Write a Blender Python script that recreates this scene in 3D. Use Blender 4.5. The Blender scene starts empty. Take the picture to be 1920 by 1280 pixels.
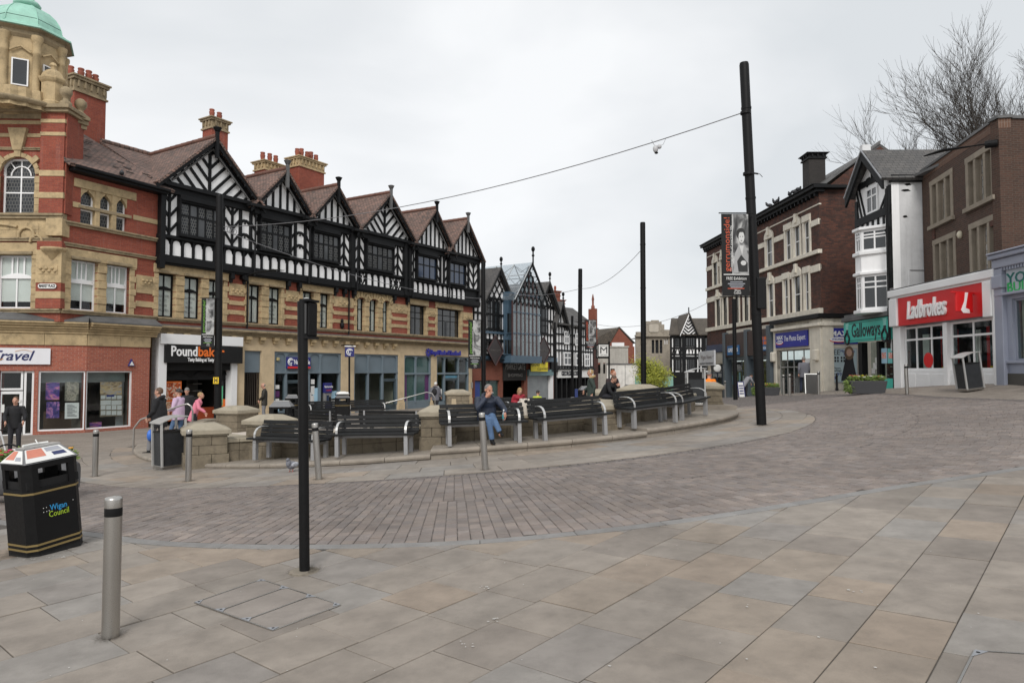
import bpy, bmesh, math, random
import numpy as np
from mathutils import Vector, Matrix, Euler
random.seed(7)
SC = bpy.context.scene
COL = SC.collection
# ------------------------------------------------------------------ camera
FPX, HZ, EZ = 1300.0, 695.0, 1.8          # focal length and horizon of the photograph (1920 px wide), eye height
PITCH = math.atan((HZ - 640) / FPX)
cam_d = bpy.data.cameras.new('camera'); cam = bpy.data.objects.new('camera', cam_d); COL.objects.link(cam)
cam.location = (0, 0, EZ); cam.rotation_euler = (math.pi / 2 + PITCH, 0, 0)
cam_d.sensor_width = 36; cam_d.lens = 36 * FPX / 1920; cam_d.clip_start = .05; cam_d.clip_end = 2000
SC.camera = cam
# ------------------------------------------------------------------ sky, sun, exposure
SUN_EL, SUN_AZ = math.radians(40), math.radians(184)     # high veiled sun behind the viewer
wd = bpy.data.worlds.new('World'); SC.world = wd; wd.use_nodes = True
nt = wd.node_tree; nt.nodes.clear()
def wn(t, **k):
    n = nt.nodes.new(t)
    for a, b in k.items(): setattr(n, a, b)
    return n
sky = wn('ShaderNodeTexSky', sky_type='NISHITA', sun_disc=False, sun_elevation=SUN_EL, sun_rotation=SUN_AZ)
bg1 = wn('ShaderNodeBackground'); bg1.inputs['Strength'].default_value = .10
nt.links.new(sky.outputs[0], bg1.inputs[0])
tc = wn('ShaderNodeTexCoord'); mp = wn('ShaderNodeMapping'); mp.inputs['Scale'].default_value = (1.0, 1.0, 2.1)
mp.inputs['Location'].default_value = (.35, .1, .25)
nz = wn('ShaderNodeTexNoise'); nz.inputs['Scale'].default_value = 1.9; nz.inputs['Detail'].default_value = 5; nz.inputs['Roughness'].default_value = .45
nz.inputs['Distortion'].default_value = .3
rp = wn('ShaderNodeValToRGB')
e = rp.color_ramp.elements
e[0].position = .34; e[0].color = (.61, .635, .655, 1); e[1].position = .58; e[1].color = (.80, .81, .82, 1)
m = e.new(.47); m.color = (.715, .73, .745, 1)
bg2 = wn('ShaderNodeBackground'); bg2.inputs['Strength'].default_value = 1.0
nt.links.new(tc.outputs['Generated'], mp.inputs[0]); nt.links.new(mp.outputs[0], nz.inputs[0])
nt.links.new(nz.outputs[0], rp.inputs[0]); nt.links.new(rp.outputs[0], bg2.inputs[0])
mx = wn('ShaderNodeMixShader'); mx.inputs[0].default_value = .95
nt.links.new(bg1.outputs[0], mx.inputs[1]); nt.links.new(bg2.outputs[0], mx.inputs[2])
wo = wn('ShaderNodeOutputWorld'); nt.links.new(mx.outputs[0], wo.inputs[0])
sd = bpy.data.lights.new('sun', 'SUN'); sd.energy = 1.7; sd.angle = math.radians(22); sd.color = (1, .965, .92)
sun = bpy.data.objects.new('sun', sd); COL.objects.link(sun)
_sv = Vector((math.sin(SUN_AZ) * math.cos(SUN_EL), math.cos(SUN_AZ) * math.cos(SUN_EL), math.sin(SUN_EL)))
sun.rotation_euler = _sv.to_track_quat('Z', 'Y').to_euler()
vs = SC.view_settings; vs.view_transform = 'Standard'; vs.look = 'None'; vs.exposure = 0.30; vs.gamma = 1.0; vs.use_curve_mapping = False
SC.cycles.max_bounces = 6; SC.cycles.transparent_max_bounces = 8; SC.cycles.use_denoising = True
# ------------------------------------------------------------------ geometry helpers
def ray(px, py):
    u = (px - 960) / FPX; v = (640 - py) / FPX
    d = (u, math.cos(PITCH) - v * math.sin(PITCH), math.sin(PITCH) + v * math.cos(PITCH))
    return (d[0] / d[1], 1.0, d[2] / d[1])
def P(px, py, Y):
    d = ray(px, py); return Vector((d[0] * Y, Y, EZ + d[2] * Y))
_ctrl = [(207,1196,4.85),(571,1073,6.2),(85,1035,7.2),(910,880,11.8),(598,898,12.0),(353,902,13.1),(178,893,14.5),(1425,797,16.6),
 (1815,738,20.6),(1705,737,22.5),(275,800,28.6),(115,812,25.6),(1876,717,21.1),(1690,725,27.0),(1541,732,34),(1480,742,31.),(408,800,26)]
_pts = [tuple(P(*c)) for c in _ctrl]
_pts += [(-2.8,48.8,EZ-2.35),(14.2,50,EZ-1.95),(4,60,EZ-2.6),(6,34,EZ-1.75),(-20,24,EZ-2.3),(0,3,EZ-1.72),(7,4,EZ-1.25),(12,8,EZ-.8),(-9,5,EZ-2.1)]
_pts = np.array(_pts)
class TPS:
    def __init__(s, pts, lam=.6):
        s.c = pts[:, :2]; n = len(pts)
        d = np.linalg.norm(s.c[:, None] - s.c[None], axis=2)
        K = np.where(d > 0, d * d * np.log(d + 1e-9), 0) + lam * np.eye(n) * 4
        A = np.zeros((n+3, n+3)); A[:n,:n] = K; A[:n,n] = 1; A[:n,n+1:] = s.c; A[n,:n] = 1; A[n+1:,:n] = s.c.T
        b = np.zeros(n+3); b[:n] = pts[:, 2]; s.w = np.linalg.solve(A, b)
    def __call__(s, x, y):
        x = np.asarray(x, float); y = np.asarray(y, float)
        d = np.sqrt((x[...,None]-s.c[:,0])**2 + (y[...,None]-s.c[:,1])**2)
        K = np.where(d > 0, d*d*np.log(d+1e-9), 0); n = len(s.c)
        return K @ s.w[:n] + s.w[n] + x*s.w[n+1] + y*s.w[n+2]
_tps = TPS(_pts)
def GA(x, y):      # ground height, arrays
    x = np.clip(np.asarray(x, float), -24, 20); y = np.clip(np.asarray(y, float), -2, 62)
    return np.clip(_tps(x, y), -1.6, 2.2)
def G(x, y): return float(GA(np.array([x]), np.array([y]))[0])
def GP(px, py):    # pixel -> point on the ground
    d = ray(px, py); Y = np.linspace(2, 75, 4000); z = EZ + d[2]*Y - GA(d[0]*Y, Y)
    i = int(np.argmax(z < 0)); return Vector((d[0]*Y[i], Y[i], G(d[0]*Y[i], Y[i])))
Z3 = Vector((0, 0, 1))
ORG = {}           # thing origin of every object, so parts can be written in world coordinates
class MB:
    """collects faces, becomes ONE mesh object"""
    def __init__(s): s.V = []; s.F = []; s.MI = []; s.SM = []; s.tint = None; s.TI = []
    def add(s, vs, fs, mi=0, sm=False):
        o = len(s.V); s.V += [tuple(v) for v in vs]
        for f in fs:
            s.F.append(tuple(o + i for i in f)); s.MI.append(mi); s.SM.append(sm); s.TI.append(s.tint)
        return s
    def hexa(s, p, mi=0):      # 8 points: bottom 4 ccw, top 4
        return s.add(p, [(3,2,1,0),(4,5,6,7),(0,1,5,4),(1,2,6,5),(2,3,7,6),(3,0,4,7)], mi)
    def box(s, c, size, rot=None, mi=0):
        hx, hy, hz = size[0]/2, size[1]/2, size[2]/2
        p = [Vector(q) for q in ((-hx,-hy,-hz),(hx,-hy,-hz),(hx,hy,-hz),(-hx,hy,-hz),(-hx,-hy,hz),(hx,-hy,hz),(hx,hy,hz),(-hx,hy,hz))]
        if rot is not None: p = [rot @ q for q in p]
        c = Vector(c); return s.hexa([q + c for q in p], mi)
    def b(s, x0, x1, y0, y1, z0, z1, mi=0): return s.box(((x0+x1)/2,(y0+y1)/2,(z0+z1)/2), (abs(x1-x0),abs(y1-y0),abs(z1-z0)), None, mi)
    def frust(s, c, a, bsz, h, mi=0, rot=None):   # rectangular frustum
        p = [(-a[0]/2,-a[1]/2,0),(a[0]/2,-a[1]/2,0),(a[0]/2,a[1]/2,0),(-a[0]/2,a[1]/2,0),(-bsz[0]/2,-bsz[1]/2,h),(bsz[0]/2,-bsz[1]/2,h),(bsz[0]/2,bsz[1]/2,h),(-bsz[0]/2,bsz[1]/2,h)]
        p = [Vector(q) for q in p]
        if rot is not None: p = [rot @ q for q in p]
        c = Vector(c); return s.hexa([q + c for q in p], mi)
    def prism(s, poly, off, mi=0):        # poly: 3D points, off: extrude vector
        n = len(poly); off = Vector(off); a = [Vector(q) for q in poly]; b_ = [q + off for q in a]
        fs = [tuple(range(n))[::-1], tuple(range(n, 2*n))] + [(i, (i+1) % n, n+(i+1) % n, n+i) for i in range(n)]
        return s.add(a + b_, fs, mi)
    def tube(s, pts, r, n=8, mi=0, cap=True, sm=True, sq=None):
        pts = [Vector(q) for q in pts]; m = len(pts)
        rr = r if isinstance(r, (list, tuple)) else [r]*m
        vs = []; up = None
        for i, q in enumerate(pts):
            t = (pts[min(i+1, m-1)] - pts[max(i-1, 0)])
            t = t.normalized() if t.length > 1e-9 else Z3.copy()
            if up is None: up = Vector((1,0,0)) if abs(t.x) < .8 else Vector((0,1,0))
            a = (up - t*up.dot(t)).normalized(); up = a; bb = t.cross(a)
            for k in range(n):
                w = 2*math.pi*(k + (.5 if n == 4 else 0))/n
                rx = ry = rr[i]
                if sq: ry = rr[i]*sq
                vs.append(q + a*(math.cos(w)*rx) + bb*(math.sin(w)*ry))
        fs = [(i*n+k, i*n+(k+1) % n, (i+1)*n+(k+1) % n, (i+1)*n+k) for i in range(m-1) for k in range(n)]
        s.add(vs, fs, mi, sm)
        if cap: s.add(vs[:n], [tuple(range(n))[::-1]], mi); s.add(vs[-n:], [tuple(range(n))], mi)
        return s
    def lathe(s, prof, c=(0,0,0), n=24, mi=0, sm=True, a0=0, a1=2*math.pi, rot=0, sx=1, sy=1):
        c = Vector(c); full = abs(a1-a0-2*math.pi) < 1e-6; k_ = n if full else n+1; vs = []
        for r, z in prof:
            for k in range(k_):
                w = a0 + (a1-a0)*k/n + rot; vs.append(c + Vector((math.cos(w)*r*sx, math.sin(w)*r*sy, z)))
        fs = []
        for i in range(len(prof)-1):
            for k in range(n):
                k2 = (k+1) % k_ if full else k+1
                fs.append((i*k_+k, i*k_+k2, (i+1)*k_+k2, (i+1)*k_+k))
        return s.add(vs, fs, mi, sm)
    def ell(s, c, r, n=12, m=8, mi=0):
        prof = [(math.cos(-math.pi/2+math.pi*i/m), math.sin(-math.pi/2+math.pi*i/m)*r[2]) for i in range(m+1)]
        prof[0] = (1e-4, prof[0][1]); prof[-1] = (1e-4, prof[-1][1])
        return s.lathe([(q[0]*r[0], q[1]) for q in prof], c, n, mi, True, sy=r[1]/r[0])
    def sheet(s, pts, mi=0): return s.add(pts, [tuple(range(len(pts)))], mi)
    def slab(s, pts, th, mi=0):           # roof slab: pts ccw from outside, thickness downwards
        a = [Vector(q) for q in pts]; nrm = (a[1]-a[0]).cross(a[2]-a[0]).normalized()
        return s.prism([q - nrm*th for q in a], nrm*th, mi)
    def build(s, name, mats, parent=None, org=None, kind=None, bevel=0, matrix=None):
        me = bpy.data.meshes.new(name)
        if org is None: org = ORG.get(parent.name) if parent is not None else None
        V = np.array(s.V, float).reshape(-1, 3)
        if org is not None: V = V - np.array(org)
        me.from_pydata(V.tolist(), [], s.F)
        if not isinstance(mats, (list, tuple)): mats = [mats]
        for q in mats: me.materials.append(q)
        npoly = len(me.polygons)
        me.polygons.foreach_set('material_index', np.array(s.MI, 'i'))
        me.polygons.foreach_set('use_smooth', np.array(s.SM, bool))
        # uv in metres: box projection on each face's own plane
        nr = np.zeros(npoly*3); me.polygons.foreach_get('normal', nr); nr = nr.reshape(-1, 3)
        lt = np.zeros(npoly, 'i'); me.polygons.foreach_get('loop_total', lt)
        lv = np.zeros(len(me.loops), 'i'); me.loops.foreach_get('vertex_index', lv)
        t = np.stack([-nr[:,1], nr[:,0], 0*nr[:,0]], 1); ln = np.linalg.norm(t, axis=1)
        t = np.where((ln > .05)[:,None], t/np.maximum(ln, 1e-6)[:,None], np.array([[1.,0,0]]))
        bt = np.cross(nr, t)
        tl = np.repeat(t, lt, 0); bl = np.repeat(bt, lt, 0); q = np.array(s.V, float).reshape(-1, 3)[lv]
        uv = np.stack([(q*tl).sum(1), (q*bl).sum(1)], 1)
        ul = me.uv_layers.new(name='UVMap'); ul.data.foreach_set('uv', uv.ravel())
        if any(x is not None for x in s.TI):
            at = me.color_attributes.new('tint', 'FLOAT_COLOR', 'CORNER')
            cols = np.array([(x if x is not None else (1,1,1)) + (1,) for x in s.TI], float)
            at.data.foreach_set('color', np.repeat(cols, lt, 0).ravel())
        me.update()
        o = bpy.data.objects.new(name, me); COL.objects.link(o)
        if parent is not None: o.parent = parent
        ORG[o.name] = org
        if kind: o['kind'] = kind
        if bevel:
            bm = o.modifiers.new('bevel', 'BEVEL'); bm.width = bevel; bm.segments = 2; bm.limit_method = 'ANGLE'; bm.angle_limit = .7
        return o
def tag(o, label, cat, group=None):
    o['label'] = label; o['category'] = cat
    if group: o['group'] = group
    return o
def thing(name, label, cat, loc=(0,0,0), rz=0, group=None, local=False, tilt=None):
    o = bpy.data.objects.new(name, None); COL.objects.link(o); o.empty_display_size = .2
    o.location = loc; o.rotation_euler = (tilt[0] if tilt else 0, tilt[1] if tilt else 0, rz)
    tag(o, label, cat, group)
    ORG[o.name] = (0,0,0) if local else tuple(loc)
    return o
KIDS = {}
def dup(root, loc, rz, label, group=None, tilt=None):
    def rec(o, par):
        c = o.copy(); COL.objects.link(c); ORG[c.name] = (0,0,0)
        if par is not None: c.parent = par
        for ch in KIDS[o.name]: rec(ch, c)
        return c
    def fill(o):
        KIDS[o.name] = [ch for ch in list(o.children)]
        for ch in KIDS[o.name]: fill(ch)
    if root.name not in KIDS: fill(root)
    c = rec(root, None)
    c.location = loc; c.rotation_euler = (tilt[0] if tilt else 0, tilt[1] if tilt else 0, rz); c['label'] = label
    if group: c['group'] = group
    return c
class Fac:
    """vertical plane: A -> B in plan (left to right as seen), s along it, z up, d outwards (towards the viewer)"""
    def __init__(f, A, B):
        f.A = Vector((A[0], A[1], 0)); v = Vector((B[0]-A[0], B[1]-A[1], 0)); f.L = v.length; f.u = v/f.L
        f.n = Vector((f.u.y, -f.u.x, 0))
    def p(f, s, z, d=0.0): return f.A + f.u*s + f.n*d + Vector((0, 0, z))
    def hit(f, px, py, d=0.0):
        r = Vector(ray(px, py)); o = Vector((0,0,EZ)); k = (f.A + f.n*d - o).dot(f.n)/r.dot(f.n); q = o + r*k
        return (q - f.A).dot(f.u), q.z
    def s(f, px, d=0.0): return f.hit(px, 640, d)[0]
def fbox(mb, F, s0, s1, z0, z1, d0, d1, mi=0):
    q = [F.p(s0,z0,d1),F.p(s1,z0,d1),F.p(s1,z0,d0),F.p(s0,z0,d0),F.p(s0,z1,d1),F.p(s1,z1,d1),F.p(s1,z1,d0),F.p(s0,z1,d0)]
    return mb.hexa(q, mi)
def fprism(mb, F, poly, d0, d1, mi=0): return mb.prism([F.p(s,z,d1) for s,z in poly][::-1], -F.n*(d1-d0), mi)
def fbeam(mb, F, a, b, w, d0, d1, mi=0):
    a = Vector(a); b = Vector(b); t = (b-a).normalized(); k = Vector((-t.y, t.x))*w/2
    return fprism(mb, F, [tuple(a-k), tuple(b-k), tuple(b+k), tuple(a+k)], d0, d1, mi)
def part(name, mat, par, F, s0, s1, z0, z1, d0, d1, bevel=0):
    return fbox(MB(), F, s0, s1, z0, z1, d0, d1).build(name, mat, par, bevel=bevel)
# ------------------------------------------------------------------ materials
MATS = {}
def nodes(name):
    m = bpy.data.materials.new(name); m.use_nodes = True; t = m.node_tree; b = t.nodes['Principled BSDF']
    return m, t, b
def lk(t, a, b): t.links.new(a, b)
def mixc(t, fac, a, b, mode='MIX'):
    n = t.nodes.new('ShaderNodeMix'); n.data_type = 'RGBA'; n.blend_type = mode
    for i, v in ((0, fac), (6, a), (7, b)):
        if hasattr(v, 'links') or hasattr(v, 'is_linked'): t.links.new(v, n.inputs[i])
        else: n.inputs[i].default_value = v if i == 0 else (*v[:3], 1)
    return n.outputs[2]
def noise(t, vec, scale, detail=4, rough=.55):
    n = t.nodes.new('ShaderNodeTexNoise'); n.inputs['Scale'].default_value = scale; n.inputs['Detail'].default_value = detail; n.inputs['Roughness'].default_value = rough
    t.links.new(vec, n.inputs['Vector']); return n.outputs['Fac']
def ramp(t, fac, stops):
    n = t.nodes.new('ShaderNodeValToRGB'); e = n.color_ramp.elements
    e[0].position, e[0].color = stops[0][0], (*stops[0][1], 1); e[1].position, e[1].color = stops[-1][0], (*stops[-1][1], 1)
    for p_, c in stops[1:-1]: q = e.new(p_); q.color = (*c, 1)
    t.links.new(fac, n.inputs[0]); return n.outputs[0]
def bump(t, b, h, dist=.01, st=.5):
    n = t.nodes.new('ShaderNodeBump'); n.inputs['Strength'].default_value = st; n.inputs['Distance'].default_value = dist
    t.links.new(h, n.inputs['Height']); t.links.new(n.outputs[0], b.inputs['Normal'])
def mat(name, col, rough=.7, metal=0, var=.18, scale=1.2, fine=22, bmp=.25, bd=.006, dirt=0, tint=False, streak=0, spec=.5):
    if name in MATS: return MATS[name]
    m, t, b = nodes(name)
    tc = t.nodes.new('ShaderNodeTexCoord').outputs['Object']
    a = noise(t, tc, scale, 5); f = noise(t, tc, fine, 4, .6)
    lo = tuple(max(0, c*(1-var)) for c in col); hi = tuple(min(1, c*(1+var)) for c in col)
    c = ramp(t, a, [(.3, lo), (.7, hi)])
    c = mixc(t, .5*min(1, var*2), c, ramp(t, f, [(.3, tuple(x*.6 for x in col)), (.7, tuple(min(1, x*1.35) for x in col))]))
    if tint:
        mn = noise(t, tc, .45, 5, .6); c = mixc(t, 1.0, c, ramp(t, mn, [(.35, (.84,.83,.82)), (.65, (1.08,1.08,1.08))]), 'MULTIPLY')
        at = t.nodes.new('ShaderNodeVertexColor'); at.layer_name = 'tint'; c = mixc(t, 1.0, c, at.outputs[0], 'MULTIPLY')
    if dirt:
        dn = noise(t, tc, scale*2.3, 6, .7); c = mixc(t, ramp(t, dn, [(.48, (0,0,0)), (.72, (dirt,)*3)]), c, tuple(x*.28 for x in col))
    if streak:
        mpn = t.nodes.new('ShaderNodeMapping'); mpn.inputs['Scale'].default_value = (3.5, 3.5, .25); t.links.new(tc, mpn.inputs[0])
        sn = noise(t, mpn.outputs[0], 1.6, 5, .7); c = mixc(t, ramp(t, sn, [(.5, (0,0,0)), (.75, (streak,)*3)]), c, tuple(x*.3 for x in col))
    t.links.new(c, b.inputs['Base Color'])
    b.inputs['Roughness'].default_value = rough; b.inputs['Metallic'].default_value = metal; b.inputs['Specular IOR Level'].default_value = spec
    rr = ramp(t, f, [(.3, (max(0, rough-.1),)*3), (.7, (min(1, rough+.1),)*3)]); t.links.new(rr, b.inputs['Roughness'])
    if bmp: bump(t, b, f, bd, bmp)
    MATS[name] = m; return m
def brick(name, c1, c2, mortar, bw=.235, bh=.078, mw=.010, off=.5, rough=.85, bd=.006, dirt=.5, dscale=.5, streak=0, squash=1.0):
    if name in MATS: return MATS[name]
    m, t, b = nodes(name)
    tcn = t.nodes.new('ShaderNodeTexCoord'); uv = tcn.outputs['UV']; ob = tcn.outputs['Object']
    n = t.nodes.new('ShaderNodeTexBrick'); t.links.new(uv, n.inputs['Vector'])
    n.inputs['Scale'].default_value = 1; n.inputs['Brick Width'].default_value = bw; n.inputs['Row Height'].default_value = bh
    n.inputs['Mortar Size'].default_value = mw; n.inputs['Mortar Smooth'].default_value = .3; n.inputs['Bias'].default_value = 0; n.offset = off
    n.inputs['Color1'].default_value = (*c1, 1); n.inputs['Color2'].default_value = (*c2, 1); n.inputs['Mortar'].default_value = (*mortar, 1)
    f = noise(t, ob, 25, 4, .65); g = noise(t, ob, dscale, 6, .65)
    c = mixc(t, .55, n.outputs['Color'], mixc(t, 1, n.outputs['Color'], ramp(t, f, [(.3, (.55,.52,.5)), (.72, (1.4,1.4,1.4))]), 'MULTIPLY'))
    c = mixc(t, ramp(t, g, [(.42, (0,0,0)), (.72, (dirt,)*3)]), c, mixc(t, 1, c, (.42,.40,.38), 'MULTIPLY'))
    if streak:
        mpn = t.nodes.new('ShaderNodeMapping'); mpn.inputs['Scale'].default_value = (4, 4, .3); t.links.new(ob, mpn.inputs[0])
        sn = noise(t, mpn.outputs[0], 1.2, 5, .7); c = mixc(t, ramp(t, sn, [(.55, (0,0,0)), (.8, (streak,)*3)]), c, (.55,.52,.48))
    t.links.new(c, b.inputs['Base Color']); b.inputs['Roughness'].default_value = rough
    mt = t.nodes.new('ShaderNodeMath'); mt.operation = 'SUBTRACT'; mt.inputs[0].default_value = 1; t.links.new(n.outputs['Fac'], mt.inputs[1])
    m2 = t.nodes.new('ShaderNodeMath'); m2.operation = 'MULTIPLY_ADD'; t.links.new(f, m2.inputs[0]); m2.inputs[1].default_value = .35; t.links.new(mt.outputs[0], m2.inputs[2])
    bump(t, b, m2.outputs[0], bd, .7)
    MATS[name] = m; return m
def glass(name, tintc=(.85,.9,.89), op=.06, rough=.03, dark=(.015,.018,.02)):
    """thin pane: see-through and mirror-like by angle"""
    if name in MATS: return MATS[name]
    m = bpy.data.materials.new(name); m.use_nodes = True; t = m.node_tree; t.nodes.clear()
    tr = t.nodes.new('ShaderNodeBsdfTransparent'); tr.inputs[0].default_value = (*tintc, 1)
    df = t.nodes.new('ShaderNodeBsdfDiffuse'); df.inputs[0].default_value = (*dark, 1)
    gl = t.nodes.new('ShaderNodeBsdfGlossy'); gl.inputs['Roughness'].default_value = rough; gl.inputs[0].default_value = (.9,.92,.95,1)
    mx1 = t.nodes.new('ShaderNodeMixShader'); mx1.inputs[0].default_value = op; t.links.new(tr.outputs[0], mx1.inputs[1]); t.links.new(df.outputs[0], mx1.inputs[2])
    fr = t.nodes.new('ShaderNodeFresnel'); fr.inputs[0].default_value = 1.5
    ge = t.nodes.new('ShaderNodeNewGeometry'); mm = t.nodes.new('ShaderNodeMath'); mm.operation = 'SUBTRACT'; mm.inputs[0].default_value = 1; t.links.new(ge.outputs['Backfacing'], mm.inputs[1])
    m3 = t.nodes.new('ShaderNodeMath'); m3.operation = 'MULTIPLY'; t.links.new(fr.outputs[0], m3.inputs[0]); t.links.new(mm.outputs[0], m3.inputs[1])
    mx2 = t.nodes.new('ShaderNodeMixShader'); t.links.new(m3.outputs[0], mx2.inputs[0]); t.links.new(mx1.outputs[0], mx2.inputs[1]); t.links.new(gl.outputs[0], mx2.inputs[2])
    o = t.nodes.new('ShaderNodeOutputMaterial'); t.links.new(mx2.outputs[0], o.inputs[0])
    MATS[name] = m; return m
def leaded(name, gcol=(.02,.022,.025), lcol=(.12,.12,.112), w=.105, h=.135, mw=.010):
    if name in MATS: return MATS[name]
    m, t, b = nodes(name)
    uv = t.nodes.new('ShaderNodeTexCoord').outputs['UV']
    n = t.nodes.new('ShaderNodeTexBrick'); t.links.new(uv, n.inputs['Vector']); n.offset = .5
    for k, v in (('Scale',1),('Brick Width',w),('Row Height',h),('Mortar Size',mw),('Mortar Smooth',.1),('Bias',-.3)): n.inputs[k].default_value = v
    n.inputs['Color1'].default_value = (*gcol, 1); n.inputs['Color2'].default_value = (*(x*2.2 for x in gcol), 1); n.inputs['Mortar'].default_value = (*lcol, 1)
    t.links.new(n.outputs['Color'], b.inputs['Base Color']); t.links.new(ramp(t, n.outputs['Fac'], [(0, (.12,)*3), (1, (.6,)*3)]), b.inputs['Roughness'])
    f = noise(t, uv, 9, 2); bump(t, b, f, .01, .35)
    MATS[name] = m; return m
def picture(name, stops, scale=6, seed=0, stretch=(1,1,1), rough=.5, dist=1.5):
    """flat print: abstract picture colours from warped noise"""
    if name in MATS: return MATS[name]
    m, t, b = nodes(name); tc = t.nodes.new('ShaderNodeTexCoord').outputs['Object']
    mp_ = t.nodes.new('ShaderNodeMapping'); mp_.inputs['Location'].default_value = (seed*3.1, seed*1.7, seed); mp_.inputs['Scale'].default_value = stretch; t.links.new(tc, mp_.inputs[0])
    n = t.nodes.new('ShaderNodeTexNoise'); n.inputs['Scale'].default_value = scale; n.inputs['Distortion'].default_value = dist; n.inputs['Detail'].default_value = 3
    t.links.new(mp_.outputs[0], n.inputs['Vector']); t.links.new(ramp(t, n.outputs['Fac'], stops), b.inputs['Base Color']); b.inputs['Roughness'].default_value = rough
    MATS[name] = m; return m
def emit(name, col, st):
    if name in MATS: return MATS[name]
    m, t, b = nodes(name); b.inputs['Base Color'].default_value = (*col, 1); b.inputs['Emission Color'].default_value = (*col, 1); b.inputs['Emission Strength'].default_value = st
    MATS[name] = m; return m
RED = brick('red brick', (.32,.077,.043), (.25,.056,.034), (.23,.105,.075), .235, .075, .006, dirt=.45, streak=.12)
REDS = brick('shop red brick', (.37,.105,.062), (.29,.075,.048), (.36,.22,.17), .235, .078, .008, dirt=.25)
DKB = brick('sooty brown brick', (.125,.042,.025), (.048,.021,.016), (.055,.038,.030), .235, .078, .009, dirt=.85, dscale=1.3, streak=.03)
BRB = brick('brown brick', (.088,.041,.026), (.056,.028,.019), (.09,.066,.05), .225, .072, .012, dirt=.35)
TILE = brick('clay roof tiles', (.285,.175,.140), (.135,.102,.09), (.055,.042,.037), .22, .13, .016, rough=.9, bd=.02, dirt=.55, dscale=1.1)
SLATE = brick('grey slates', (.115,.11,.105), (.082,.08,.08), (.03,.03,.03), .26, .2, .010, rough=.75, bd=.015, dirt=.4)
SLATEB = brick('brown slates', (.11,.092,.072), (.075,.064,.052), (.03,.026,.022), .26, .2, .012, rough=.85, bd=.015, dirt=.5)
STONE = mat('yellow sandstone', (.45,.34,.192), .85, var=.24, scale=1.5, dirt=.62, streak=.16)
STONEG = mat('weathered sandstone', (.30,.235,.145), .9, var=.3, scale=2, dirt=.7)
STONEP = mat('pale sandstone', (.55,.43,.275), .85, var=.12, dirt=.25)
CREAM = mat('cream painted stone', (.70,.65,.55), .7, var=.08, dirt=.2, streak=.3)
TIMB = mat('black painted timber', (.0085,.009,.010), .6, var=.3, fine=40, spec=.2)
WHT = mat('white plaster', (.88,.88,.88), .8, var=.05, fine=40, streak=.2)
WHTP = mat('white gloss paint', (.78,.78,.78), .35, var=.04, bmp=.05)
WHTW = mat('white painted brick', (.64,.645,.65), .75, var=.06, fine=14, bmp=.5, bd=.012, dirt=.16, streak=.22)
LEAD = mat('lead sheet', (.115,.115,.115), .6, var=.3, dirt=.5)
GREYB = mat('blue grey paint', (.145,.185,.215), .45, var=.08)
BLK = mat('black paint', (.006,.006,.0065), .5, var=.3, bmp=.08, spec=.22)
BLKM = mat('black board', (.013,.013,.0135), .65, var=.2, spec=.25)
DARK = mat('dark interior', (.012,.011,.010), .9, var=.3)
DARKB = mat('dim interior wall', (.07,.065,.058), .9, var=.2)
BLIND = mat('pale blind', (.80,.78,.73), .9, var=.06, bmp=0)
GLD = mat('dark glass', (.02,.023,.026), .06, var=.3, bmp=0, spec=.8)
GLB = mat('blue dark glass', (.018,.035,.075), .07, var=.4, scale=.8, bmp=0, spec=.8)
LDG = leaded('leaded glass')
GLS = glass('shop glass')
GLC = glass('clear glass', (.92,.95,.95), .05)
COP = mat('green copper', (.29,.53,.43), .6, var=.14, scale=2, dirt=.15, streak=.2)
STEEL = mat('brushed steel', (.46,.445,.42), .34, 1, var=.03, scale=3, fine=400, bmp=.0)
GREYM = mat('grey painted steel', (.33,.33,.335), .42, .3, var=.08, bmp=.05)
GOLD = mat('dull gold paint', (.21,.15,.055), .5, var=.1)
LEADC = mat('terracotta', (.26,.075,.045), .8, var=.3, dirt=.4)
# ================================================================== GROUND
C0 = Vector((-2.1, 23.0)); C2 = Vector((-1.75, 21.4)); R2 = 10.15
OUT = [(-16.,19.),(-12.,13.6),(-9.2,11.0),(-6.6,9.1)] + [tuple(GP(*q)[:2]) for q in ((170,1006),(300,1022),(550,1029),(900,1019),(1250,984),(1500,946),(1700,913),(1915,881))] + [(9.,9.75),(13.,10.9),(18.,12.2)]
def spline(pts, n=8):
    o = []; pts = [Vector(p) for p in pts]; q = [2*pts[0]-pts[1]] + pts + [2*pts[-1]-pts[-2]]
    for i in range(1, len(q)-2):
        for k in range(n):
            t = k/n; a, b, c, d = q[i-1:i+3]
            o.append(.5*((2*b) + (c-a)*t + (2*a-5*b+4*c-d)*t*t + (3*b-a-3*c+d)*t**3))
    return o + [pts[-1]]
OUTS = spline(OUT); _oa = np.array([tuple(q) for q in OUTS])
def outer(x, y):       # signed distance to the outer kerb (positive: viewer's pavement), nearest point, tangent
    d = np.hypot(_oa[:,0]-x, _oa[:,1]-y); i = int(np.argmin(d)); i0, i1 = max(0, i-1), min(len(_oa)-1, i+1)
    t = _oa[i1]-_oa[i0]; t = t/np.linalg.norm(t); n = np.array([t[1], -t[0]])
    return float((x-_oa[i,0])*n[0] + (y-_oa[i,1])*n[1]), _oa[i], n
def clip(poly, pt, n):  # keep the side where (q-pt).n >= 0
    o = []
    for i in range(len(poly)):
        a, b = poly[i], poly[(i+1) % len(poly)]
        da = (a[0]-pt[0])*n[0]+(a[1]-pt[1])*n[1]; db = (b[0]-pt[0])*n[0]+(b[1]-pt[1])*n[1]
        if da >= 0: o.append(a)
        if da*db < 0: k = da/(da-db); o.append((a[0]+(b[0]-a[0])*k, a[1]+(b[1]-a[1])*k))
    return o
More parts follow.
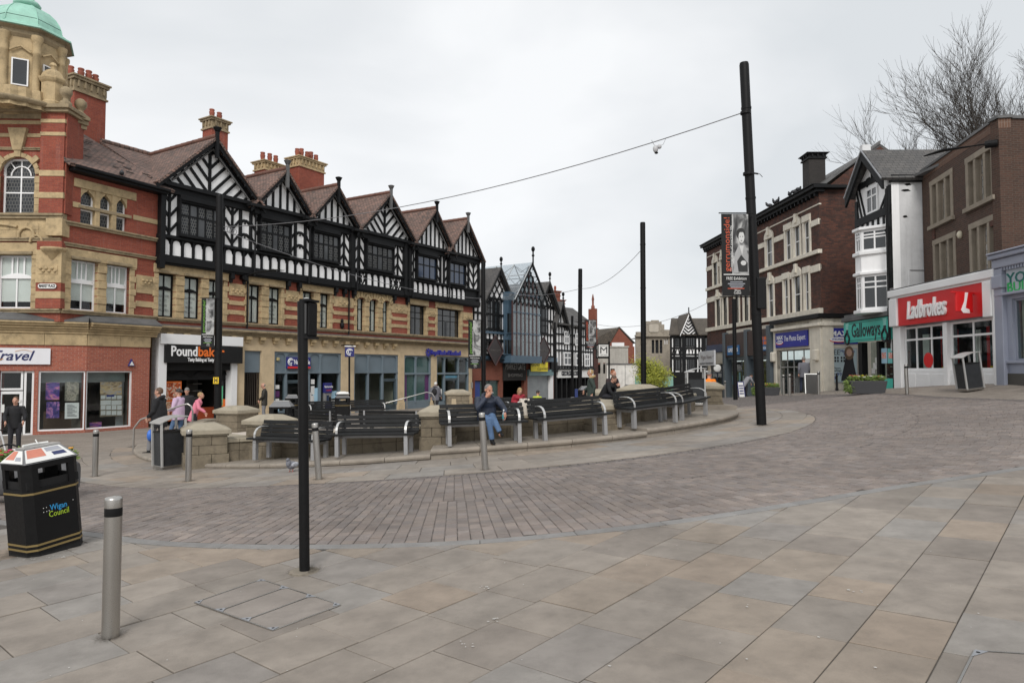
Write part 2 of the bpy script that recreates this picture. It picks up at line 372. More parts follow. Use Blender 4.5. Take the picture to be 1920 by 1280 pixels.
def area(p): return abs(sum(p[i][0]*p[(i+1) % len(p)][1]-p[(i+1) % len(p)][0]*p[i][1] for i in range(len(p))))/2
def inview(x, y, m=.6): return y > 2.6 and abs(x) < y*.745 + m
def road_ok(x, y):
    if outer(x, y)[0] > 0: return False
    if math.hypot(x-C2.x, y-C2.y) < R2: return False
    if y > 16 and x > 12.4: return False
    if x < 0 and y > 15.5: return False
    if x < -5.85 and y > 12.57 + (-5.85-x)*.385: return False
    return True
def gridsheet(name, m, x0, x1, y0, y1, st, dz, test=None, kind='structure'):
    xs = np.arange(x0, x1+st/2, st); ys = np.arange(y0, y1+st/2, st); X, Y = np.meshgrid(xs, ys)
    Zz = GA(X.ravel(), Y.ravel()) + dz; nx = len(xs); mb = MB()
    vs = list(zip(X.ravel(), Y.ravel(), Zz)); fs = []
    for j in range(len(ys)-1):
        for i in range(nx-1):
            if test is None or test((xs[i]+xs[i+1])/2, (ys[j]+ys[j+1])/2): a = j*nx+i; fs.append((a, a+1, a+1+nx, a+nx))
    mb.add(vs, fs, 0, True); return mb.build(name, m, kind=kind)
SLABT = brick('far paving slabs', (.262,.228,.193), (.222,.192,.162), (.12,.10,.088), .9, .6, .012, rough=.85, bd=.003, dirt=.3, dscale=.7)
SETTT = brick('far setts', (.178,.153,.14), (.138,.12,.112), (.075,.067,.062), .17, .14, .012, rough=.9, bd=.006, dirt=.3, dscale=.5)
BED = mat('joint mortar', (.075,.066,.056), .95, var=.3)
SLAB = mat('sandstone paving slab', (.254,.224,.193), .78, var=.15, scale=3.6, fine=70, bmp=.45, bd=.004, dirt=.2, tint=True)
SETT = mat('granite sett', (.195,.169,.155), .85, var=.15, scale=3, fine=60, bmp=.6, bd=.006, dirt=.2, tint=True)
KERB = mat('speckled granite', (.23,.223,.214), .75, var=.14, scale=4, fine=130, bmp=.4, dirt=.2, tint=True)
gridsheet('ground', SLABT, -70, 70, -12, 150, 1.0, -.035)
def rbx(x, y): return (y > 1.2 and abs(x) < y*.745 + 4.2) and y < 13.2 and outer(x, y)[0] > -.3
pav = gridsheet('pavement', BED, -12, 16, .5, 13, .25, -.009, rbx)
road = gridsheet('road', SETTT, -16, 14, 5, 46, .25, -.010, lambda x, y: outer(x, y)[0] < .25 and math.hypot(x-C2.x, y-C2.y) > R2-.25 and not (y > 16 and x > 12.7) and not (x < -5.85 and y > 12.5 + (-5.85-x)*.385) and not (x < 4 and y > 20))
def plate(mb, poly, th, lift=0., bev=.006, mi=0, tilt=(0,0)):
    """paving piece: bevelled top following the ground"""
    cx = sum(p[0] for p in poly)/len(poly); cy = sum(p[1] for p in poly)/len(poly); n = len(poly)
    z = [G(*p)+lift+tilt[0]*(p[0]-cx)+tilt[1]*(p[1]-cy) for p in poly]
    inn = []
    for i, p in enumerate(poly):
        dx, dy = cx-p[0], cy-p[1]; l = math.hypot(dx, dy); k = min(.3, bev*1.4/l); inn.append((p[0]+dx*k, p[1]+dy*k, z[i]))
    mid = [(p[0], p[1], z[i]-bev*.7) for i, p in enumerate(poly)]; bot = [(p[0], p[1], z[i]-th) for i, p in enumerate(poly)]
    vs = inn+mid+bot; fs = [tuple(range(n))] + [(n+i, n+(i+1) % n, (i+1) % n, i) for i in range(n)] + [(2*n+i, 2*n+(i+1) % n, n+(i+1) % n, n+i) for i in range(n)]
    mb.add(vs, fs, mi)
# ---- flagstones in front
rnd = random.Random(3)
ga = math.radians(49); gu = Vector((math.cos(ga), math.sin(ga))); gv = Vector((gu.y, -gu.x)); g0 = Vector((1.31, 3.88))
slab_tints = [(1.02,1.01,1),(1,1,1),(.95,.98,1.03),(1.07,1.02,.96),(.93,.93,.93),(1.08,1.0,.92),(.98,1.03,1.09),(.88,.87,.87),(1.06,1.05,1.04)]
def slab_piece(poly, par, name='paving_slab', lim=.004, lift=None, m=None, into=None):
    if len(poly) < 3 or area(poly) < lim: return
    mb = into or MB(); t = rnd.choice(slab_tints); k = rnd.uniform(.93, 1.05); mb.tint = tuple(x*k for x in t)
    plate(mb, poly, .02, rnd.uniform(-.003, .003) if lift is None else lift, .005, 0, (rnd.uniform(-.004,.004), rnd.uniform(-.004,.004)))
    if into is None: mb.build(name, m or SLAB, par, org=(0,0,0))
outs_ = MB()
def rowpos():
    v = -9.; out = []
    while v < 11: w = rnd.choice((.46,.5,.54,.56)); out.append((v, w)); v += w
    return out
for v, w in rowpos():
    u = -9 + rnd.random()
    while u < 14:
        ln = rnd.choice((.5,.56,.62,.7,.78)); g = .0038
        q = [g0 + gu*(u+g) + gv*(v+g), g0 + gu*(u+g) + gv*(v+w-g), g0 + gu*(u+ln-g) + gv*(v+w-g), g0 + gu*(u+ln-g) + gv*(v+g)]
        u += ln; c = sum(q, Vector((0,0)))/4
        if not (c.y > 1.2 and abs(c.x) < c.y*.745 + 4.0) or c.y > 13: continue
        poly = [tuple(p) for p in q][::-1]
        if area(poly) > 0 and sum(poly[i][0]*poly[(i+1)%4][1]-poly[(i+1)%4][0]*poly[i][1] for i in range(4)) < 0: poly = poly[::-1]
        dd, pt, n = outer(c.x, c.y)
        if dd < -.7: continue
        if dd < 1.0: poly = clip(poly, (pt[0]+n[0]*.01, pt[1]+n[1]*.01), n)
        slab_piece(poly, pav, into=None if inview(c.x, c.y, .45) else outs_)
if outs_.V: outs_.build('paving_slabs', SLAB, pav, org=(0,0,0), kind='stuff')
# ---- kerb band
kp = [Vector(q) for q in OUTS]; acc = 0; cur = [kp[0]]
for a, b in zip(kp[:-1], kp[1:]):
    cur.append(b); acc += (b-a).length
    if acc > .75:
        poly_t = []; 
        if inview(b.x, b.y, 4.5):
            L_, R_ = [], []
            for i, q in enumerate(cur):
                t = (cur[min(i+1, len(cur)-1)]-cur[max(i-1, 0)]).normalized(); n = Vector((t.y, -t.x)); e_ = .004 if i == 0 else (-.004 if i == len(cur)-1 else 0)
                R_.append(tuple(q + n*.0 + t*e_)); L_.append(tuple(q - n*.15 + t*e_))
            mb = MB(); k = rnd.uniform(.85, 1.08); mb.tint = (k, k, k*1.01); plate(mb, R_ + L_[::-1], .02, .003, .005); mb.build('kerb_stone', KERB, pav, org=(0,0,0))
        cur = [b]; acc = 0
# ---- setts, fanned round the terrace
allset = []
for r0, r1 in ((R2+.02, 12.3), (12.3, 15.3), (15.3, 19.5)):
    N = int(2*math.pi*(r1 if r1 < 16 else 17)/.142)
    for k in range(N):
        a0 = 2*math.pi*k/N; a1 = 2*math.pi*(k+1)/N; am = (a0+a1)/2; r = r0 - rnd.random()*.12
        while r < r1:
            ln = rnd.choice((.13,.15,.17,.2)); ra, rb = max(r, r0)+.004, min(r+ln, r1)-.004; r += ln
            if rb-ra < .05: continue
            rm = (ra+rb)/2; x, y = C2.x+math.cos(am)*rm, C2.y+math.sin(am)*rm
            if y > 25 or not inview(x, y, 3.0) or not road_ok(x, y): continue
            e_ = .004/rm
            poly = [(C2.x+math.cos(w)*q, C2.y+math.sin(w)*q) for w, q in ((a0+e_, ra), (a0+e_, rb), (a1-e_, rb), (a1-e_, ra))][::-1]
            if sum(poly[i][0]*poly[(i+1)%4][1]-poly[(i+1)%4][0]*poly[i][1] for i in range(4)) < 0: poly = poly[::-1]
            dd, pt, n = outer(x, y)
            if dd > -.5: poly = clip(poly, (pt[0]-n[0]*.175, pt[1]-n[1]*.175), (-n[0], -n[1]))
            if len(poly) < 3 or area(poly) < .006: continue
            base = rnd.choice(((1,1,1),(1.03,.99,.96),(.95,.95,.96),(.89,.88,.87),(1.07,1.04,1.0),(.97,.94,.92)))
            # a lighter weathered band runs beside the outer kerb
            kb = 1.18 if dd > -.75 else 1.0
            kk = rnd.uniform(.88, 1.1)*kb
            allset.append((math.hypot(x, y) + (0 if inview(x, y, .2) else 50), poly, tuple(c*kk for c in base)))
allset.sort(key=lambda q: q[0]); rest = MB()
for i, (d_, poly, tn) in enumerate(allset):
    mb = MB() if i < 295 else rest; mb.tint = tn
    plate(mb, poly, .02, rnd.uniform(-.004, .003), .007, 0, (rnd.uniform(-.02,.02), rnd.uniform(-.02,.02)))
    if i < 295: mb.build('sett', SETT, road, org=(0,0,0))
rest.build('setts', SETT, road, org=(0,0,0), kind='stuff')
# ---- ring of slabs round the terrace
ringpav = gridsheet('footway', BED, -11, 9.5, 10, 24, .25, -.016, lambda x, y: math.hypot(x-C2.x, y-C2.y) < R2 + .1)
k_ = 0
for ri in range(4):
    r = 9.05 + .62*ri; n = int(2*math.pi*r/.92)
    for k in range(n):
        a0 = 2*math.pi*(k + .5*(ri % 2))/n; a1 = a0 + 2*math.pi/n; am = (a0+a1)/2; x, y = C0.x+math.cos(am)*(r+.3), C0.y+math.sin(am)*(r+.3)
        if y > 24 or x < -11: continue
        e_ = .005/r; poly = [(C0.x+math.cos(w)*q, C0.y+math.sin(w)*q) for w, q in ((a0+e_, r+.005), (a0+e_, r+.615), (a1-e_, r+.615), (a1-e_, r+.005))]
        if sum(poly[i][0]*poly[(i+1)%4][1]-poly[(i+1)%4][0]*poly[i][1] for i in range(4)) < 0: poly = poly[::-1]
        v = Vector((x, y))-C2; dd = v.length
        if dd - .5 > R2: continue
        if dd > R2-.8: n_ = v.normalized(); pt = C2 + n_*(R2-.005); poly = clip(poly, pt, (-n_.x, -n_.y))
        slab_piece(poly, ringpav, lim=.03)
# left forecourt apron and right-hand footway read as plain sheets of far slabs (the ground sheet)
# ---- recessed covers
def cover(name, label, px4, strips, tri=True):
    q = [GP(*p) for p in px4]     # corners: a (left) b (top) c (right) d (bottom)
    root = thing(name, label, 'manhole cover', tuple(sum(q, Vector())/4), group=None)
    def bl(s, t): return (q[0]*(1-s) + q[3]*s)*(1-t) + (q[1]*(1-s) + q[2]*s)*t
    for k in range(strips):
        s0, s1 = k/strips + .012, (k+1)/strips - .012
        poly = [bl(s0, .01), bl(s1, .01), bl(s1, .99), bl(s0, .99)]
        if (poly[1]-poly[0]).cross(poly[2]-poly[0]).z < 0: poly = poly[::-1]
        mb = MB(); kq = rnd.uniform(.9, 1.02); mb.tint = (kq, kq, kq*1.03); plate(mb, [tuple(p[:2]) for p in poly], .012, .006, .003); mb.build('infill_slab', SLAB, root)
    fr = MB()
    for k in range(strips+1):
        s0 = k/strips
        a, b = bl(s0, 0), bl(s0, 1); t = (b-a).normalized(); n = Vector((-t.y, t.x, 0))*.006
        fr.prism([a-n+Z3*.001, b-n+Z3*.001, b+n+Z3*.001, a+n+Z3*.001], (0,0,.0055))
    for t0 in (0., 1.):
        a, b = bl(0, t0), bl(1, t0); t = (b-a).normalized(); n = Vector((-t.y, t.x, 0))*.006
        fr.prism([a-n+Z3*.002, b-n+Z3*.002, b+n+Z3*.002, a+n+Z3*.002], (0,0,.005))
    fr.build('metal_edge', STEEL, root)
    if tri:
        for k in range(strips+1):
            for t0, dr in ((0., 1), (1., -1)):
                s0 = min(.985, max(.015, k/strips)); w = .16/strips*1.2
                sa, sb = max(0, s0-w*.8), min(1, s0+w*.8)
                a, b, c = bl(sa, t0), bl(sb, t0), bl(s0, t0 + dr*.10)
                if (b-a).cross(c-a).z < 0: a, b = b, a
                m_ = MB(); m_.prism([p + Z3*.0075 for p in (a, b, c)], (0,0,.003)); cc = (a+b+c)/3; m_.lathe([(.0001,.0112),(.011,.0112)], cc, 10, 1); m_.build('lifting_plate', [mat('zinc', (.36,.37,.39), .5, .6), BLK], root)
cover('manhole_cover', 'recessed paved cover with metal edges and triangular corner plates beside the thin black pole', ((365,1130),(490,1087),(638,1135),(512,1184)), 3)
cover('manhole_cover', 'recessed paved cover cut by the bottom right edge, one pale triangular plate showing', ((1828,1222),(2100,1240),(2080,1420),(1740,1400)), 2)
# ---- litter, gum and pigeon droppings
lit = MB()
for k in range(70):
    px = rnd.uniform(0, 1920); py = rnd.uniform(840, 1275)**1.0; q = GP(px, py); s = rnd.uniform(.004, .011)
    if math.hypot(q.x-C0.x, q.y-C0.y) < 9.2: continue
    lit.add([q + Vector((math.cos(w)*s*rnd.uniform(.5,1.2), math.sin(w)*s*rnd.uniform(.5,1.3), .006)) for w in (0,1.2,2.5,3.6,5.0)], [(0,1,2,3,4)])
for (px, py) in ((905,1104),(928,1165),(1605,1110),(875,1210),(80,1040),(95,1045),(120,1046),(60,1048)):
    q = GP(px, py)
    for k in range(5):
        s = rnd.uniform(.006, .016); o_ = Vector((rnd.uniform(-.05,.05), rnd.uniform(-.05,.05), .007)); lit.add([q + o_ + Vector((math.cos(w)*s*rnd.uniform(.4,1.2), math.sin(w)*s*rnd.uniform(.4,1.2), 0)) for w in (0,1.2,2.5,3.6,5.0)], [(0,1,2,3,4)])
lit.build('litter', mat('chewing gum and litter', (.5,.48,.45), .8), kind='stuff')
# ---- painted contact shade mixed with dirt: dark fading discs round things on the slabs
def shade_stain_mat():
    m = bpy.data.materials.new('dirt and contact shade'); m.use_nodes = True; t = m.node_tree; t.nodes.clear(); tc = t.nodes.new('ShaderNodeTexCoord').outputs['Object']
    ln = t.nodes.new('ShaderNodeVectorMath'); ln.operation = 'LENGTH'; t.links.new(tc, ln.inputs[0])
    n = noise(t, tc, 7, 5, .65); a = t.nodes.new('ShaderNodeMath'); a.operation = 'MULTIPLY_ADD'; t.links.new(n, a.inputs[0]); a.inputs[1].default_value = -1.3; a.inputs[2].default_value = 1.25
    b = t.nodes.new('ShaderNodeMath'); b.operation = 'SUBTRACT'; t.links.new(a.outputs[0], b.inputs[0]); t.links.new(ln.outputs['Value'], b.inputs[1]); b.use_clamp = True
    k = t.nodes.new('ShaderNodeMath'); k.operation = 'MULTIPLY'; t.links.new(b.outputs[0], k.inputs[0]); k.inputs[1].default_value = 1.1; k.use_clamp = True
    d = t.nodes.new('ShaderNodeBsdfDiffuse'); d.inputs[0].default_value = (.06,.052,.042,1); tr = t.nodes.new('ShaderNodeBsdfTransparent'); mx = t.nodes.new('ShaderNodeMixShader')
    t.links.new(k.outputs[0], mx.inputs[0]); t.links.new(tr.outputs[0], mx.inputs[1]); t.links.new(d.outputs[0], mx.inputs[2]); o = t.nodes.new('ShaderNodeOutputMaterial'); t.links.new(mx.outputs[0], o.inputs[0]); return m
STM = shade_stain_mat()
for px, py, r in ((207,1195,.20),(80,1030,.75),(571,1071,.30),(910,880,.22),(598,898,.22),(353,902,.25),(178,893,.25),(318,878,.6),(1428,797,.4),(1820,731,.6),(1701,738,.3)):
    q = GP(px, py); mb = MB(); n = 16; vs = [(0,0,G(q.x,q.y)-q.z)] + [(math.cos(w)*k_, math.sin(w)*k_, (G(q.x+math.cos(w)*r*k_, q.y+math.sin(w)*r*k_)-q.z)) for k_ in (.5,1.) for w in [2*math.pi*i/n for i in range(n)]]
    mb.add(vs, [(0, 1+i, 1+(i+1) % n) for i in range(n)] + [(1+i, 1+n+i, 1+n+(i+1) % n, 1+(i+1) % n) for i in range(n)]); o = mb.build('contact_shade_stain', STM, None, org=(0,0,0), kind='stuff'); o.location = (q.x, q.y, q.z+.008); o.scale = (r, r, 1)
# ================================================================== ROUND SEATING TERRACE
def ringpt(deg, r): return Vector((C0.x + math.cos(math.radians(deg))*r, C0.y + math.sin(math.radians(deg))*r))
SEG = [(-178,-121.5,.07,.09), (-121.5,-87,.09,.11), (-87,-56,.20,.14), (-56,-13,.20,.14), (-13,40,.27,.2)]
def stepz(deg, inner=True):
    for a, b, h0, h1 in SEG:
        if a <= deg < b: q = ringpt(deg, 9.1); return G(q.x, q.y) + h0 + (h1-h0)*(deg-a)/(b-a)
    return .1
STEPM = mat('worn terrace stone', (.27,.235,.195), .85, var=.15, dirt=.4, scale=2.0)
WALLM = mat('buff wall stone', (.19,.158,.112), .88, var=.25, scale=2.4, dirt=.65, fine=30)
COPM = mat('pale coping stone', (.33,.29,.22), .85, var=.16, dirt=.35, scale=2)
PALEFL = mat('pale floor stone', (.52,.46,.40), .85, var=.08, dirt=.15)
terr = thing('seating_terrace', 'round stepped stone seating terrace in the middle of the square', 'terrace', (C0.x, C0.y, 0))
def ringpiece(mb, a0, a1, prof, zf, n=4):
    """prof: list of (r, dz) ring cross section, closed; zf(deg) base height"""
    vs = []; m_ = len(prof)
    for k in range(n+1):
        a = a0 + (a1-a0)*k/n; z0 = zf(a)
        for r, dz in prof: q = ringpt(a, r); vs.append((q.x, q.y, z0+dz))
    fs = [(k*m_+i, (k+1)*m_+i, (k+1)*m_+(i+1) % m_, k*m_+(i+1) % m_) for k in range(n) for i in range(m_)]
    fs += [tuple(range(m_)), tuple(range(n*m_, (n+1)*m_))[::-1]]
    mb.add(vs, [f[::-1] for f in fs])
for a, b, h0, h1 in SEG:
    npc = max(3, int(round((b-a)*math.pi/180*9.1/.95))); zf = lambda d, a=a, b=b, h0=h0, h1=h1: G(*ringpt(d, 9.1)) + h0 + (h1-h0)*(d-a)/(b-a)
    for k in range(npc):
        g = .035; mb = MB(); ringpiece(mb, a+(b-a)*k/npc+g, a+(b-a)*(k+1)/npc-g, [(6.9,-.6),(9.07,-.6),(9.07,-.105),(9.115,-.09),(9.13,-.05),(9.12,-.018),(9.09,0),(6.9,0)], zf)
        mb.build('step_stone', STEPM, terr)
# floor inside
fl = MB(); fl.lathe([(.001,-.06),(7.6,-.06)], (C0.x, C0.y, 0), 48); fl.build('floor', PALEFL, terr)
# low wall with coping, block by block
def wallrun(a, b, r, h, zf):
    n = max(1, int(round((b-a)*math.pi/180*r/.72)))
    for k in range(n):
        x0, x1 = a+(b-a)*k/n, a+(b-a)*(k+1)/n; g = .04
        for c in range(2):
            sh = (x1-x0)*.5*(c % 2); mb = MB(); hh = (h-.09)/2
            ringpiece(mb, x0+g, x1-g, [(r-.17,-.25+hh*c+(.25 if c else 0)),(r+.17+.006*c,-.25+hh*c+(.25 if c else 0)),(r+.17+.006*c,hh*(c+1)-.006),(r-.17,hh*(c+1)-.006)], zf, 3); mb.build('wall_block', WALLM, terr)
        mb = MB(); ringpiece(mb, x0+g, x1-g, [(r-.2,h-.09),(r+.2,h-.09),(r+.215,h-.07),(r+.215,h-.02),(r+.19,h),(r-.2,h)], zf, 3); mb.build('coping_stone', COPM, terr)
wallrun(-115, -87.5, 7.72, .50, stepz); wallrun(-86, -59.5, 7.72, .50, stepz); wallrun(-57, -46.5, 7.72, .50, stepz); wallrun(-44, -14, 7.72, .5, stepz)
wallrun(-178, -124, 7.72, .35, lambda d: -.1)
wallrun(5, 40, 7.72, .45, stepz)
# straight wall between the two left piers
def swall(A, B, z0, h, par):
    F = Fac(A, B); n = max(1, int(round(F.L/.62)))
    for k in range(n):
        s0, s1 = F.L*k/n, F.L*(k+1)/n
        for c in range(2): part('wall_block', WALLM, par, F, s0+.004, s1-.004, z0-.3 if c == 0 else z0+(h-.09)/2+.004, z0+(h-.09)/2*(c+1), -.34, .004*c, .006)
        part('coping_stone', COPM, par, F, s0+.004, s1-.004, z0+h-.086, z0+h, -.38, .045, .01)
swall((-6.6,15.25), (-5.6,15.95), -.16, .46, terr)
def pier(cx, cy, z0, z1, w, dp, rz, label, grp='stone piers of the terrace'):
    root = thing('stone_pier', label, 'pier', (cx, cy, z0), rz, grp, local=True); h = z1-z0; R_ = None
    body = h-.25
    zz = -.35; cs = [body*.42, body*.70, body*.99]
    for i, zt in enumerate(cs):
        mb = MB(); e_ = .035 if i == 0 else 0; spl = (-.18 if i % 2 else .12)*w
        for s0, s1 in ((-w/2-e_, spl-.004), (spl+.004, w/2+e_)):
            mb = MB(); mb.b(s0, s1, -dp/2-e_, dp/2+e_, zz, zt-.006); mb.build('pier_block', WALLM, root, bevel=.008)
        zz = zt
    mb = MB(); mb.b(-w/2-.03, w/2+.03, -dp/2-.03, dp/2+.03, body*.99, body+.03); mb.b(-w/2-.075, w/2+.075, -dp/2-.075, dp/2+.075, body+.03, body+.13); mb.build('moulding', COPM, root, bevel=.012)
    mb = MB(); mb.frust((0,0,body+.13), (w+.13, dp+.13), (w*.52, dp*.5), .12); mb.build('cap', COPM, root, bevel=.012)
    return root
pier(-6.85, 15.55, -.3, .64, .84, .95, math.radians(28), 'stone pier at the left end of the terrace, beside the metal litter bin')
pier(-5.55, 16.0, -.2, .80, .78, .7, math.radians(-20), 'stone pier behind the leftmost bench of the terrace')
pier(*ringpt(-86.3, 7.9), .12, 1.05, .72, .72, math.radians(3), 'stone pier with a paper bag on its cap, left of the seated man')
pier(*ringpt(-58.5, 7.9), .35, 1.13, .85, .8, math.radians(31), 'stone pier right of the long bench beside the white paper carrier bag')
pier(*ringpt(-45.2, 7.6), .55, 1.46, .72, .72, math.radians(45), 'stone pier behind the gap between the two right-hand benches')
pier(6.3, 22.1, .55, 1.45, .72, .72, math.radians(75), 'stone pier at the right end of the terrace below the orange coat')
pier(-8.55, 21.6, -.25, .72, .86, .8, math.radians(70), 'stone pier across the terrace floor in front of the black barred gate')
pier(-2.35, 30.0, -.05, 1.0, .95, .8, math.radians(10), 'stone pier far across the terrace behind the seated man')
pier(3.0, 23.7, .0, 1.18, .55, .55, math.radians(60), 'stone pier beside the two seated men at the back of the terrace')
# ================================================================== BUILDING KIT
FONTOBJ = []
def text(s, par, loc, u, n, size, m, ext=.004, width=None, shear=0, bold=0, name='lettering', align='CENTER', space=1.0, up=None):
    """flat lettering; u = reading direction, n = outward normal"""
    c = bpy.data.curves.new(name, 'FONT'); c.body = s; c.size = size; c.extrude = ext; c.align_x = align; c.align_y = 'CENTER'; c.shear = shear; c.offset = bold; c.space_character = space
    c.resolution_u = 2; c.materials.append(m)
    o = bpy.data.objects.new(name, c); COL.objects.link(o)
    u = Vector(u).normalized(); n = Vector(n).normalized(); up = Vector(up).normalized() if up else n.cross(u)
    org = ORG.get(par.name) or (0,0,0)
    M_ = Matrix((( u.x, up.x, n.x, loc[0]-org[0]), (u.y, up.y, n.y, loc[1]-org[1]), (u.z, up.z, n.z, loc[2]-org[2]), (0,0,0,1)))
    o.matrix_basis = M_; o.parent = par
    FONTOBJ.append((o, width)); ORG[o.name] = org
    return o
def ftext(s, par, F, sc, z, d, size, m, **k): return text(s, par, F.p(sc, z, d), F.u, F.n, size, m, **k)
def wall(par, F, s0, s1, z0, z1, ops, m, th=.3, d=0., name='wall'):
    """wall with real openings: ops = (s0,s1,z0,z1)"""
    ss = sorted({s0, s1, *[min(max(o[i], s0), s1) for o in ops for i in (0,1)]}); zs = sorted({z0, z1, *[min(max(o[i], z0), z1) for o in ops for i in (2,3)]})
    inside = lambda s, z: any(o[0] < s < o[1] and o[2] < z < o[3] for o in ops)
    mb = MB()
    for i in range(len(ss)-1):
        for j in range(len(zs)-1):
            if inside((ss[i]+ss[i+1])/2, (zs[j]+zs[j+1])/2): continue
            a, b, c, e_ = ss[i], ss[i+1], zs[j], zs[j+1]
            mb.add([F.p(a,c,d),F.p(b,c,d),F.p(b,e_,d),F.p(a,e_,d)], [(0,1,2,3)])
            mb.add([F.p(a,c,d-th),F.p(b,c,d-th),F.p(b,e_,d-th),F.p(a,e_,d-th)], [(3,2,1,0)])
    for o in ops:
        a, b, c, e_ = max(o[0], s0), min(o[1], s1), max(o[2], z0), min(o[3], z1)
        q = lambda s, z, dd: F.p(s, z, dd)
        mb.add([q(a,c,d),q(a,e_,d),q(a,e_,d-th),q(a,c,d-th)], [(0,1,2,3)]); mb.add([q(b,c,d),q(b,e_,d),q(b,e_,d-th),q(b,c,d-th)], [(3,2,1,0)])
        if e_ < z1-1e-6: mb.add([q(a,e_,d),q(b,e_,d),q(b,e_,d-th),q(a,e_,d-th)], [(0,1,2,3)])
        if c > z0+1e-6: mb.add([q(a,c,d),q(b,c,d),q(b,c,d-th),q(a,c,d-th)], [(3,2,1,0)])
    mb.add([F.p(s0,z0,d),F.p(s0,z1,d),F.p(s0,z1,d-th),F.p(s0,z0,d-th)], [(0,1,2,3)]); mb.add([F.p(s1,z0,d),F.p(s1,z1,d),F.p(s1,z1,d-th),F.p(s1,z0,d-th)], [(3,2,1,0)])
    mb.add([F.p(s0,z1,d),F.p(s1,z1,d),F.p(s1,z1,d-th),F.p(s0,z1,d-th)], [(0,1,2,3)])
    return mb.build(name, m, par)
def window(par, F, s0, s1, z0, z1, dep=.12, ss=None, zs=None, fr=.05, bar=.03, fm=None, gm=None, d=0., blind=None, bz=None, arch=0., skip=None, name='window'):
    """frame in a recess of depth dep; ss, zs: fractions of the glazing bars; each pane its own piece"""
    fm = fm or WHTP; gm = gm or GLD; ss = [0] + list(ss or []) + [1]; zs = [0] + list(zs or []) + [1]
    mb = MB(); t = .05; d1 = d-dep; d0 = d1-t; W_ = s1-s0; H_ = z1-z0
    S_ = lambda f: s0+fr+(W_-2*fr)*f; Z_ = lambda f: z0+fr+(H_-2*fr)*f
    fbox(mb, F, s0, s0+fr, z0, z1, d0, d1); fbox(mb, F, s1-fr, s1, z0, z1, d0, d1); fbox(mb, F, s0+fr, s1-fr, z0, z0+fr, d0, d1); fbox(mb, F, s0+fr, s1-fr, z1-fr, z1, d0, d1)
    for f in ss[1:-1]: fbox(mb, F, S_(f)-bar/2, S_(f)+bar/2, z0+fr, z1-fr, d0+.004, d1-.004)
    for f in zs[1:-1]: fbox(mb, F, s0+fr, s1-fr, Z_(f)-bar/2, Z_(f)+bar/2, d0+.007, d1-.007)
    if arch > 0:     # shoulder fillets turn the head into an arch
        n = 6; cz = z1-arch
        for sg in (0, 1):
            pl = [(s0 if sg == 0 else s1, z1+.0)]
            for k in range(n+1):
                w = math.pi/2*k/n; x = (s0+s1)/2 + (-1 if sg == 0 else 1)*math.cos(w)*W_/2; pl.append((x, cz+math.sin(w)*arch))
            if sg == 1: pl = pl[::-1]
            fprism(mb, F, pl, d0, d1+.03)
    o = mb.build(name, fm, par); ORG[o.name] = ORG[par.name]
    dg = d1-t*.6
    for i in range(len(ss)-1):
        for j in range(len(zs)-1):
            if skip and skip(i, j): continue
            m_ = MB(); fbox(m_, F, S_(ss[i])+(bar/2 if i else 0), S_(ss[i+1])-(bar/2 if i < len(ss)-2 else 0), Z_(zs[j])+(bar/2 if j else 0), Z_(zs[j+1])-(bar/2 if j < len(zs)-2 else 0), dg-.008, dg)
            m_.build('pane', gm[(i+j) % len(gm)] if isinstance(gm, list) else gm, o)
    if blind is not None:
        zb = bz if bz is not None else z0+.03
        if hasattr(blind, 'node_tree'): part('blind', blind, o, F, s0+.03, s1-.03, zb, z1-.02, dg-.03, dg-.02)
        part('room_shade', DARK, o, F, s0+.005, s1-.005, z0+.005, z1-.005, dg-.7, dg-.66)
    return o
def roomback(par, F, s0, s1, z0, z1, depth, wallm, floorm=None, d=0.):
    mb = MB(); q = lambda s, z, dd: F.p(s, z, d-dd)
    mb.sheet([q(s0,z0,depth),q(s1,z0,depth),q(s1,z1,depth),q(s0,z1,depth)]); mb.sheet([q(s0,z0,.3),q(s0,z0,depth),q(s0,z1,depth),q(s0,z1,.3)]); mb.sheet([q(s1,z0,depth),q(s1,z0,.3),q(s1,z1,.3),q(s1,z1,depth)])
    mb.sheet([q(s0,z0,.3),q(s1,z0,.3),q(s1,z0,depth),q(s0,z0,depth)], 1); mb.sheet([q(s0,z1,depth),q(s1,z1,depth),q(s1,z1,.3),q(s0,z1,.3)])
    return mb.build('shop_interior', [wallm, floorm or wallm], par)
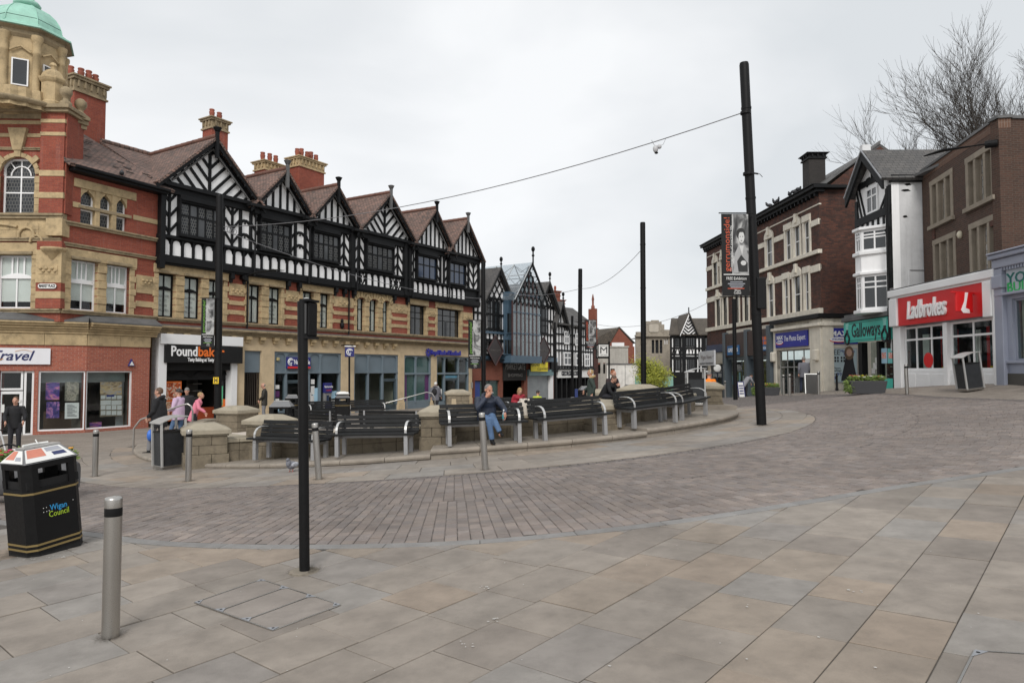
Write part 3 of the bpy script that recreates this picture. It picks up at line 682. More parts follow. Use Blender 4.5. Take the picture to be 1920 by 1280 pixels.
def chimney(par, c, w, dp, z0, z1, rz, bm, npot=4, capm=None, capz=.55, name='chimney', potm=None, rows=1):
    R_ = Matrix.Rotation(rz, 3, 'Z'); c = Vector(c); capm = capm or STONEG
    mb = MB(); mb.box((c.x, c.y, (z0+z1-capz)/2), (w, dp, z1-capz-z0), R_); o = mb.build(name, bm, par); ORG[o.name] = ORG[par.name]
    mb = MB(); zz = z1-capz
    mb.box((c.x,c.y,zz+.04), (w+.14, dp+.14, .08), R_); mb.box((c.x,c.y,zz+.04+capz*.36), (w+.03, dp+.03, capz*.72-.08), R_)
    k = max(3, int(w/.25))
    for i in range(k):
        for sg in (-1, 1):
            q = R_ @ Vector((-w/2+w*(i+.5)/k, sg*(dp/2+.05), 0)); mb.box(c*1 + Vector((q.x, q.y, zz+capz*.5-c.z)), (.07,.1,capz*.38), R_)
    for i in range(max(2, int(dp/.25))):
        for sg in (-1, 1):
            q = R_ @ Vector((sg*(w/2+.05), -dp/2+dp*(i+.5)/max(2, int(dp/.25)), 0)); mb.box(c*1 + Vector((q.x, q.y, zz+capz*.5-c.z)), (.1,.07,capz*.38), R_)
    mb.box((c.x,c.y,zz+capz*.82), (w+.2, dp+.2, capz*.16), R_); mb.box((c.x,c.y,zz+capz*.95), (w+.32, dp+.32, capz*.1), R_); mb.build('chimney_cap', capm, o)
    for i in range(npot):
        q = R_ @ Vector((-w/2+w*(i+.5)/npot, (random.random()-.5)*dp*.2, 0)); hh = .5+.16*random.random(); r = .125
        mb = MB(); mb.lathe([(r*.9,0),(r*.85,hh*.2),(r*1.1,hh*.55),(r*1.2,hh*.7),(r*.85,hh*.82),(r*1.12,hh*.9),(r*1.05,hh),(r*.75,hh),(r*.7,hh*.6)], (c.x+q.x, c.y+q.y, z1), 10); mb.build('chimney_pot', potm or LEADC, o)
    return o
def ridge(par, a, b, m=None, r=.11):
    a = Vector(a); b = Vector(b); n = max(2, int((b-a).length/.42)); mb = MB()
    for i in range(n):
        p = a.lerp(b, (i+.03)/n); q = a.lerp(b, (i+.97)/n); mb.tube([p, q], [r, r*1.12], 8)
    return mb.build('ridge_tiles', m or TILE, par)
# ================================================================== THE LONG HALF-TIMBERED BUILDING
F1 = Fac((-14.9, 29.0), (-2.8, 48.8)); S1 = lambda px, py=600: F1.hit(px, py)[0]
tb = thing('timbered_building', 'long building with six black and white timbered gables over banks and a bakery', 'building', (-9.0, 38.8, -.5))
GB = -.9
# ground floor: stone posts between shopfronts
SP = [(S1(442,720),S1(458,720)),(S1(490,720),S1(514,720)),(S1(640,720),S1(664,720)),(S1(747,720),S1(758,720)),(S1(809,720),S1(819,720)),(S1(880,720),F1.L)]
ZT = 2.76; ops = []
edges = [.3] + [x for p_ in SP for x in p_]
gaps = [(edges[2*i], edges[2*i+1]) for i in range(6)]
wall(tb, F1, .0, F1.L, GB, 3.42, [(a, b, GB, ZT) for a, b in gaps], STONEP, .35, name='ground_floor_wall')
for i, (a, b) in enumerate(SP):      # stone post plinths and caps
    part('stone_post_base', STONEP, tb, F1, a-.03, b+.03 if i < 5 else F1.L, GB, -.1, -.3, .05, .01)
# cornice with dentil brackets above the shops
cor = MB(); fbox(cor, F1, 0, F1.L+.1, 3.42, 3.52, -.3, .12); fbox(cor, F1, 0, F1.L+.15, 3.60, 3.70, -.3, .34); fbox(cor, F1, 0, F1.L+.12, 3.52, 3.60, -.3, .22); cor.build('cornice', STONEG, tb, bevel=.015)
part('lead_flashing', LEAD, tb, F1, 0, F1.L+.1, 3.70, 3.76, -.25, .30)
x = .35
while x < S1(735, 640):
    mb = MB(); fprism(mb, F1, [(x,3.26),(x+.30,3.26),(x+.30,3.42),(x,3.42)], .0, .2); fprism(mb, F1, [(x+.03,3.12),(x+.27,3.12),(x+.27,3.26),(x+.03,3.26)], .0, .11); mb.build('bracket', STONE, tb, bevel=.01); x += .80
# first floor: banded brick and stone with stone-framed windows
WZ0, WZ1 = 4.08, 5.92
WIN1 = [(295,329),(345,376.5),(391,420),(465,490),(504,528),(566,588),(600,619)]
ARC = [(668,684),(692,708),(717,730)]
BIG = [(767,799),(819,864)]
fw = [(S1(a, 550), S1(b, 550), 0) for a, b in WIN1] + [(S1(a, 570), S1(b, 570), 1) for a, b in ARC] + [(S1(a, 600), S1(b, 600), 2) for a, b in BIG]
wall(tb, F1, 0, F1.L, 3.70, 6.40, [(a, b, WZ0 if k < 2 else WZ0-.05, WZ1) for a, b, k in fw], RED, .38, d=0)
def pierbands(a, b):
    for z0, z1 in ((4.86, 5.06), (5.30, 5.86)):
        part('stone_band', STONE, tb, F1, a, b, z0, z1, -.05, .035, .008)
    part('stone_band', STONE, tb, F1, a, b, 4.42, 4.62, -.05, .032, .008)
    # carved square panel
    mb = MB(); c = (a+b)/2; w = min(.42, (b-a)*.36)
    fbox(mb, F1, c-w, c+w, 5.36, 5.66, .03, .05)
    o = mb.build('carved_panel', STONE, tb); m2 = MB()
    for k in range(5):
        q = F1.p(c-w*.75+w*1.5*k/4, 5.51+.05*(-1)**k, .055); m2.ell(q, (.06,.06,.05), 8, 5)
    m2.build('carving', STONE, o)
sill = MB(); fbox(sill, F1, 0, F1.L+.04, 3.98, 4.07, -.1, .12); fbox(sill, F1, 0, F1.L+.03, 3.90, 3.98, -.1, .07); sill.build('sill_course', STONEG, tb, bevel=.012)
def quoins(s, w, z0, z1, side):
    z = z0; i = 0
    while z < z1-.02:
        h = min(.30 if i % 2 == 0 else .24, z1-z); ww = w + (.07 if i % 2 else 0)
        a, b = (s-ww, s+.03) if side < 0 else (s-.03, s+ww)
        part('quoin_stone', STONE, tb, F1, a, b, z+.004, z+h-.004, -.2, .06 if i % 2 else .045, .012); z += h; i += 1
groups = [[0,1,2],[3,4],[5,6],[7,8,9],[10],[11]]
for g in groups:
    a, b = fw[g[0]][0], fw[g[-1]][1]; k = fw[g[0]][2]
    quoins(a, .16, 4.07, 5.9, -1); quoins(b, .16, 4.07, 5.9, 1)
    for i, j in zip(g[:-1], g[1:]):      # shafts between lights
        s = (fw[i][1]+fw[j][0])/2; w = (fw[j][0]-fw[i][1])/2
        z = 4.07; n = 0
        while z < 5.88:
            h = min(.28, 5.9-z); part('shaft_stone', STONE, tb, F1, s-w-.002, s+w+.002, z+.004, z+h-.004, -.25, .06 if n % 2 else .03, .015); z += h; n += 1
    if k != 1:
        part('lintel', STONE, tb, F1, a-.2, b+.2, WZ1, 6.30, -.3, .07, .015)
        for i in g: part('lintel_moulding', STONEG, tb, F1, fw[i][0]-.05, fw[i][1]+.05, WZ1+.01, WZ1+.12, .0, .13, .02)
    else:
        part('lintel', STONE, tb, F1, a-.2, b+.2, WZ1+.03, 6.34, -.3, .05, .015)
        for i in g:
            c = (fw[i][0]+fw[i][1])/2; r = (fw[i][1]-fw[i][0])/2
            for q in range(7):
                w = math.pi*(q+.5)/7; A = (c+math.cos(w)*r*1.02, WZ1-.16+math.sin(w)*.2); B = (c+math.cos(w)*r*1.9, WZ1-.1+math.sin(w)*.55)
                mb = MB(); fbeam(mb, F1, A, B, .13, .03, .12 if q % 2 else .09); mb.build('voussoir', STONE, tb, bevel=.01)
for a, b in ((fw[2][1]+.25, fw[3][0]-.2), (fw[4][1]+.24, fw[5][0]-.2), (fw[6][1]+.24, fw[7][0]-.22), (fw[9][1]+.24, fw[10][0]-.2), (fw[10][1]+.2, fw[11][0]-.2), (fw[11][1]+.2, F1.L)): pierbands(a, b)
SOL = mat('etched lettering', (.16,.16,.15), .8)
for i, (a, b, k) in enumerate(fw):
    if k == 0:
        o = window(tb, F1, a, b, WZ0, WZ1, .2, ss=[.5], zs=[.66], fr=.07, bar=.05, fm=BLK, gm=GLC, blind=BLIND, skip=None)
        mb = MB(); pl = [(a+.06, WZ0+1.16)] + [(a+.06+(b-a-.12)*q/6, WZ0+1.22+.10*math.sin(math.pi*q/6)) for q in range(7)] + [(b-.06, WZ0+1.16)]
        fprism(mb, F1, pl, -.255, -.19); mb.build('transom', BLK, o)
        if i in (0,1,4,6):
            for q, t in enumerate(('SOLICITORS', 'SCOTT', 'MORAN', 'HALWELL')): ftext(t, o, F1, (a+b)/2, 4.98-.2*q, -.236, .15, SOL, ext=.001, width=(b-a)*.66*(1 if q in (0,3) else .6))
    elif k == 1: window(tb, F1, a, b, WZ0, WZ1+.12, .2, ss=[.5], zs=[.64], fr=.06, bar=.045, fm=BLK, gm=GLC, blind=BLIND, arch=.3)
    else: window(tb, F1, a, b, WZ0-.05, WZ1, .2, ss=[1/3,2/3] if i == 11 else [.5], zs=[.58,.79], fr=.07, bar=.045, fm=BLK, gm=GLD, blind=None)
# ---- jettied timber storey
TZ0, TZ1 = 6.42, 9.66; D0 = .16
part('backing_wall', WHT, tb, F1, -.02, F1.L+.55, 6.40, 9.7, -.3, D0-.06)
bres = MB(); fbox(bres, F1, -.12, F1.L+.6, 6.36, 6.66, -.3, .30); fbox(bres, F1, -.12, F1.L+.6, 6.28, 6.36, -.3, .24); bres.build('bressummer', TIMB, tb, bevel=.02)
rail = MB(); fbox(rail, F1, -.1, F1.L+.58, 7.40, 7.56, -.1, .24); fbox(rail, F1, -.1, F1.L+.58, 7.42, 7.50, .24, .29); rail.build('sill_rail', TIMB, tb, bevel=.012)
tie = MB(); fbox(tie, F1, -.1, F1.L+.58, 9.34, 9.70, -.1, .28); tie.build('wall_plate', TIMB, tb, bevel=.015)
part('boarding', TIMB, tb, F1, -.1, F1.L+.58, 6.66, 7.40, -.1, D0-.03)
def beam(a, b, w=.13, d0=D0-.1, d1=D0, nm='timber_beam'):
    mb = MB(); fbeam(mb, F1, a, b, w, d0, d1); return mb.build(nm, TIMB, tb)
def pst(s, w=.16, z0=7.5, z1=9.4, d1=.22): return part('timber_post', TIMB, tb, F1, s-w/2, s+w/2, z0, z1, D0-.1, d1, .008)
# arcaded white panels between studs
def archplate(s, w, z0=6.72, z1=7.36, d=D0-.028, kind=0):
    mb = MB(); h = w/2; r = w*.36
    if kind == 0:
        pl = [(s-h,z0),(s+h,z0),(s+h,z1-h*.95),(s+h*.8,z1-h*.9),(s+h*.8,z1-h*.7)] + [(s+math.cos(t)*h*.82, z1-h*.7+math.sin(t)*h*.7) for t in (.5,1.0,math.pi/2,math.pi-1,math.pi-.5)] + [(s-h*.8,z1-h*.7),(s-h*.8,z1-h*.9),(s-h,z1-h*.95)]
    elif kind == 1: pl = [(s-h,z0),(s+h,z0),(s+h,z1-.26),(s+h*.5,z1-.16),(s,z1-.02),(s-h*.5,z1-.16),(s-h,z1-.26)]
    else: pl = [(s-h*.25,(z0+z1)/2-.02),(s,z0+.08),(s+h*.25,(z0+z1)/2-.02),(s+h*.8,(z0+z1)/2),(s+h*.25,(z0+z1)/2+.02),(s,z1-.04),(s-h*.25,(z0+z1)/2+.02),(s-h*.8,(z0+z1)/2)]
    fprism(mb, F1, pl, d, d+.02); mb.build('plaster_panel', WHT, tb)
sp = .515; n = int((F1.L+.4)/sp); x = .22
ogee = [S1(456,470), S1(560,505), S1(645,520)]; dia = [S1(663,530), S1(675,530), S1(737,540), S1(748,545)]
for i in range(n):
    s = x + sp*i
    k = 1 if min(abs(s-o_) for o_ in ogee) < sp/2 else (2 if min(abs(s-o_) for o_ in dia) < sp/2 else 0)
    if i > n-3: continue
    if k == 2:
        archplate(s, .36, kind=2)
        for sg in (-1, 1):
            for z_ in (6.72, 7.22): mb = MB(); fprism(mb, F1, [(s+sg*.06, z_),(s+sg*.17, z_),(s+sg*.17, z_+.14)][::sg], D0-.028, D0-.008); mb.build('plaster_panel', WHT, tb)
    else: archplate(s, .385 if k == 0 else .43, kind=k)
    part('timber_stud', TIMB, tb, F1, s+sp/2-.05, s+sp/2+.05, 6.66, 7.40, D0-.1, .22, .01)
# windows of the timber storey
TW = [(331,409),(482,537),(581,629),(682,731),(777,812),(836,866)]
tw = [(S1(a, 420), S1(b, 440)) for a, b in TW]
for i, (a, b) in enumerate(tw):
    FO = Fac(tuple(F1.p(0,0,.30)[:2]), tuple(F1.p(F1.L,0,.30)[:2]))
    mb = MB(); fbox(mb, F1, a-.06, b+.06, 7.56, 7.66, 0, .40); fbox(mb, F1, a-.06, b+.06, 9.04, 9.34, 0, .38); fbox(mb, F1, a-.06, b+.06, 9.12, 9.2, .38, .46); fbox(mb, F1, a-.06, a, 7.66, 9.04, 0, .36); fbox(mb, F1, b, b+.06, 7.66, 9.04, 0, .36); mb.build('window_surround', TIMB, tb, bevel=.012)
    gm = LDG if i < 4 else GLB
    window(tb, FO, a, b, 7.66, 9.04, .03, ss=[.2,.4,.6,.8] if i < 4 else [1/3,2/3], zs=[.62], fr=.05, bar=.07, fm=TIMB, gm=[LDG, LDG, mat('grey window glass', (.075,.08,.085), .12, bmp=0)] if i < 4 else GLB)
def chev(s0, s1, v=1, half=0):
    """braces falling to (v=1) or rising to (v=-1) a middle post; half: -1 only left half, +1 only right half"""
    z0, z1 = 7.56, 9.36; pitch = .66
    if half == 0: c = (s0+s1)/2; pst(c, .09, d1=D0+.03); hs = [(s0, c, 1), (c, s1, -1)]
    else: hs = [(s0, s1, 1 if half < 0 else -1)]
    for a, b, sg in hs:
        rise = (b-a)*1.25; k = -1
        while True:
            zb = z0 + pitch*k + .12
            if zb > z1: break
            A, B = ((a, zb+rise), (b, zb)) if sg*v > 0 else ((a, zb), (b, zb+rise))
            # clip to the panel
            def cl(A, B):
                (x0, y0), (x1, y1) = A, B; t0, t1 = 0, 1
                for lo, hi in ((z0, z1),):
                    dy = y1-y0
                    ta, tb_ = (lo-y0)/dy, (hi-y0)/dy
                    if ta > tb_: ta, tb_ = tb_, ta
                    t0, t1 = max(t0, ta), min(t1, tb_)
                if t0 >= t1-.1: return None
                return (x0+(x1-x0)*t0, y0+dy*t0), (x0+(x1-x0)*t1, y0+dy*t1)
            c_ = cl(A, B)
            if c_: beam(*c_, w=.10)
            k += 1
def arcpanel(s0, s1):
    c = (s0+s1)/2
    for z in (8.1, 8.75):
        for a, b in (((s0, z), (c-.1, z+.12)), ((c-.1, z+.12), (c+.1, z+.12)), ((c+.1, z+.12), (s1, z))): beam(a, b, .12)
        beam((c, z-.05), (c, z+.08), .05)
S = lambda px: S1(px, 430)
pst(.02, .22, 6.1, 9.6, .32)
chev(S(297), S(329)); pst(S(330), .1)
pst(S(414), .14); chev(S(418), S(445)); pst(S(446.5), .12); arcpanel(S(448), S(464)); pst(S(466), .12); chev(S(468), S(480), 1, -1); pst(S(481), .1)
chev(S(539), S(549), -1, -1); pst(S(550), .12); arcpanel(S(552), S(567)); pst(S(568.5), .12); chev(S(570), S(580), 1, -1)
pst(S(538), .1); pst(S(630), .1); chev(S(631), S(652), -1); pst(S(655.5), .3, 6.4, 9.6, .34); chev(S(659), S(682), -1); pst(S(681), .1)
pst(S(732), .1); chev(S(733), S(752), -1); pst(S(754.5), .22, 6.4, 9.6, .34); pst(S(763), .22, 6.4, 9.6, .34); chev(S(768), S(776), -1, -1)
chev(S(813), S(822), -1, 1); pst(S(822.5), .12); pst(S(829), .12); chev(S(830), S(836), -1, -1); chev(S(867), S(875), -1, 1); pst(S(875), .12); chev(S(876.5), F1.L+.45, 1); pst(F1.L+.5, .14, 6.4, 9.6, .26)
# ---- gables
GAB = [(2.25, 2.45, 2.38, 1), (6.2, 1.75, 1.92, 0), (9.65, 1.75, 1.9, 0), (13.85, 2.4, 2.42, 1), (18.25, 2.0, 2.4, 0), (21.75, 1.95, 2.35, 0)]
RB = -4.5                      # main ridge line behind the gables
for gi, (c, hw, h, fan) in enumerate(GAB):
    zb, za = 9.66, 9.66+h; gp = h/hw
    mb = MB(); fprism(mb, F1, [(c-hw,zb),(c+hw,zb),(c,za)], -.2, .12); mb.build('gable_wall', WHT, tb)
    mb = MB(); fbox(mb, F1, c-hw-.1, c+hw+.1, zb-.04, zb+.14, -.05, .42); mb.build('tie_beam', TIMB, tb, bevel=.02)
    if fan:
        beam((c, zb+.1), (c, za-.25), .12, .05, .2)
        for k in range(7):
            zz = zb + .02 + .60*(k-3)
            for sg in (-1, 1):
                x0 = c; z0_ = zz; x1 = c+sg*hw; z1_ = zz+hw*1.05
                # stop at the rake: z = za - gp*|x-c|
                t = (za-.1-z0_)/((gp+1.05)*hw); t = min(1, t); t0 = max(0, (zb+.1-z0_)/(1.05*hw)) if z0_ < zb+.1 else 0
                if t <= t0+.05: continue
                beam((x0+sg*hw*t0, z0_+hw*1.05*t0), (x0+sg*hw*t, z0_+hw*1.05*t), .12, .05, .18)
    else:
        k = int(hw/.42)
        for q in range(-k, k+1):
            x = c+q*.44; zt = za-gp*abs(x-c)-.05
            if zt > zb+.3: beam((x, zb+.1), (x, zt), .115, .05, .18)
    # barge boards, inner rafters, finial, roof planes
    D1 = .60
    for sg in (-1, 1):
        ex = (c+sg*(hw+.28), za+.12-(hw+.28)*gp)
        mb = MB(); fprism(mb, F1, ([(c, za+.12), (c, za-.15), (ex[0], ex[1]-.20), (ex[0], ex[1]+.04)][::sg]), D1-.06, D1); 
        o = mb.build('barge_board', TIMB, tb)
        # carved cusps along the inner edge
        m2 = MB(); nn = 7
        for q in range(1, nn):
            f = q/nn; x = c+sg*(hw+.28)*f; z = za-.15 + (ex[1]-.20-za+.15)*f; m2.ell(F1.p(x, z-.02, D1-.03), (.06,.06,.07), 8, 5)
        m2.build('carved_cusps', TIMB, o, kind='stuff')
        mb = MB(); fprism(mb, F1, ([(c, za-.10), (c, za-.26), (c+sg*(hw-.04), zb+.12), (c+sg*(hw+.1), zb+.12)][::sg]), .12, .34); mb.build('rafter', TIMB, tb)
        # soffit rafter end (pale top edge) between board and wall
        mb = MB(); A = F1.p(c, za-.30, .36); B = F1.p(c+sg*(hw*.78), za-.30-gp*hw*.78, .36); mb.tube([A, B], .05, 4, 0); mb.build('purlin', mat('weathered timber', (.13,.13,.13), .8), tb)
        e1, e0 = F1.p(ex[0], ex[1]+.10, D1+.06), F1.p(ex[0], ex[1]+.10, RB); r1, r0 = F1.p(c, za+.22, D1+.06), F1.p(c, za+.22, RB)
        mb = MB(); mb.slab([e1, e0, r0, r1] if sg > 0 else [r1, r0, e0, e1], .10); mb.build('roof', TILE, tb)
    ridge(tb, F1.p(c, za+.24, D1+.02), F1.p(c, za+.24, RB), mat('ridge clay', (.16,.08,.06), .9, dirt=.5))
    mb = MB(); fbox(mb, F1, c-.07, c+.07, za-.75, za+.45, D1-.02, D1+.12); mb.lathe([(.0001,.0),(.12,.0),(.17,.12),(.20,.16),(.10,.2),(.0001,.2)], F1.p(c, za+.45, D1+.05), 8); mb.build('finial', LEAD if gi % 2 else TIMB, tb, bevel=.008)
# valley gutters with hoppers between the gables
for a, b in zip(GAB[:-1], GAB[1:]):
    s = (a[0]+a[1]+b[0]-b[1])/2; mb = MB(); fbox(mb, F1, s-.5, s+.5, 9.52, 9.68, .28, .68); fbox(mb, F1, s-.14, s+.14, 9.25, 9.52, .24, .5); mb.build('gutter', TIMB, tb, bevel=.03)
    mb = MB(); mb.tube([F1.p(s, 9.3, .42), F1.p(s, 9.0, .38), F1.p(s, 6.3, .36)], .05, 8); mb.build('downpipe', TIMB, tb)
mr = MB(); mr.slab([F1.p(-.1,9.75,.1), F1.p(F1.L+.5,9.75,.1), F1.p(F1.L+.5,12.25,RB), F1.p(-.1,12.25,RB)], .1)
mr.slab([F1.p(-.1,12.25,RB), F1.p(F1.L+.5,12.25,RB), F1.p(F1.L+.5,9.6,-9.5), F1.p(-.1,9.6,-9.5)], .1); mr.build('main_roof', TILE, tb)
ridge(tb, F1.p(-.1,12.3,RB), F1.p(F1.L+.5,12.3,RB))
fl_ = MB(); fbox(fl_, F1, F1.L+.0, F1.L+.12, GB, 9.7, -9.5, -.36); fl_.build('end_wall', RED, tb)
part('rear_wall', RED, tb, F1, 0, F1.L, GB, 9.6, -9.6, -9.3)
corb = [fw[2][1]+.3, fw[3][0]-.28, fw[4][1]+.3, fw[5][0]-.28, fw[6][1]+.3, fw[6][1]+.95, fw[7][0]-.3, fw[9][1]+.3, fw[10][0]-.3]
for s in corb:
    mb = MB(); fprism(mb, F1, [(s-.09,6.3),(s+.09,6.3),(s+.09,6.02),(s-.09,6.02)][::-1], .0, .26); fprism(mb, F1, [(s-.07,6.02),(s+.07,6.02),(s+.05,5.86),(s-.05,5.86)][::-1], .0, .15); mb.build('jetty_bracket', TIMB, tb, bevel=.03)
# chimneys standing on this roof
def chim_at(par, F, px0, px1, pybase, pytop, d, dp, bm, npot, **k):
    s0, z1 = F.hit(px0, pytop, d); s1, _ = F.hit(px1, pytop, d); w = (s1-s0)*.72
    c = F.p((s0+s1)/2, 0, d); zb = F.hit((px0+px1)/2, pybase, d)[1]
    return chimney(par, c, w, dp, zb, z1, math.atan2(F.u.y, F.u.x), bm, npot, **k)
chim_at(tb, F1, 383, 425, 300, 219, RB-.2, .8, RED, 2, capz=.62)
chim_at(tb, F1, 480, 527, 345, 300, RB-.4, .9, RED, 3, capz=.55, capm=STONE)
chim_at(tb, F1, 541, 606, 370, 291, RB+.4, 1.0, RED, 5, capz=.62, capm=STONE)
# rainwater pipes on the first floor, lamp arm and bell box
for px in (461.5, 652): mb = MB(); s = S1(px, 560); mb.tube([F1.p(s,6.3,.1), F1.p(s,3.8,.1)], .045, 8); mb.build('downpipe', BLK, tb)
# ================================================================== SHOPFRONTS OF THE LONG BUILDING
ORANGE = mat('orange print', (.75,.16,.02), .6, var=.1, bmp=0)
WLET = mat('white lettering', (.82,.82,.82), .5, var=.02, bmp=0)
NAVY = mat('navy sign panel', (.025,.028,.16), .4, var=.05, bmp=0)
REDL = mat('red print', (.6,.02,.02), .5, var=.05, bmp=0)
CREAMW = mat('cream interior', (.42,.38,.30), .9, var=.08)
PAPER = mat('paper', (.72,.72,.70), .8, var=.03, bmp=0)
PBLUE = mat('pale blue paper', (.35,.55,.68), .8, var=.05, bmp=0)
TEALG = glass('teal film glass', (.42,.62,.60), .45, .05, (.10,.19,.18))
PURP = mat('purple film', (.10,.03,.12), .3, bmp=0)
gs = gaps
# bakery
a, b = gs[0]
bk = lambda n, m, s0, s1, z0, z1, d0, d1, bv=0: part(n, m, tb, F1, s0, s1, z0, z1, d0, d1, bv)
sL, sR = S1(283,700), S1(431,700)
bk('shopfront_post', WHTP, .0, .36, GB, 3.2, -.3, .22, .01); bk('shopfront_post', WHTP, sR, b-.01, GB, 3.2, -.3, .12, .01)
bk('fascia_top', WHTP, .02, b+.15, 2.93, 3.36, -.1, .30, .01)
sg = thing('shop_sign', 'black bakery fascia sign with white and orange lettering', 'sign', F1.p((a+b)/2, 2.6, .3))
part('board', BLKM, sg, F1, .22, b+.1, 2.14, 2.90, .05, .34, .01)
sc = S1(311, 660)
o1 = ftext('Pound', sg, F1, sc, 2.62, .345, .60, WLET, ext=.015, width=S1(360,660)-sc, bold=.012, align='LEFT'); 
ftext('baker', sg, F1, S1(362,660), 2.62, .345, .60, ORANGE, ext=.015, width=S1(411,660)-S1(362,660), bold=.012, align='LEFT')
ftext('Tasty Baking at Tasty Prices', sg, F1, S1(343,670), 2.28, .345, .21, WLET, ext=.01, width=S1(407,670)-S1(343,670), bold=.006, align='LEFT')
bk('shutter_box', BLKM, .36, sR, 1.82, 2.14, -.28, .02); bk('awning_valance', BLKM, .36, sR, 1.40, 1.82, -.36, -.30)
for k in range(5):
    mb = MB(); mb.tube([F1.p(.4+k*.95, 1.78, -.27), F1.p(.9+k*.95, 1.60-.05*(k % 2), -.24), F1.p(1.35+k*.9, 1.78, -.27)], .03, 6); mb.build('awning_fold', BLKM, tb)
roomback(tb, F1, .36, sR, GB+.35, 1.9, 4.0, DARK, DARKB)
FOOD = picture('food poster', [(.3,(.12,.02,.01)),(.45,(.65,.12,.02)),(.52,(.75,.7,.6)),(.6,(.55,.2,.03)),(.75,(.06,.02,.01))], 4, 2)
bk('poster', ORANGE, .40, 1.38, -.35, 1.35, -.32, -.29); bk('food_print', FOOD, .46, 1.32, .55, 1.28, -.29, -.282); bk('food_print', FOOD, .46, 1.32, -.28, .48, -.29, -.282)
bk('counter', mat('orange counter front', (.42,.07,.02), .6), 1.5, 3.6, GB+.4, .12, -1.4, -.9)
for k in range(5): bk('shelf', mat('shelf board', (.2,.19,.18), .7), S1(395), S1(412), -.1+.32*k, -.06+.32*k, -1.6, -1.2)
bk('shelf_back', DARKB, S1(393), S1(414), -.3, 1.45, -1.65, -1.6)
bk('door_frame', BLK, S1(413), S1(416), -.5, 1.4, -.35, -.25); bk('door', GLS, S1(416), S1(430), -.45, 1.38, -.33, -.31)
bk('notice', PAPER, S1(417.5), S1(424), .35, 1.0, -.308, -.30); bk('notice', ORANGE, S1(401,740)+.6, S1(405,740)+.7, .15, .5, -.308, -.30); bk('notice', mat('green notice', (.1,.5,.25), .6), S1(424), S1(428), .2, 1.1, -.308, -.30)
# barred gate
a, b = gs[1]; gb = GREYB
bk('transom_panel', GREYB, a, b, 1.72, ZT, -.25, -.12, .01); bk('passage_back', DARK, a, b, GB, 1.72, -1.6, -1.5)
gate = bk('gate', mat('brown black iron', (.03,.022,.016), .6), a, b, .0, .16, -.18, -.12)
n = 9
for k in range(n):
    s = a+.06+(b-a-.12)*k/(n-1); mb = MB(); mb.tube([F1.p(s,GB,-.15), F1.p(s,1.70,-.15)], .022, 6, 0); o = mb.build('bar', MATS['brown black iron'], gate); ORG[o.name] = ORG[tb.name]
# bank front with cash machine
def bankfront(a, b, mull, ztr, doors=(), wallm=DARKB, gm=None, top='panel'):
    gm = gm or GLS; roomback(tb, F1, a, b, GB+.3, ZT-.06, 3.2, wallm)
    bk('shopfront_sill', GREYB, a, b, GB, -.05 if not doors else -.2, -.3, -.1)
    mb = MB(); fbox(mb, F1, a, b, ZT-.09, ZT, -.3, -.06); fbox(mb, F1, a, b, ztr-.06, ztr+.06, -.25, -.03)
    for s in [a+.06] + list(mull) + [b-.06]: fbox(mb, F1, s-.06, s+.06, -.2, ZT-.09, -.25, -.05)
    mb.build('shopfront_frame', GREYB, tb, bevel=.008)
    xs = [a+.06] + list(mull) + [b-.06]
    for i in range(len(xs)-1):
        x0, x1 = xs[i]+.06, xs[i+1]-.06
        if top == 'panel': bk('fascia_panel', GREYB, x0, x1, ztr+.06, ZT-.09, -.18, -.12, .01)
        else: bk('upper_pane', gm, x0, x1, ztr+.06, ZT-.09, -.17, -.155)
        # curved corner brackets under the head
        mb = MB()
        for sg_ in (0, 1):
            e_ = x0 if sg_ == 0 else x1; q = 1 if sg_ == 0 else -1
            pl = [(e_, ZT-.09)] + [(e_+q*.2*math.sin(t), ZT-.09-.2*(1-math.cos(t))) for t in (math.pi/2*.999, 1.1, .75, .4)][::1] + [(e_, ZT-.3)]
            pl = [(e_, ZT-.09), (e_+q*.2, ZT-.09), (e_+q*.1, ZT-.115), (e_+q*.04, ZT-.17), (e_, ZT-.3)]
            fprism(mb, F1, pl if sg_ == 0 else pl[::-1], -.12, -.06)
        mb.build('corner_bracket', GREYB, tb)
        if i in doors:
            mb = MB(); fbox(mb, F1, x0, x1, 1.25, 1.33, -.25, -.08); fbox(mb, F1, x0, x0+.09, -.5, 1.25, -.24, -.1); fbox(mb, F1, x1-.09, x1, -.5, 1.25, -.24, -.1); fbox(mb, F1, x0+.09, x1-.09, 1.17, 1.25, -.24, -.1); fbox(mb, F1, x0+.09, x1-.09, -.5, -.2, -.24, -.1)
            dr = mb.build('door', mat('dark blue grey', (.06,.085,.10), .4), tb); m2 = MB(); fbox(m2, F1, x0+.09, x1-.09, -.2, 1.17, -.18, -.165); m2.build('door_pane', gm, dr); bk('pane', gm, x0, x1, 1.33, ztr-.06, -.17, -.155)
        else: bk('pane', gm, x0, x1, -.05 if not doors else -.2, ztr-.06, -.17, -.155)
a, b = gs[2]; ml = [S1(538,710), S1(581,710), S1(602,710)]
bankfront(a, b, ml, 1.72, (1,))
def notices(lst):
    for px, z0, z1, w, m in lst: s = S1(px, 720); bk('notice', m, s-w/2, s+w/2, z0, z1, -.150, -.146)
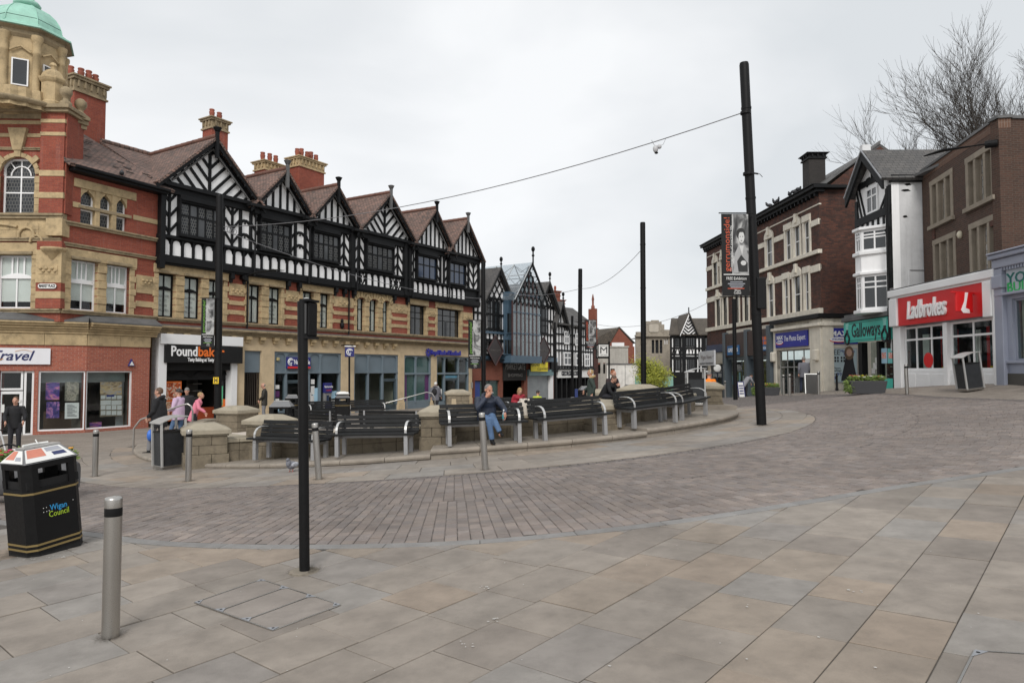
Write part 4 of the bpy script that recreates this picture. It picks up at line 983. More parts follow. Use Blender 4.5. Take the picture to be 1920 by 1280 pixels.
notices([(523,.9,1.1,.3,PAPER),(523,.5,.8,.32,PURP),(523,.12,.42,.3,PAPER),(523,-.3,.05,.3,PBLUE),(590,1.1,1.35,.25,PAPER),(590,.55,1.0,.25,PAPER),(589,.05,.5,.28,PAPER),(595,.2,.9,.34,PBLUE),(585.5,.5,.68,.18,PAPER),(630,.3,.7,.4,PBLUE),(630,-.3,.2,.44,PAPER),(635,.45,.6,.25,NAVY)])
atm = thing('cash_machine', 'blue topped cash machine in the bank window', 'cash machine', F1.p(S1(617,720), -.4, 0))
s0, s1 = S1(608.5,720), S1(622,720)
part('header', NAVY, atm, F1, s0, s1, .62, 1.16, -.14, .04, .02); part('surround', mat('steel grey plastic', (.3,.3,.3), .4, .4), atm, F1, s0, s1, -.55, .62, -.14, .0, .02)
part('screen', GLB, atm, F1, s0+.15, s1-.2, .2, .5, .0, .012); part('keypad', BLK, atm, F1, s0+.2, s1-.15, -.06, .1, .0, .05, .01); part('card_slot', BLK, atm, F1, s1-.18, s1-.06, .1, .4, .0, .02)
ftext('Nationwide', atm, F1, (s0+s1)/2, .95, .046, .16, WLET, width=.6); ftext('cash', atm, F1, (s0+s1)/2, .77, .046, .12, REDL, width=.35)
sg = thing('shop_sign', 'navy bank sign with red base line on the blue grey fascia', 'sign', F1.p(S1(559,680), 2.2, .1))
s0, s1 = S1(537.5,680), S1(581.5,680)
part('board', NAVY, sg, F1, s0, s1, 1.92, 2.50, -.10, .06, .03); part('red_base', REDL, sg, F1, s0+.02, s1-.02, 1.92, 2.02, .06, .066)
ftext('Nationwide', sg, F1, (s0+s1)/2+.17, 2.24, .063, .34, WLET, width=(s1-s0)*.68, bold=.006)
def roundel(par, F, s, z, d, r, m):
    mb = MB(); q = lambda t, k: F.p(s+math.cos(t)*r*k, z+math.sin(t)*r*k, d)
    mb.tube([q(.5+t*.35, 1) for t in range(14)], r*.16, 6, 0); mb.tube([q(2.6+t*.4, .5) for t in range(9)], r*.14, 6, 0); mb.tube([F.p(s-r*.5, z+r*.1, d), F.p(s, z+r*1.0, d), F.p(s+r*.35, z+r*.4, d)], r*.15, 6, 0); mb.build('emblem', m, par)
roundel(sg, F1, s0+.21, 2.25, .06, .17, WLET)
bk('alarm_light', mat('yellow lamp', (.5,.42,.2), .4), S1(523,672)-.08, S1(523,672)+.08, 2.3, 2.46, -.12, -.02, .03)
ab = thing('pavement_sign', 'small navy pavement board with white frame outside the bank window', 'sign', F1.p(S1(593,750), -.5, .9))
part('board', NAVY, ab, F1, S1(586.5,740), S1(600,740), -.45, .14, .86, .9); part('frame', WHTP, ab, F1, S1(586,740)-.03, S1(600.5,740)+.03, .14, .2, .85, .91); part('leg', WHTP, ab, F1, S1(586,740)-.03, S1(586,740), -.5, .14, .85, .91); part('leg', WHTP, ab, F1, S1(600.5,740), S1(600.5,740)+.03, -.5, .14, .85, .91)
# second bank bay
a, b = gs[3]; bankfront(a, b, [S1(692,710), S1(719,710)], 1.72, (2,), CREAMW)
bk('timber_door_inside', mat('brown door', (.16,.07,.03), .6), S1(676,720), S1(700,720), -.4, 1.15, -1.6, -1.5)
# royal blue lettered bank, two bays
a, b = gs[4]; bankfront(a, b, [S1(781,710)], 1.62, (), CREAMW, TEALG, 'glass'); bk('film_strip', PURP, a+.12, a+.40, -.05, 1.56, -.154, -.150); bk('film_strip', PURP, b-.5, b-.12, -.05, 1.56, -.154, -.150)
a, b = gs[5]; bankfront(a, b, [S1(835,710), S1(861,710)], 1.62, (1,), DARKB, GLS, 'glass')
bk('notice', PAPER, S1(822,725), S1(826,725), .3, .8, -.150, -.146); bk('notice', PAPER, S1(828,725), S1(832,725), .1, .6, -.150, -.146); bk('film_strip', mat('blue film', (.12,.35,.5), .3), S1(836,690), S1(860,690), 1.2, 1.5, -.150, -.146)
BLUEL = mat('blue letters', (.03,.03,.30), .4, bmp=0)
sg = thing('shop_sign', 'blue raised bank lettering with star emblem on the stone fascia', 'sign', F1.p(S1(830,660), 3.0, .1))
ftext('Royal Bank of Scotland', sg, F1, S1(806,660), 2.98, .09, .42, BLUEL, ext=.05, width=S1(861,660)-S1(806,660), bold=.012, align='LEFT')
def star(par, F, s, z, d, r, m):
    mb = MB()
    for k in range(4):
        t = math.pi/4*k; fbeam(mb, F, (s+math.cos(t)*r, z+math.sin(t)*r), (s+math.cos(t)*r*.3, z+math.sin(t)*r*.3), r*.34, d, d+.03+.002*k); fbeam(mb, F, (s-math.cos(t)*r, z-math.sin(t)*r), (s-math.cos(t)*r*.3, z-math.sin(t)*r*.3), r*.34, d, d+.03+.002*k)
    mb.build('emblem', m, par)
star(sg, F1, S1(801.5,660), 2.98, .06, .27, BLUEL)
bk('door_bell_plate', STEEL, S1(883,718), S1(886,718), .6, 1.0, .0, .03)
# hanging signs
def hang(px, py0, py1, w, label, mpan, emb, d0=.15):
    s, z1 = F1.hit(px, py0, .6); z0 = F1.hit(px, py1, .6)[1]
    t = thing('hanging_sign', label, 'sign', F1.p(s, z0, .6)); FH = Fac(tuple(F1.p(s,0,.6+w/2)[:2]), tuple(F1.p(s,0,.6-w/2)[:2])); 
    C = F1.p(s, 0, .62); uu = Vector((.93,.36,0)).normalized(); FH = Fac(tuple((C-uu*w/2)[:2]), tuple((C+uu*w/2)[:2]))
    part('panel', mpan, t, FH, 0, w, z0, z1, -.06, .06, .03); br = MB(); br.tube([F1.p(s, z1+.12, 0), F1.p(s, z1+.12, .62+w*.5)], .03, 6); br.tube([F1.p(s, z1+.12, .3), F1.p(s, z1-.02, .3)], .02, 6); br.build('bracket', BLK, t)
    part('light_strip', WHTP, t, FH, -.02, w+.06, z1+.03, z1+.09, -.08, .08)
    emb(t, FH, w/2, (z0+z1)/2, .065, w*.33); return t
hang(655, 651, 669, .50, 'square navy hanging sign with a white roundel between the two bank bays', NAVY, lambda p,F,s,z,d,r: roundel(p,F,s,z,d,r,WLET))
hang(889, 680, 691, .42, 'square navy hanging sign with a white star at the far end of the timbered building', NAVY, lambda p,F,s,z,d,r: star(p,F,s,z,d,r*1.4,WLET), .1)
# lamp arm, bell box, security light
t = thing('wall_lamp', 'black curved lamp arm on the wall above the bank window', 'lamp', F1.p(S1(450,520), 6.0, 0))
s, z = F1.hit(452, 521); mb = MB(); mb.tube([F1.p(s, z, 0), F1.p(s, z, .25)], .11, 8); mb.build('mount', BLK, t)
mb = MB(); mb.tube([F1.p(s+.1,z+.1,.2), F1.p(s+.4,z+.28,.7), F1.p(s+.8,z+.38,1.25), F1.p(s+1.1,z+.36,1.7)], [.05,.07,.10,.03], 8, sq=.5); mb.build('arm', BLK, t)
s, z = F1.hit(639, 610); t = thing('alarm_bell', 'dark bell shaped alarm on the brick pier above the bank', 'alarm', F1.p(s, z, .05)); mb = MB(); mb.ell(F1.p(s, z, .1), (.12,.1,.2), 10, 6); mb.build('body', BLK, t); mb = MB(); mb.ell(F1.p(s, z+.25, .1), (.09,.09,.12), 8, 5); mb.build('mount', BLK, t)
# ================================================================== CORNER BUILDING WITH THE COPPER DOME
cb = thing('corner_building', 'red brick and sandstone corner building with a green copper dome', 'building', (-17.5, 27.5, -.55))
F0 = Fac((-16.6, 25.4), (-14.93, 28.95)); FT = Fac((-23.5, 25.15), (-16.6, 25.4))
FG0 = Fac((-23.5, 24.75), (-18.45, 24.95)); FG1 = Fac((-18.45, 24.95), (-16.1, 26.25)); FG2 = Fac((-16.1, 26.25), (-14.86, 28.45))
cp = lambda n, m, F, s0, s1, z0, z1, d0, d1, bv=0: part(n, m, cb, F, s0, s1, z0, z1, d0, d1, bv)
# ---- shop level
Z1_ = 2.75; WT, WB = 1.80, -.42
g1 = lambda px: FG1.s(px); g2 = lambda px: FG2.s(px)
wall(cb, FG0, 0, FG0.L, -1.1, Z1_, [(FG0.L-3.0, FG0.L, WB-.3, WT)], REDS, .3, name='shop_wall')
dA, dB = g1(5), g1(47)
o_ = [(0, dB, -.6, WT), (g1(74), FG1.L, WB, WT)]
wall(cb, FG1, 0, FG1.L, -1.1, Z1_, [(0, g1(66), -.62, WT), (g1(74), FG1.L, WB, WT)], REDS, .3, name='shop_wall')
wall(cb, FG2, 0, FG2.L, -1.1, Z1_, [(0, g2(250), WB, WT)], REDS, .3, name='shop_wall')
window(cb, FG1, g1(74), FG1.L-.02, WB, WT, .06, fr=.06, gm=GLC, name='shop_window'); window(cb, FG2, .02, g2(250), WB, WT, .06, fr=.06, gm=GLC, name='shop_window')
window(cb, FG1, g1(47), g1(66), -.55, WT, .08, fr=.07, gm=GLC, name='side_light')
door = window(cb, FG1, 0, g1(45), -.60, 1.06, .12, fr=.10, gm=GLC, name='door'); window(cb, FG1, 0, g1(45), 1.10, WT, .10, fr=.07, gm=GLC, name='fanlight')
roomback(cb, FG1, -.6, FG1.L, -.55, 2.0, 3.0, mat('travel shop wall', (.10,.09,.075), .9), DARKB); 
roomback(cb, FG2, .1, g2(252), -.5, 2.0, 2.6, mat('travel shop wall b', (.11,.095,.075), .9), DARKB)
cp('pull_screen', mat('pale window back', (.36,.38,.37), .8), FG1, g1(75), FG1.L-.05, 1.35, 1.76, -.5, -.48); cp('pull_screen', MATS['pale window back'], FG2, .05, g2(249), 1.35, 1.76, -.5, -.48)
cp('pull_screen', MATS['pale window back'], FG1, g1(155), g1(160), WB, 1.4, -.5, -.48); cp('pull_screen', MATS['pale window back'], FG2, g2(235), g2(249), WB, 1.4, -.55, -.53)
PUR = picture('sunset print', [(.25,(.02,.02,.12)),(.45,(.10,.05,.30)),(.55,(.45,.12,.35)),(.65,(.7,.35,.25)),(.8,(.12,.10,.35))], 2.2, 1, (1,1,2.5))
PUR2 = picture('castle night print', [(.3,(.02,.015,.10)),(.5,(.08,.05,.25)),(.62,(.5,.2,.4)),(.72,(.08,.05,.2))], 4, 5, (1.5,1.5,1))
SEA = picture('harbour print', [(.3,(.12,.08,.06)),(.45,(.55,.4,.25)),(.55,(.75,.55,.3)),(.65,(.4,.4,.45)),(.8,(.75,.7,.6))], 2.5, 3, (1,1,3))
FAM = picture('portrait print', [(.3,(.05,.05,.04)),(.5,(.18,.17,.13)),(.6,(.4,.35,.28)),(.75,(.08,.08,.07))], 3, 8)
def poster(F, px0, px1, py0, py1, m, nm='poster', d=-.35):
    s0, z1 = F.hit(px0, py0, d); s1, z0 = F.hit(px1, py1, d); return cp(nm, m, F, s0, s1, z0, z1, d, d+.008)
poster(FG1, 86, 111, 717, 749, PUR); poster(FG1, 87, 111, 753, 783, PUR2); poster(FG1, 122, 147, 716, 751, FAM); poster(FG1, 122, 147.5, 755, 784, PAPER)
for k in range(9): poster(FG1, 126, 126+10+8*((k*7) % 3)/2, 758+2.6*k, 759+2.6*k, mat('print grey', (.25,.25,.25), .8, bmp=0), 'print_line', -.341)
poster(FG2, 188, 228, 716, 739, SEA); poster(FG2, 188, 229, 739.5, 779, mat('card backing', (.25,.20,.14), .8, bmp=0), 'notice_board', -.36)
for r in range(4):
    for c in range(4):
        if r == 1:
            if c % 2: continue
            poster(FG2, 188.5+10.2*c, 207.5+10.2*c, 750.5, 758.5, PAPER, 'card')
        else: poster(FG2, 189+10.2*c, 197.5+10.2*c, (741, 0, 760, 770)[r], (747.5, 0, 767.5, 777.5)[r], PAPER, 'card')
cp('price_mark', mat('blue ink', (.05,.07,.25), .7, bmp=0), FG2, g2(212), g2(226), .78, .86, -.34, -.336)
poster(FG2, 168, 190, 792, 805, PUR); poster(FG2, 216, 234, 775, 806, mat('ply box', (.28,.19,.10), .8), 'box_back', -.6)
poster(FG1, 2, 8, 758, 773, PAPER, 'notice', -.1); poster(FG1, 33, 39, 749, 754, PAPER, 'notice', -.1)
cp('desk', mat('brown desk', (.14,.085,.05), .7), FG1, g1(80), FG1.L-.3, -.5, .25, -1.6, -1.0)
# banner sign
sg = thing('banner_sign', 'white travel shop banner fixed to the red brick above the shop window', 'sign', FG1.p(.5, 2.3, .1))
s1, z1 = FG1.hit(95, 653, .05); _, z0 = FG1.hit(95, 683, .05)
FB = Fac(tuple(FG1.p(-2.6,0,.03)[:2]), tuple(FG1.p(s1,0,.03)[:2])); 
part('sheet', mat('banner vinyl', (.72,.72,.75), .5, var=.03), sg, FB, 0, FB.L, z0, z1, .03, .05)
sx = lambda px: FB.hit(px, 665, .05)[0]
ftext('Hays Travel', sg, FB, sx(59.5), (z0+z1)/2, .052, .50, mat('navy ink', (.02,.025,.10), .6, bmp=0), ext=.002, shear=.35, align='RIGHT', bold=.010)
mb = MB(); mb.tube([FB.p(sx(28)+ (sx(60)-sx(28))*k/8, z1-.13+.06*math.sin(math.pi*k/8), .053) for k in range(9)], .02, 6, sq=.3); mb.tube([FB.p(sx(-8)+ (sx(6)-sx(-8))*k/5, z0+.10+.02*k, .053) for k in range(6)], .02, 6, sq=.3); mb.build('orange_swoosh', mat('amber ink', (.75,.35,.05), .6, bmp=0), sg)
t = thing('alarm_box', 'small triangular blue and white alarm box high on the brick beside the bakery', 'alarm', FG2.p(g2(245), 2.4, .05)); s, z = FG2.hit(245, 680); mb = MB(); fprism(mb, FG2, [(s-.13,z-.13),(s+.13,z-.13),(s,z+.16)], 0, .08); mb.build('case', NAVY, t, bevel=.01); mb = MB(); fprism(mb, FG2, [(s-.09,z-.1),(s+.09,z-.1),(s,z+.06)], .08, .09); mb.build('face', PAPER, t)
# ---- stone fascia and cornice following the shop line, covering up to the storey above
for F, e0, e1 in ((FG0,0,.05), (FG1,0,.05), (FG2,0,.25)):
    mb = MB(); n = max(1, int(F.L/1.25))
    for k in range(n): cp('fascia_stone', STONE, F, F.L*k/n+(.004 if k else 0), F.L*(k+1)/n-.004, Z1_, 3.18, -.8, .05, .01)
    mb = MB(); 
    for z0, z1, d in ((3.18,3.28,.10),(3.28,3.36,.16),(3.36,3.46,.24),(3.46,3.54,.33),(3.54,3.62,.40)): fbox(mb, F, -.02, F.L+e1, z0, z1, -.9, d)
    mb.build('cornice', STONE, cb, bevel=.02)
    mb = MB(); q = [F.p(-.02,3.62,.40), F.p(F.L+e1,3.62,.40), F.p(F.L+e1,3.66,.40), F.p(F.L+e1,3.92,-.35), F.p(-.02,3.92,-.35), F.p(-.02,3.66,.40)]
    mb.prism([F.p(-.02,3.62,-.9), F.p(-.02,3.62,.41), F.p(-.02,3.68,.41), F.p(-.02,3.93,-.1), F.p(-.02,3.93,-.9)], F.u*(F.L+e1+.02)); mb.build('lead_roof', LEAD, cb)
# ---- upper storeys: red wing
w0 = lambda px, py=540: F0.hit(px, py)[0]
ZS = 4.0
f0w = [(w0(132), w0(182)), (w0(199), w0(242))]
u0w = [(w0(151,390), w0(178,390)), (w0(187,390), w0(209,390)), (w0(218,390), w0(238,390))]
zz = lambda F, px, py: F.hit(px, py)[1]
UZ0, UZ1 = zz(F0,150,425), zz(F0,150,352)
wall(cb, F0, 0, F0.L, 3.6, 9.25, [(a, b, 4.08, 5.96) for a, b in f0w] + [(u0w[0][0], u0w[-1][1], UZ0, UZ1)], RED, .4)
def strings(F, s0, s1, z, h=.16, pr=.10, m=STONEG):
    mb = MB(); fbox(mb, F, s0, s1, z, z+h*.55, -.1, pr*.7); fbox(mb, F, s0, s1, z+h*.55, z+h, -.1, pr); mb.build('string_course', m, cb, bevel=.012)
strings(F0, 0, F0.L, 3.92, .15, .16); strings(F0, 0, F0.L, 6.42, .14, .10); strings(F0, 0, F0.L, 7.2, .16, .14)
for a, b in f0w: window(cb, F0, a, b, 4.08, 5.96, .16, ss=[.5], zs=[.62], fr=.06, bar=.045, gm=GLC, blind=BLIND, bz=4.45)
for a, b in f0w:      # upper lights split in three, curved transom
    mb = MB(); 
    for f in (1/3, 2/3): fbox(mb, F0, a+(b-a)*f-.025, a+(b-a)*f+.025, 5.2, 5.9, -.20, -.155)
    fprism(mb, F0, [(a+.05,5.10)] + [(a+.05+(b-a-.1)*k/8, 5.16+.12*math.sin(math.pi*k/8)) for k in range(9)] + [(b-.05,5.10)], -.215, -.14); mb.build('window_bars', WHTP, cb)
    part('window_board', mat('tan blind bottom', (.34,.25,.14), .8), cb, F0, a+.08, b-.08, 4.5, 4.62, -.29, -.27)
def surround(F, wins, z0, z1, lz):
    a, b = wins[0][0], wins[-1][1]
    for s, sd_ in ((a, -1), (b, 1)):
        z = z0; i = 0
        while z < z1-.02:
            h = min(.26, z1-z); ww = .22 + (.06 if i % 2 else 0); q = (s-ww, s) if sd_ < 0 else (s, s+ww)
            cp('quoin_stone', STONE, F, q[0], q[1], z+.004, z+h-.004, -.2, .05 if i % 2 else .035, .012); z += h; i += 1
    for (a0, b0), (a1, b1) in zip(wins[:-1], wins[1:]):
        z = z0; i = 0
        while z < z1-.02: h = min(.3, z1-z); cp('shaft_stone', STONE, F, b0-.002, a1+.002, z+.004, z+h-.004, -.25, .06 if i % 2 else .03, .02); z += h; i += 1
    cp('lintel', STONE, F, a-.3, b+.3, z1, z1+lz, -.3, .06, .015)
    for a0, b0 in wins: cp('lintel_moulding', STONEG, F, a0-.05, b0+.05, z1+.01, z1+.13, 0, .12, .02)
surround(F0, f0w, 4.07, 5.96, .40)
# pier bands of the wing right end
for z0, z1 in ((4.42,4.66),(4.98,5.2),(5.2,5.72)): cp('stone_band', STONE, F0, f0w[-1][1]+.3, F0.L, z0, z1, -.05, .03, .008); cp('stone_band', STONE, F0, .35, f0w[0][0]-.28, z0, z1, -.05, .03, .008)
c = (f0w[-1][1]+.3+F0.L)/2; mb = MB(); fbox(mb, F0, c-.25, c+.25, 5.3, 5.62, .03, .05); o = mb.build('carved_panel', STONE, cb); mb = MB()
for k in range(5): mb.ell(F0.p(c-.18+.09*k, 5.46+.05*(-1)**k, .055), (.06,.06,.05), 8, 5)
mb.build('carving', STONE, o)
# three-light ogee window in the attic storey
ts = (UZ0+UZ1)/2 + .02
cp('lintel', STONE, F0, u0w[0][0]-.28, u0w[-1][1]+.38, UZ1, UZ1+.32, -.3, .05, .015)
for (a0, b0), (a1, b1) in zip(u0w[:-1], u0w[1:]): cp('mullion', STONE, F0, b0, a1, UZ0, UZ1, -.3, .04, .02)
cp('transom', STONEG, F0, u0w[0][0]-.1, u0w[-1][1]+.18, ts-.05, ts+.07, -.3, .06, .012)
for a, b in u0w:
    window(cb, F0, a, b, UZ0, ts-.05, .14, fr=.06, gm=LDG); window(cb, F0, a, b, ts+.07, UZ1, .14, fr=.06, gm=LDG, arch=.01)
    for sg_ in (0, 1):
        mb = MB(); c = (a+b)/2; e_ = a if sg_ == 0 else b; q = 1 if sg_ == 0 else -1; h = (b-a)/2
        pl = [(e_, UZ1+.01), (c, UZ1+.01), (c-q*h*.15, UZ1-.08), (c-q*h*.55, UZ1-.16), (c-q*h*.85, UZ1-.28), (e_, UZ1-.38)]; fprism(mb, F0, pl if sg_ == 0 else pl[::-1], -.16, .0); mb.build('ogee_head', STONE, cb)
cp('stone_band', STONE, F0, .35, u0w[0][0]-.02, ts-.06, ts+.14, -.05, .03, .008); cp('stone_band', STONE, F0, u0w[-1][1]+.28, F0.L, ts-.06, ts+.14, -.05, .03, .008)
# eaves, roof
mb = MB(); fbox(mb, F0, .1, F0.L+.2, 9.2, 9.34, -.2, .45); fbox(mb, F0, .1, F0.L+.2, 9.3, 9.42, .40, .56); mb.build('gutter', TIMB, cb, bevel=.03)
e0, e1 = F0.p(-.1,9.42,.55), F0.p(F0.L+.4,9.42,.55); r0, r1 = F0.p(-.6,12.7,-4.6), F0.p(F0.L-.6,12.5,-4.6)
mb = MB(); mb.slab([e0, e1, r1, r0], .12); mb.slab([r0, r1, F0.p(F0.L-1.2,9.4,-9.5), F0.p(-1,9.4,-9.5)], .12); mb.build('roof', TILE, cb); ridge(cb, r0+Z3*.05, r1+Z3*.05)
# dark slipped tiles
mb = MB()
for k in range(26):
    u_, v_ = random.random()*.8+.1, random.random()*.8+.12; a = e0.lerp(e1, u_); b_ = r0.lerp(r1, u_); q = a.lerp(b_, v_); t = (e1-e0).normalized(); up = (b_-a).normalized(); n = t.cross(up)
    L = .2+.3*random.random(); mb.hexa([q+n*.012, q+t*L+n*.012, q+t*L+up*.07+n*.02, q+up*.07+n*.02, q+n*.03, q+t*L+n*.03, q+t*L+up*.07+n*.03, q+up*.07+n*.03])
mb.build('slipped_tiles', mat('dark tile', (.05,.04,.035), .9), cb, kind='stuff')
# ---- tower front
tw_ = lambda px, py: FT.hit(px, py)
wall(cb, FT, 0, FT.L, 3.6, 11.35, [(tw_(-7,530)[0], tw_(59,530)[0], 4.08, 6.05), (tw_(1,350)[0], tw_(66,350)[0], tw_(30,412)[1], tw_(30,296)[1])], RED, .4)
cp('stone_storey', STONE, FT, 0, tw_(-20,500)[0], 3.95, 6.75, -.2, .05)
a, b = tw_(-7,530)[0], tw_(59,530)[0]
window(cb, FT, a, b, 4.08, 6.05, .16, ss=[.5], zs=[.6], fr=.07, bar=.05, gm=GLC, blind=BLIND, bz=4.35)
mb = MB()
for f in (.36, .7): fbox(mb, FT, a+(b-a)*f-.03, a+(b-a)*f+.03, 5.32, 6.0, -.20, -.155)
fprism(mb, FT, [(a+.05,5.2)] + [(a+.05+(b-a-.1)*k/8, 5.26+.14*math.sin(math.pi*k/8)) for k in range(9)] + [(b-.05,5.2)], -.215, -.14); mb.build('window_bars', WHTP, cb)
surround(FT, [(a, b)], 4.07, 6.05, .45)
strings(FT, 0, FT.L+.05, 3.92, .15, .16); strings(FT, 0, FT.L, 6.55, .14, .12)
# stone spandrel storey with blind arch
sz0, sz1 = 6.69, tw_(40,411)[1]
cp('spandrel', STONE, FT, 0, FT.L-.35, sz0, sz1, -.2, .05, .01)
for (x0, x1, z0, z1) in ((0,.5,0,.5),(.5,1,0,.5),(0,.35,.5,1),(.35,.75,.5,1),(.75,1,.5,1)):
    S0, S1_ = tw_(-10,450)[0], tw_(74,450)[0]; cp('ashlar', STONE, FT, S0+(S1_-S0)*x0+.006, S0+(S1_-S0)*x1-.006, sz0+(sz1-sz0)*z0*.8+.006, sz0+(sz1-sz0)*z1*.8-.006, .05, .062, .006)
mb = MB(); S0 = tw_(10,440)[0]; S1_ = tw_(90,450)[0]
mb.tube([FT.p(S0+(S1_-S0)*k/10-.6, sz1-.18-.05*k*k/20, .1) for k in range(8)], .05, 8); mb.tube([FT.p(S1_-.72+.28*math.cos(t), sz1-.62+.30*math.sin(t), .1) for t in (3.4,2.8,2.2,1.6,1.0,.4,-.3)], .05, 8); mb.tube([FT.p(S1_-.36+.22*math.cos(t), sz1-.85+.24*math.sin(t), .1) for t in (3.2,2.6,2.0,1.4,.7,0,-.8)], .05, 8); mb.build('tracery', STONE, cb)
strings(FT, 0, FT.L+.1, sz1, .20, .2)
# corner pier: corbel at the bottom, brick shaft with stone bands, cornice
PX0, PX1 = tw_(80,350)[0], tw_(113,350)[0]
mb = MB(); cx = tw_(103,500)[0]; mb.lathe([(.02,-.52),(.12,-.42),(.2,-.28),(.32,-.16),(.42,-.08),(.44,.0),(.0001,0)], FT.p(cx, tw_(100,466)[1], .1), 14, sy=.9); mb.build('corbel', STONE, cb)
cp('pier_stone', STONE, FT, tw_(92,440)[0], FT.L+.12, sz0+.05, sz1, -.4, .22, .015)
cp('pier', RED, FT, PX0, FT.L+.1, sz1+.2, 11.3, -.6, .20); cp('pier_return', RED, FT, FT.L-.25, FT.L+.16, sz1+.2, 11.3, -.9, .13)
for py0, py1 in ((227,234),(251,258),(322,333),(363,374)):
    z0, z1 = tw_(90,py1)[1], tw_(90,py0)[1]; cp('stone_band', STONE, FT, PX0-.01, FT.L+.13, z0, z1, -.6, .225, .01)
    if py0 < 300: cp('stone_band', STONE, FT, 0, PX0, z0, z1, -.1, .03, .008)
# arched window
a, b = tw_(1,350)[0], tw_(66,350)[0]; z0, z1 = tw_(30,412)[1], tw_(30,296)[1]; spg = tw_(30,328)[1]
o = window(cb, FT, a, b, z0, z1, .18, ss=[.5], zs=[.45,.72], fr=.07, bar=.05, gm=[LDG,LDG], fm=WHTP, arch=(b-a)*.5)
mb = MB(); c = (a+b)/2; mb.tube([FT.p(c+math.cos(t)*.36, spg+math.sin(t)*.36, -.18) for t in np.linspace(0, math.pi, 11)], .03, 6)
for t in (.9, 2.24): mb.tube([FT.p(c+math.cos(t)*.36, spg+math.sin(t)*.36, -.18), FT.p(c+math.cos(t)*.66, spg+math.sin(t)*.66, -.18)], .025, 6)
mb.build('fanlight_bars', WHTP, o)
r = (b-a)/2
for k in range(11):
    t = math.pi*(k+.5)/11; A = (c+math.cos(t)*r*1.02, spg+.02+math.sin(t)*r*1.02); big = 1.55 if k in (2,8) else (1.95 if k == 5 else 1.28); B = (c+math.cos(t)*r*big, spg+.02+math.sin(t)*r*big)
    mb = MB(); fbeam(mb, FT, A, B, r*math.pi/11*1.12*(1.0 if k != 5 else 1.2), -.05, .10 if k in (2,5,8) else .07); mb.build('voussoir', STONE, cb, bevel=.012)
for sgn in (a, b):
    z = z0
    while z < spg-.05: h = min(.27, spg-z); q = (sgn-.24, sgn) if sgn == a else (sgn, sgn+.24); cp('quoin_stone', STONE, FT, q[0], q[1], z+.004, z+h-.004, -.2, .05+.02*(int(z*10) % 2), .012); z += h
mb = MB(); kz = spg+r*1.9; mb.prism([FT.p(c-.16, kz-.3, .13), FT.p(c+.16, kz-.3, .13), FT.p(c+.34, 10.75, .16), FT.p(c-.34, 10.75, .16)], -FT.n*.2); mb.build('keystone', STONE, cb, bevel=.02)
strings(FT, 0, PX0, 10.0-.06, .10, .10)
# half-bowl corbel under the turret
tc_ = FT.p(tw_(24,205)[0], 0, -.25); bz = tw_(32,218)[1]; tz = 11.28
mb = MB(); prof = [(.12,bz),(.42,bz+.06),(.85,bz+.28),(1.15,bz+.52),(1.38,bz+.78),(1.5,tz)]
nfl = 40; vs = []
for r_, z in prof:
    for k in range(nfl): w = 2*math.pi*k/nfl; rr = r_*(1+.035*(1 if k % 2 else -1)); vs.append(tc_ + Vector((math.cos(w)*rr, math.sin(w)*rr, z)))
mb.add(vs, [(i*nfl+k, i*nfl+(k+1) % nfl, (i+1)*nfl+(k+1) % nfl, (i+1)*nfl+k) for i in range(len(prof)-1) for k in range(nfl)]); mb.build('corbel_bowl', STONE, cb)
cp('frieze', STONEG, FT, tw_(-10,200)[0], PX0, bz-.1, bz+.75, -.1, .06, .01)
# parapet cornice at turret foot
mb = MB(); fbox(mb, FT, 0, FT.L+.28, 11.3, 11.42, -.9, .34); fbox(mb, FT, 0, FT.L+.36, 11.42, 11.56, -.9, .44); mb.build('cornice', STONEG, cb, bevel=.02)
mb = MB(); 
for z0_, z1_, d in ((11.05,11.2,.16),(11.2,11.36,.26),(11.36,11.5,.36)): fbox(mb, F0, -.1, .95, z0_, z1_, -1.2, d-.35)
mb.build('return_cornice', STONEG, cb, bevel=.02); cp('return_wall', RED, F0, -.05, .8, 9.3, 11.05, -1.1, -.25)
mb = MB(); mb.lathe([(1.55,11.42),(1.66,11.5),(1.66,11.58),(1.5,11.62)], tc_, 40); mb.build('bowl_rim', STONEG, cb)
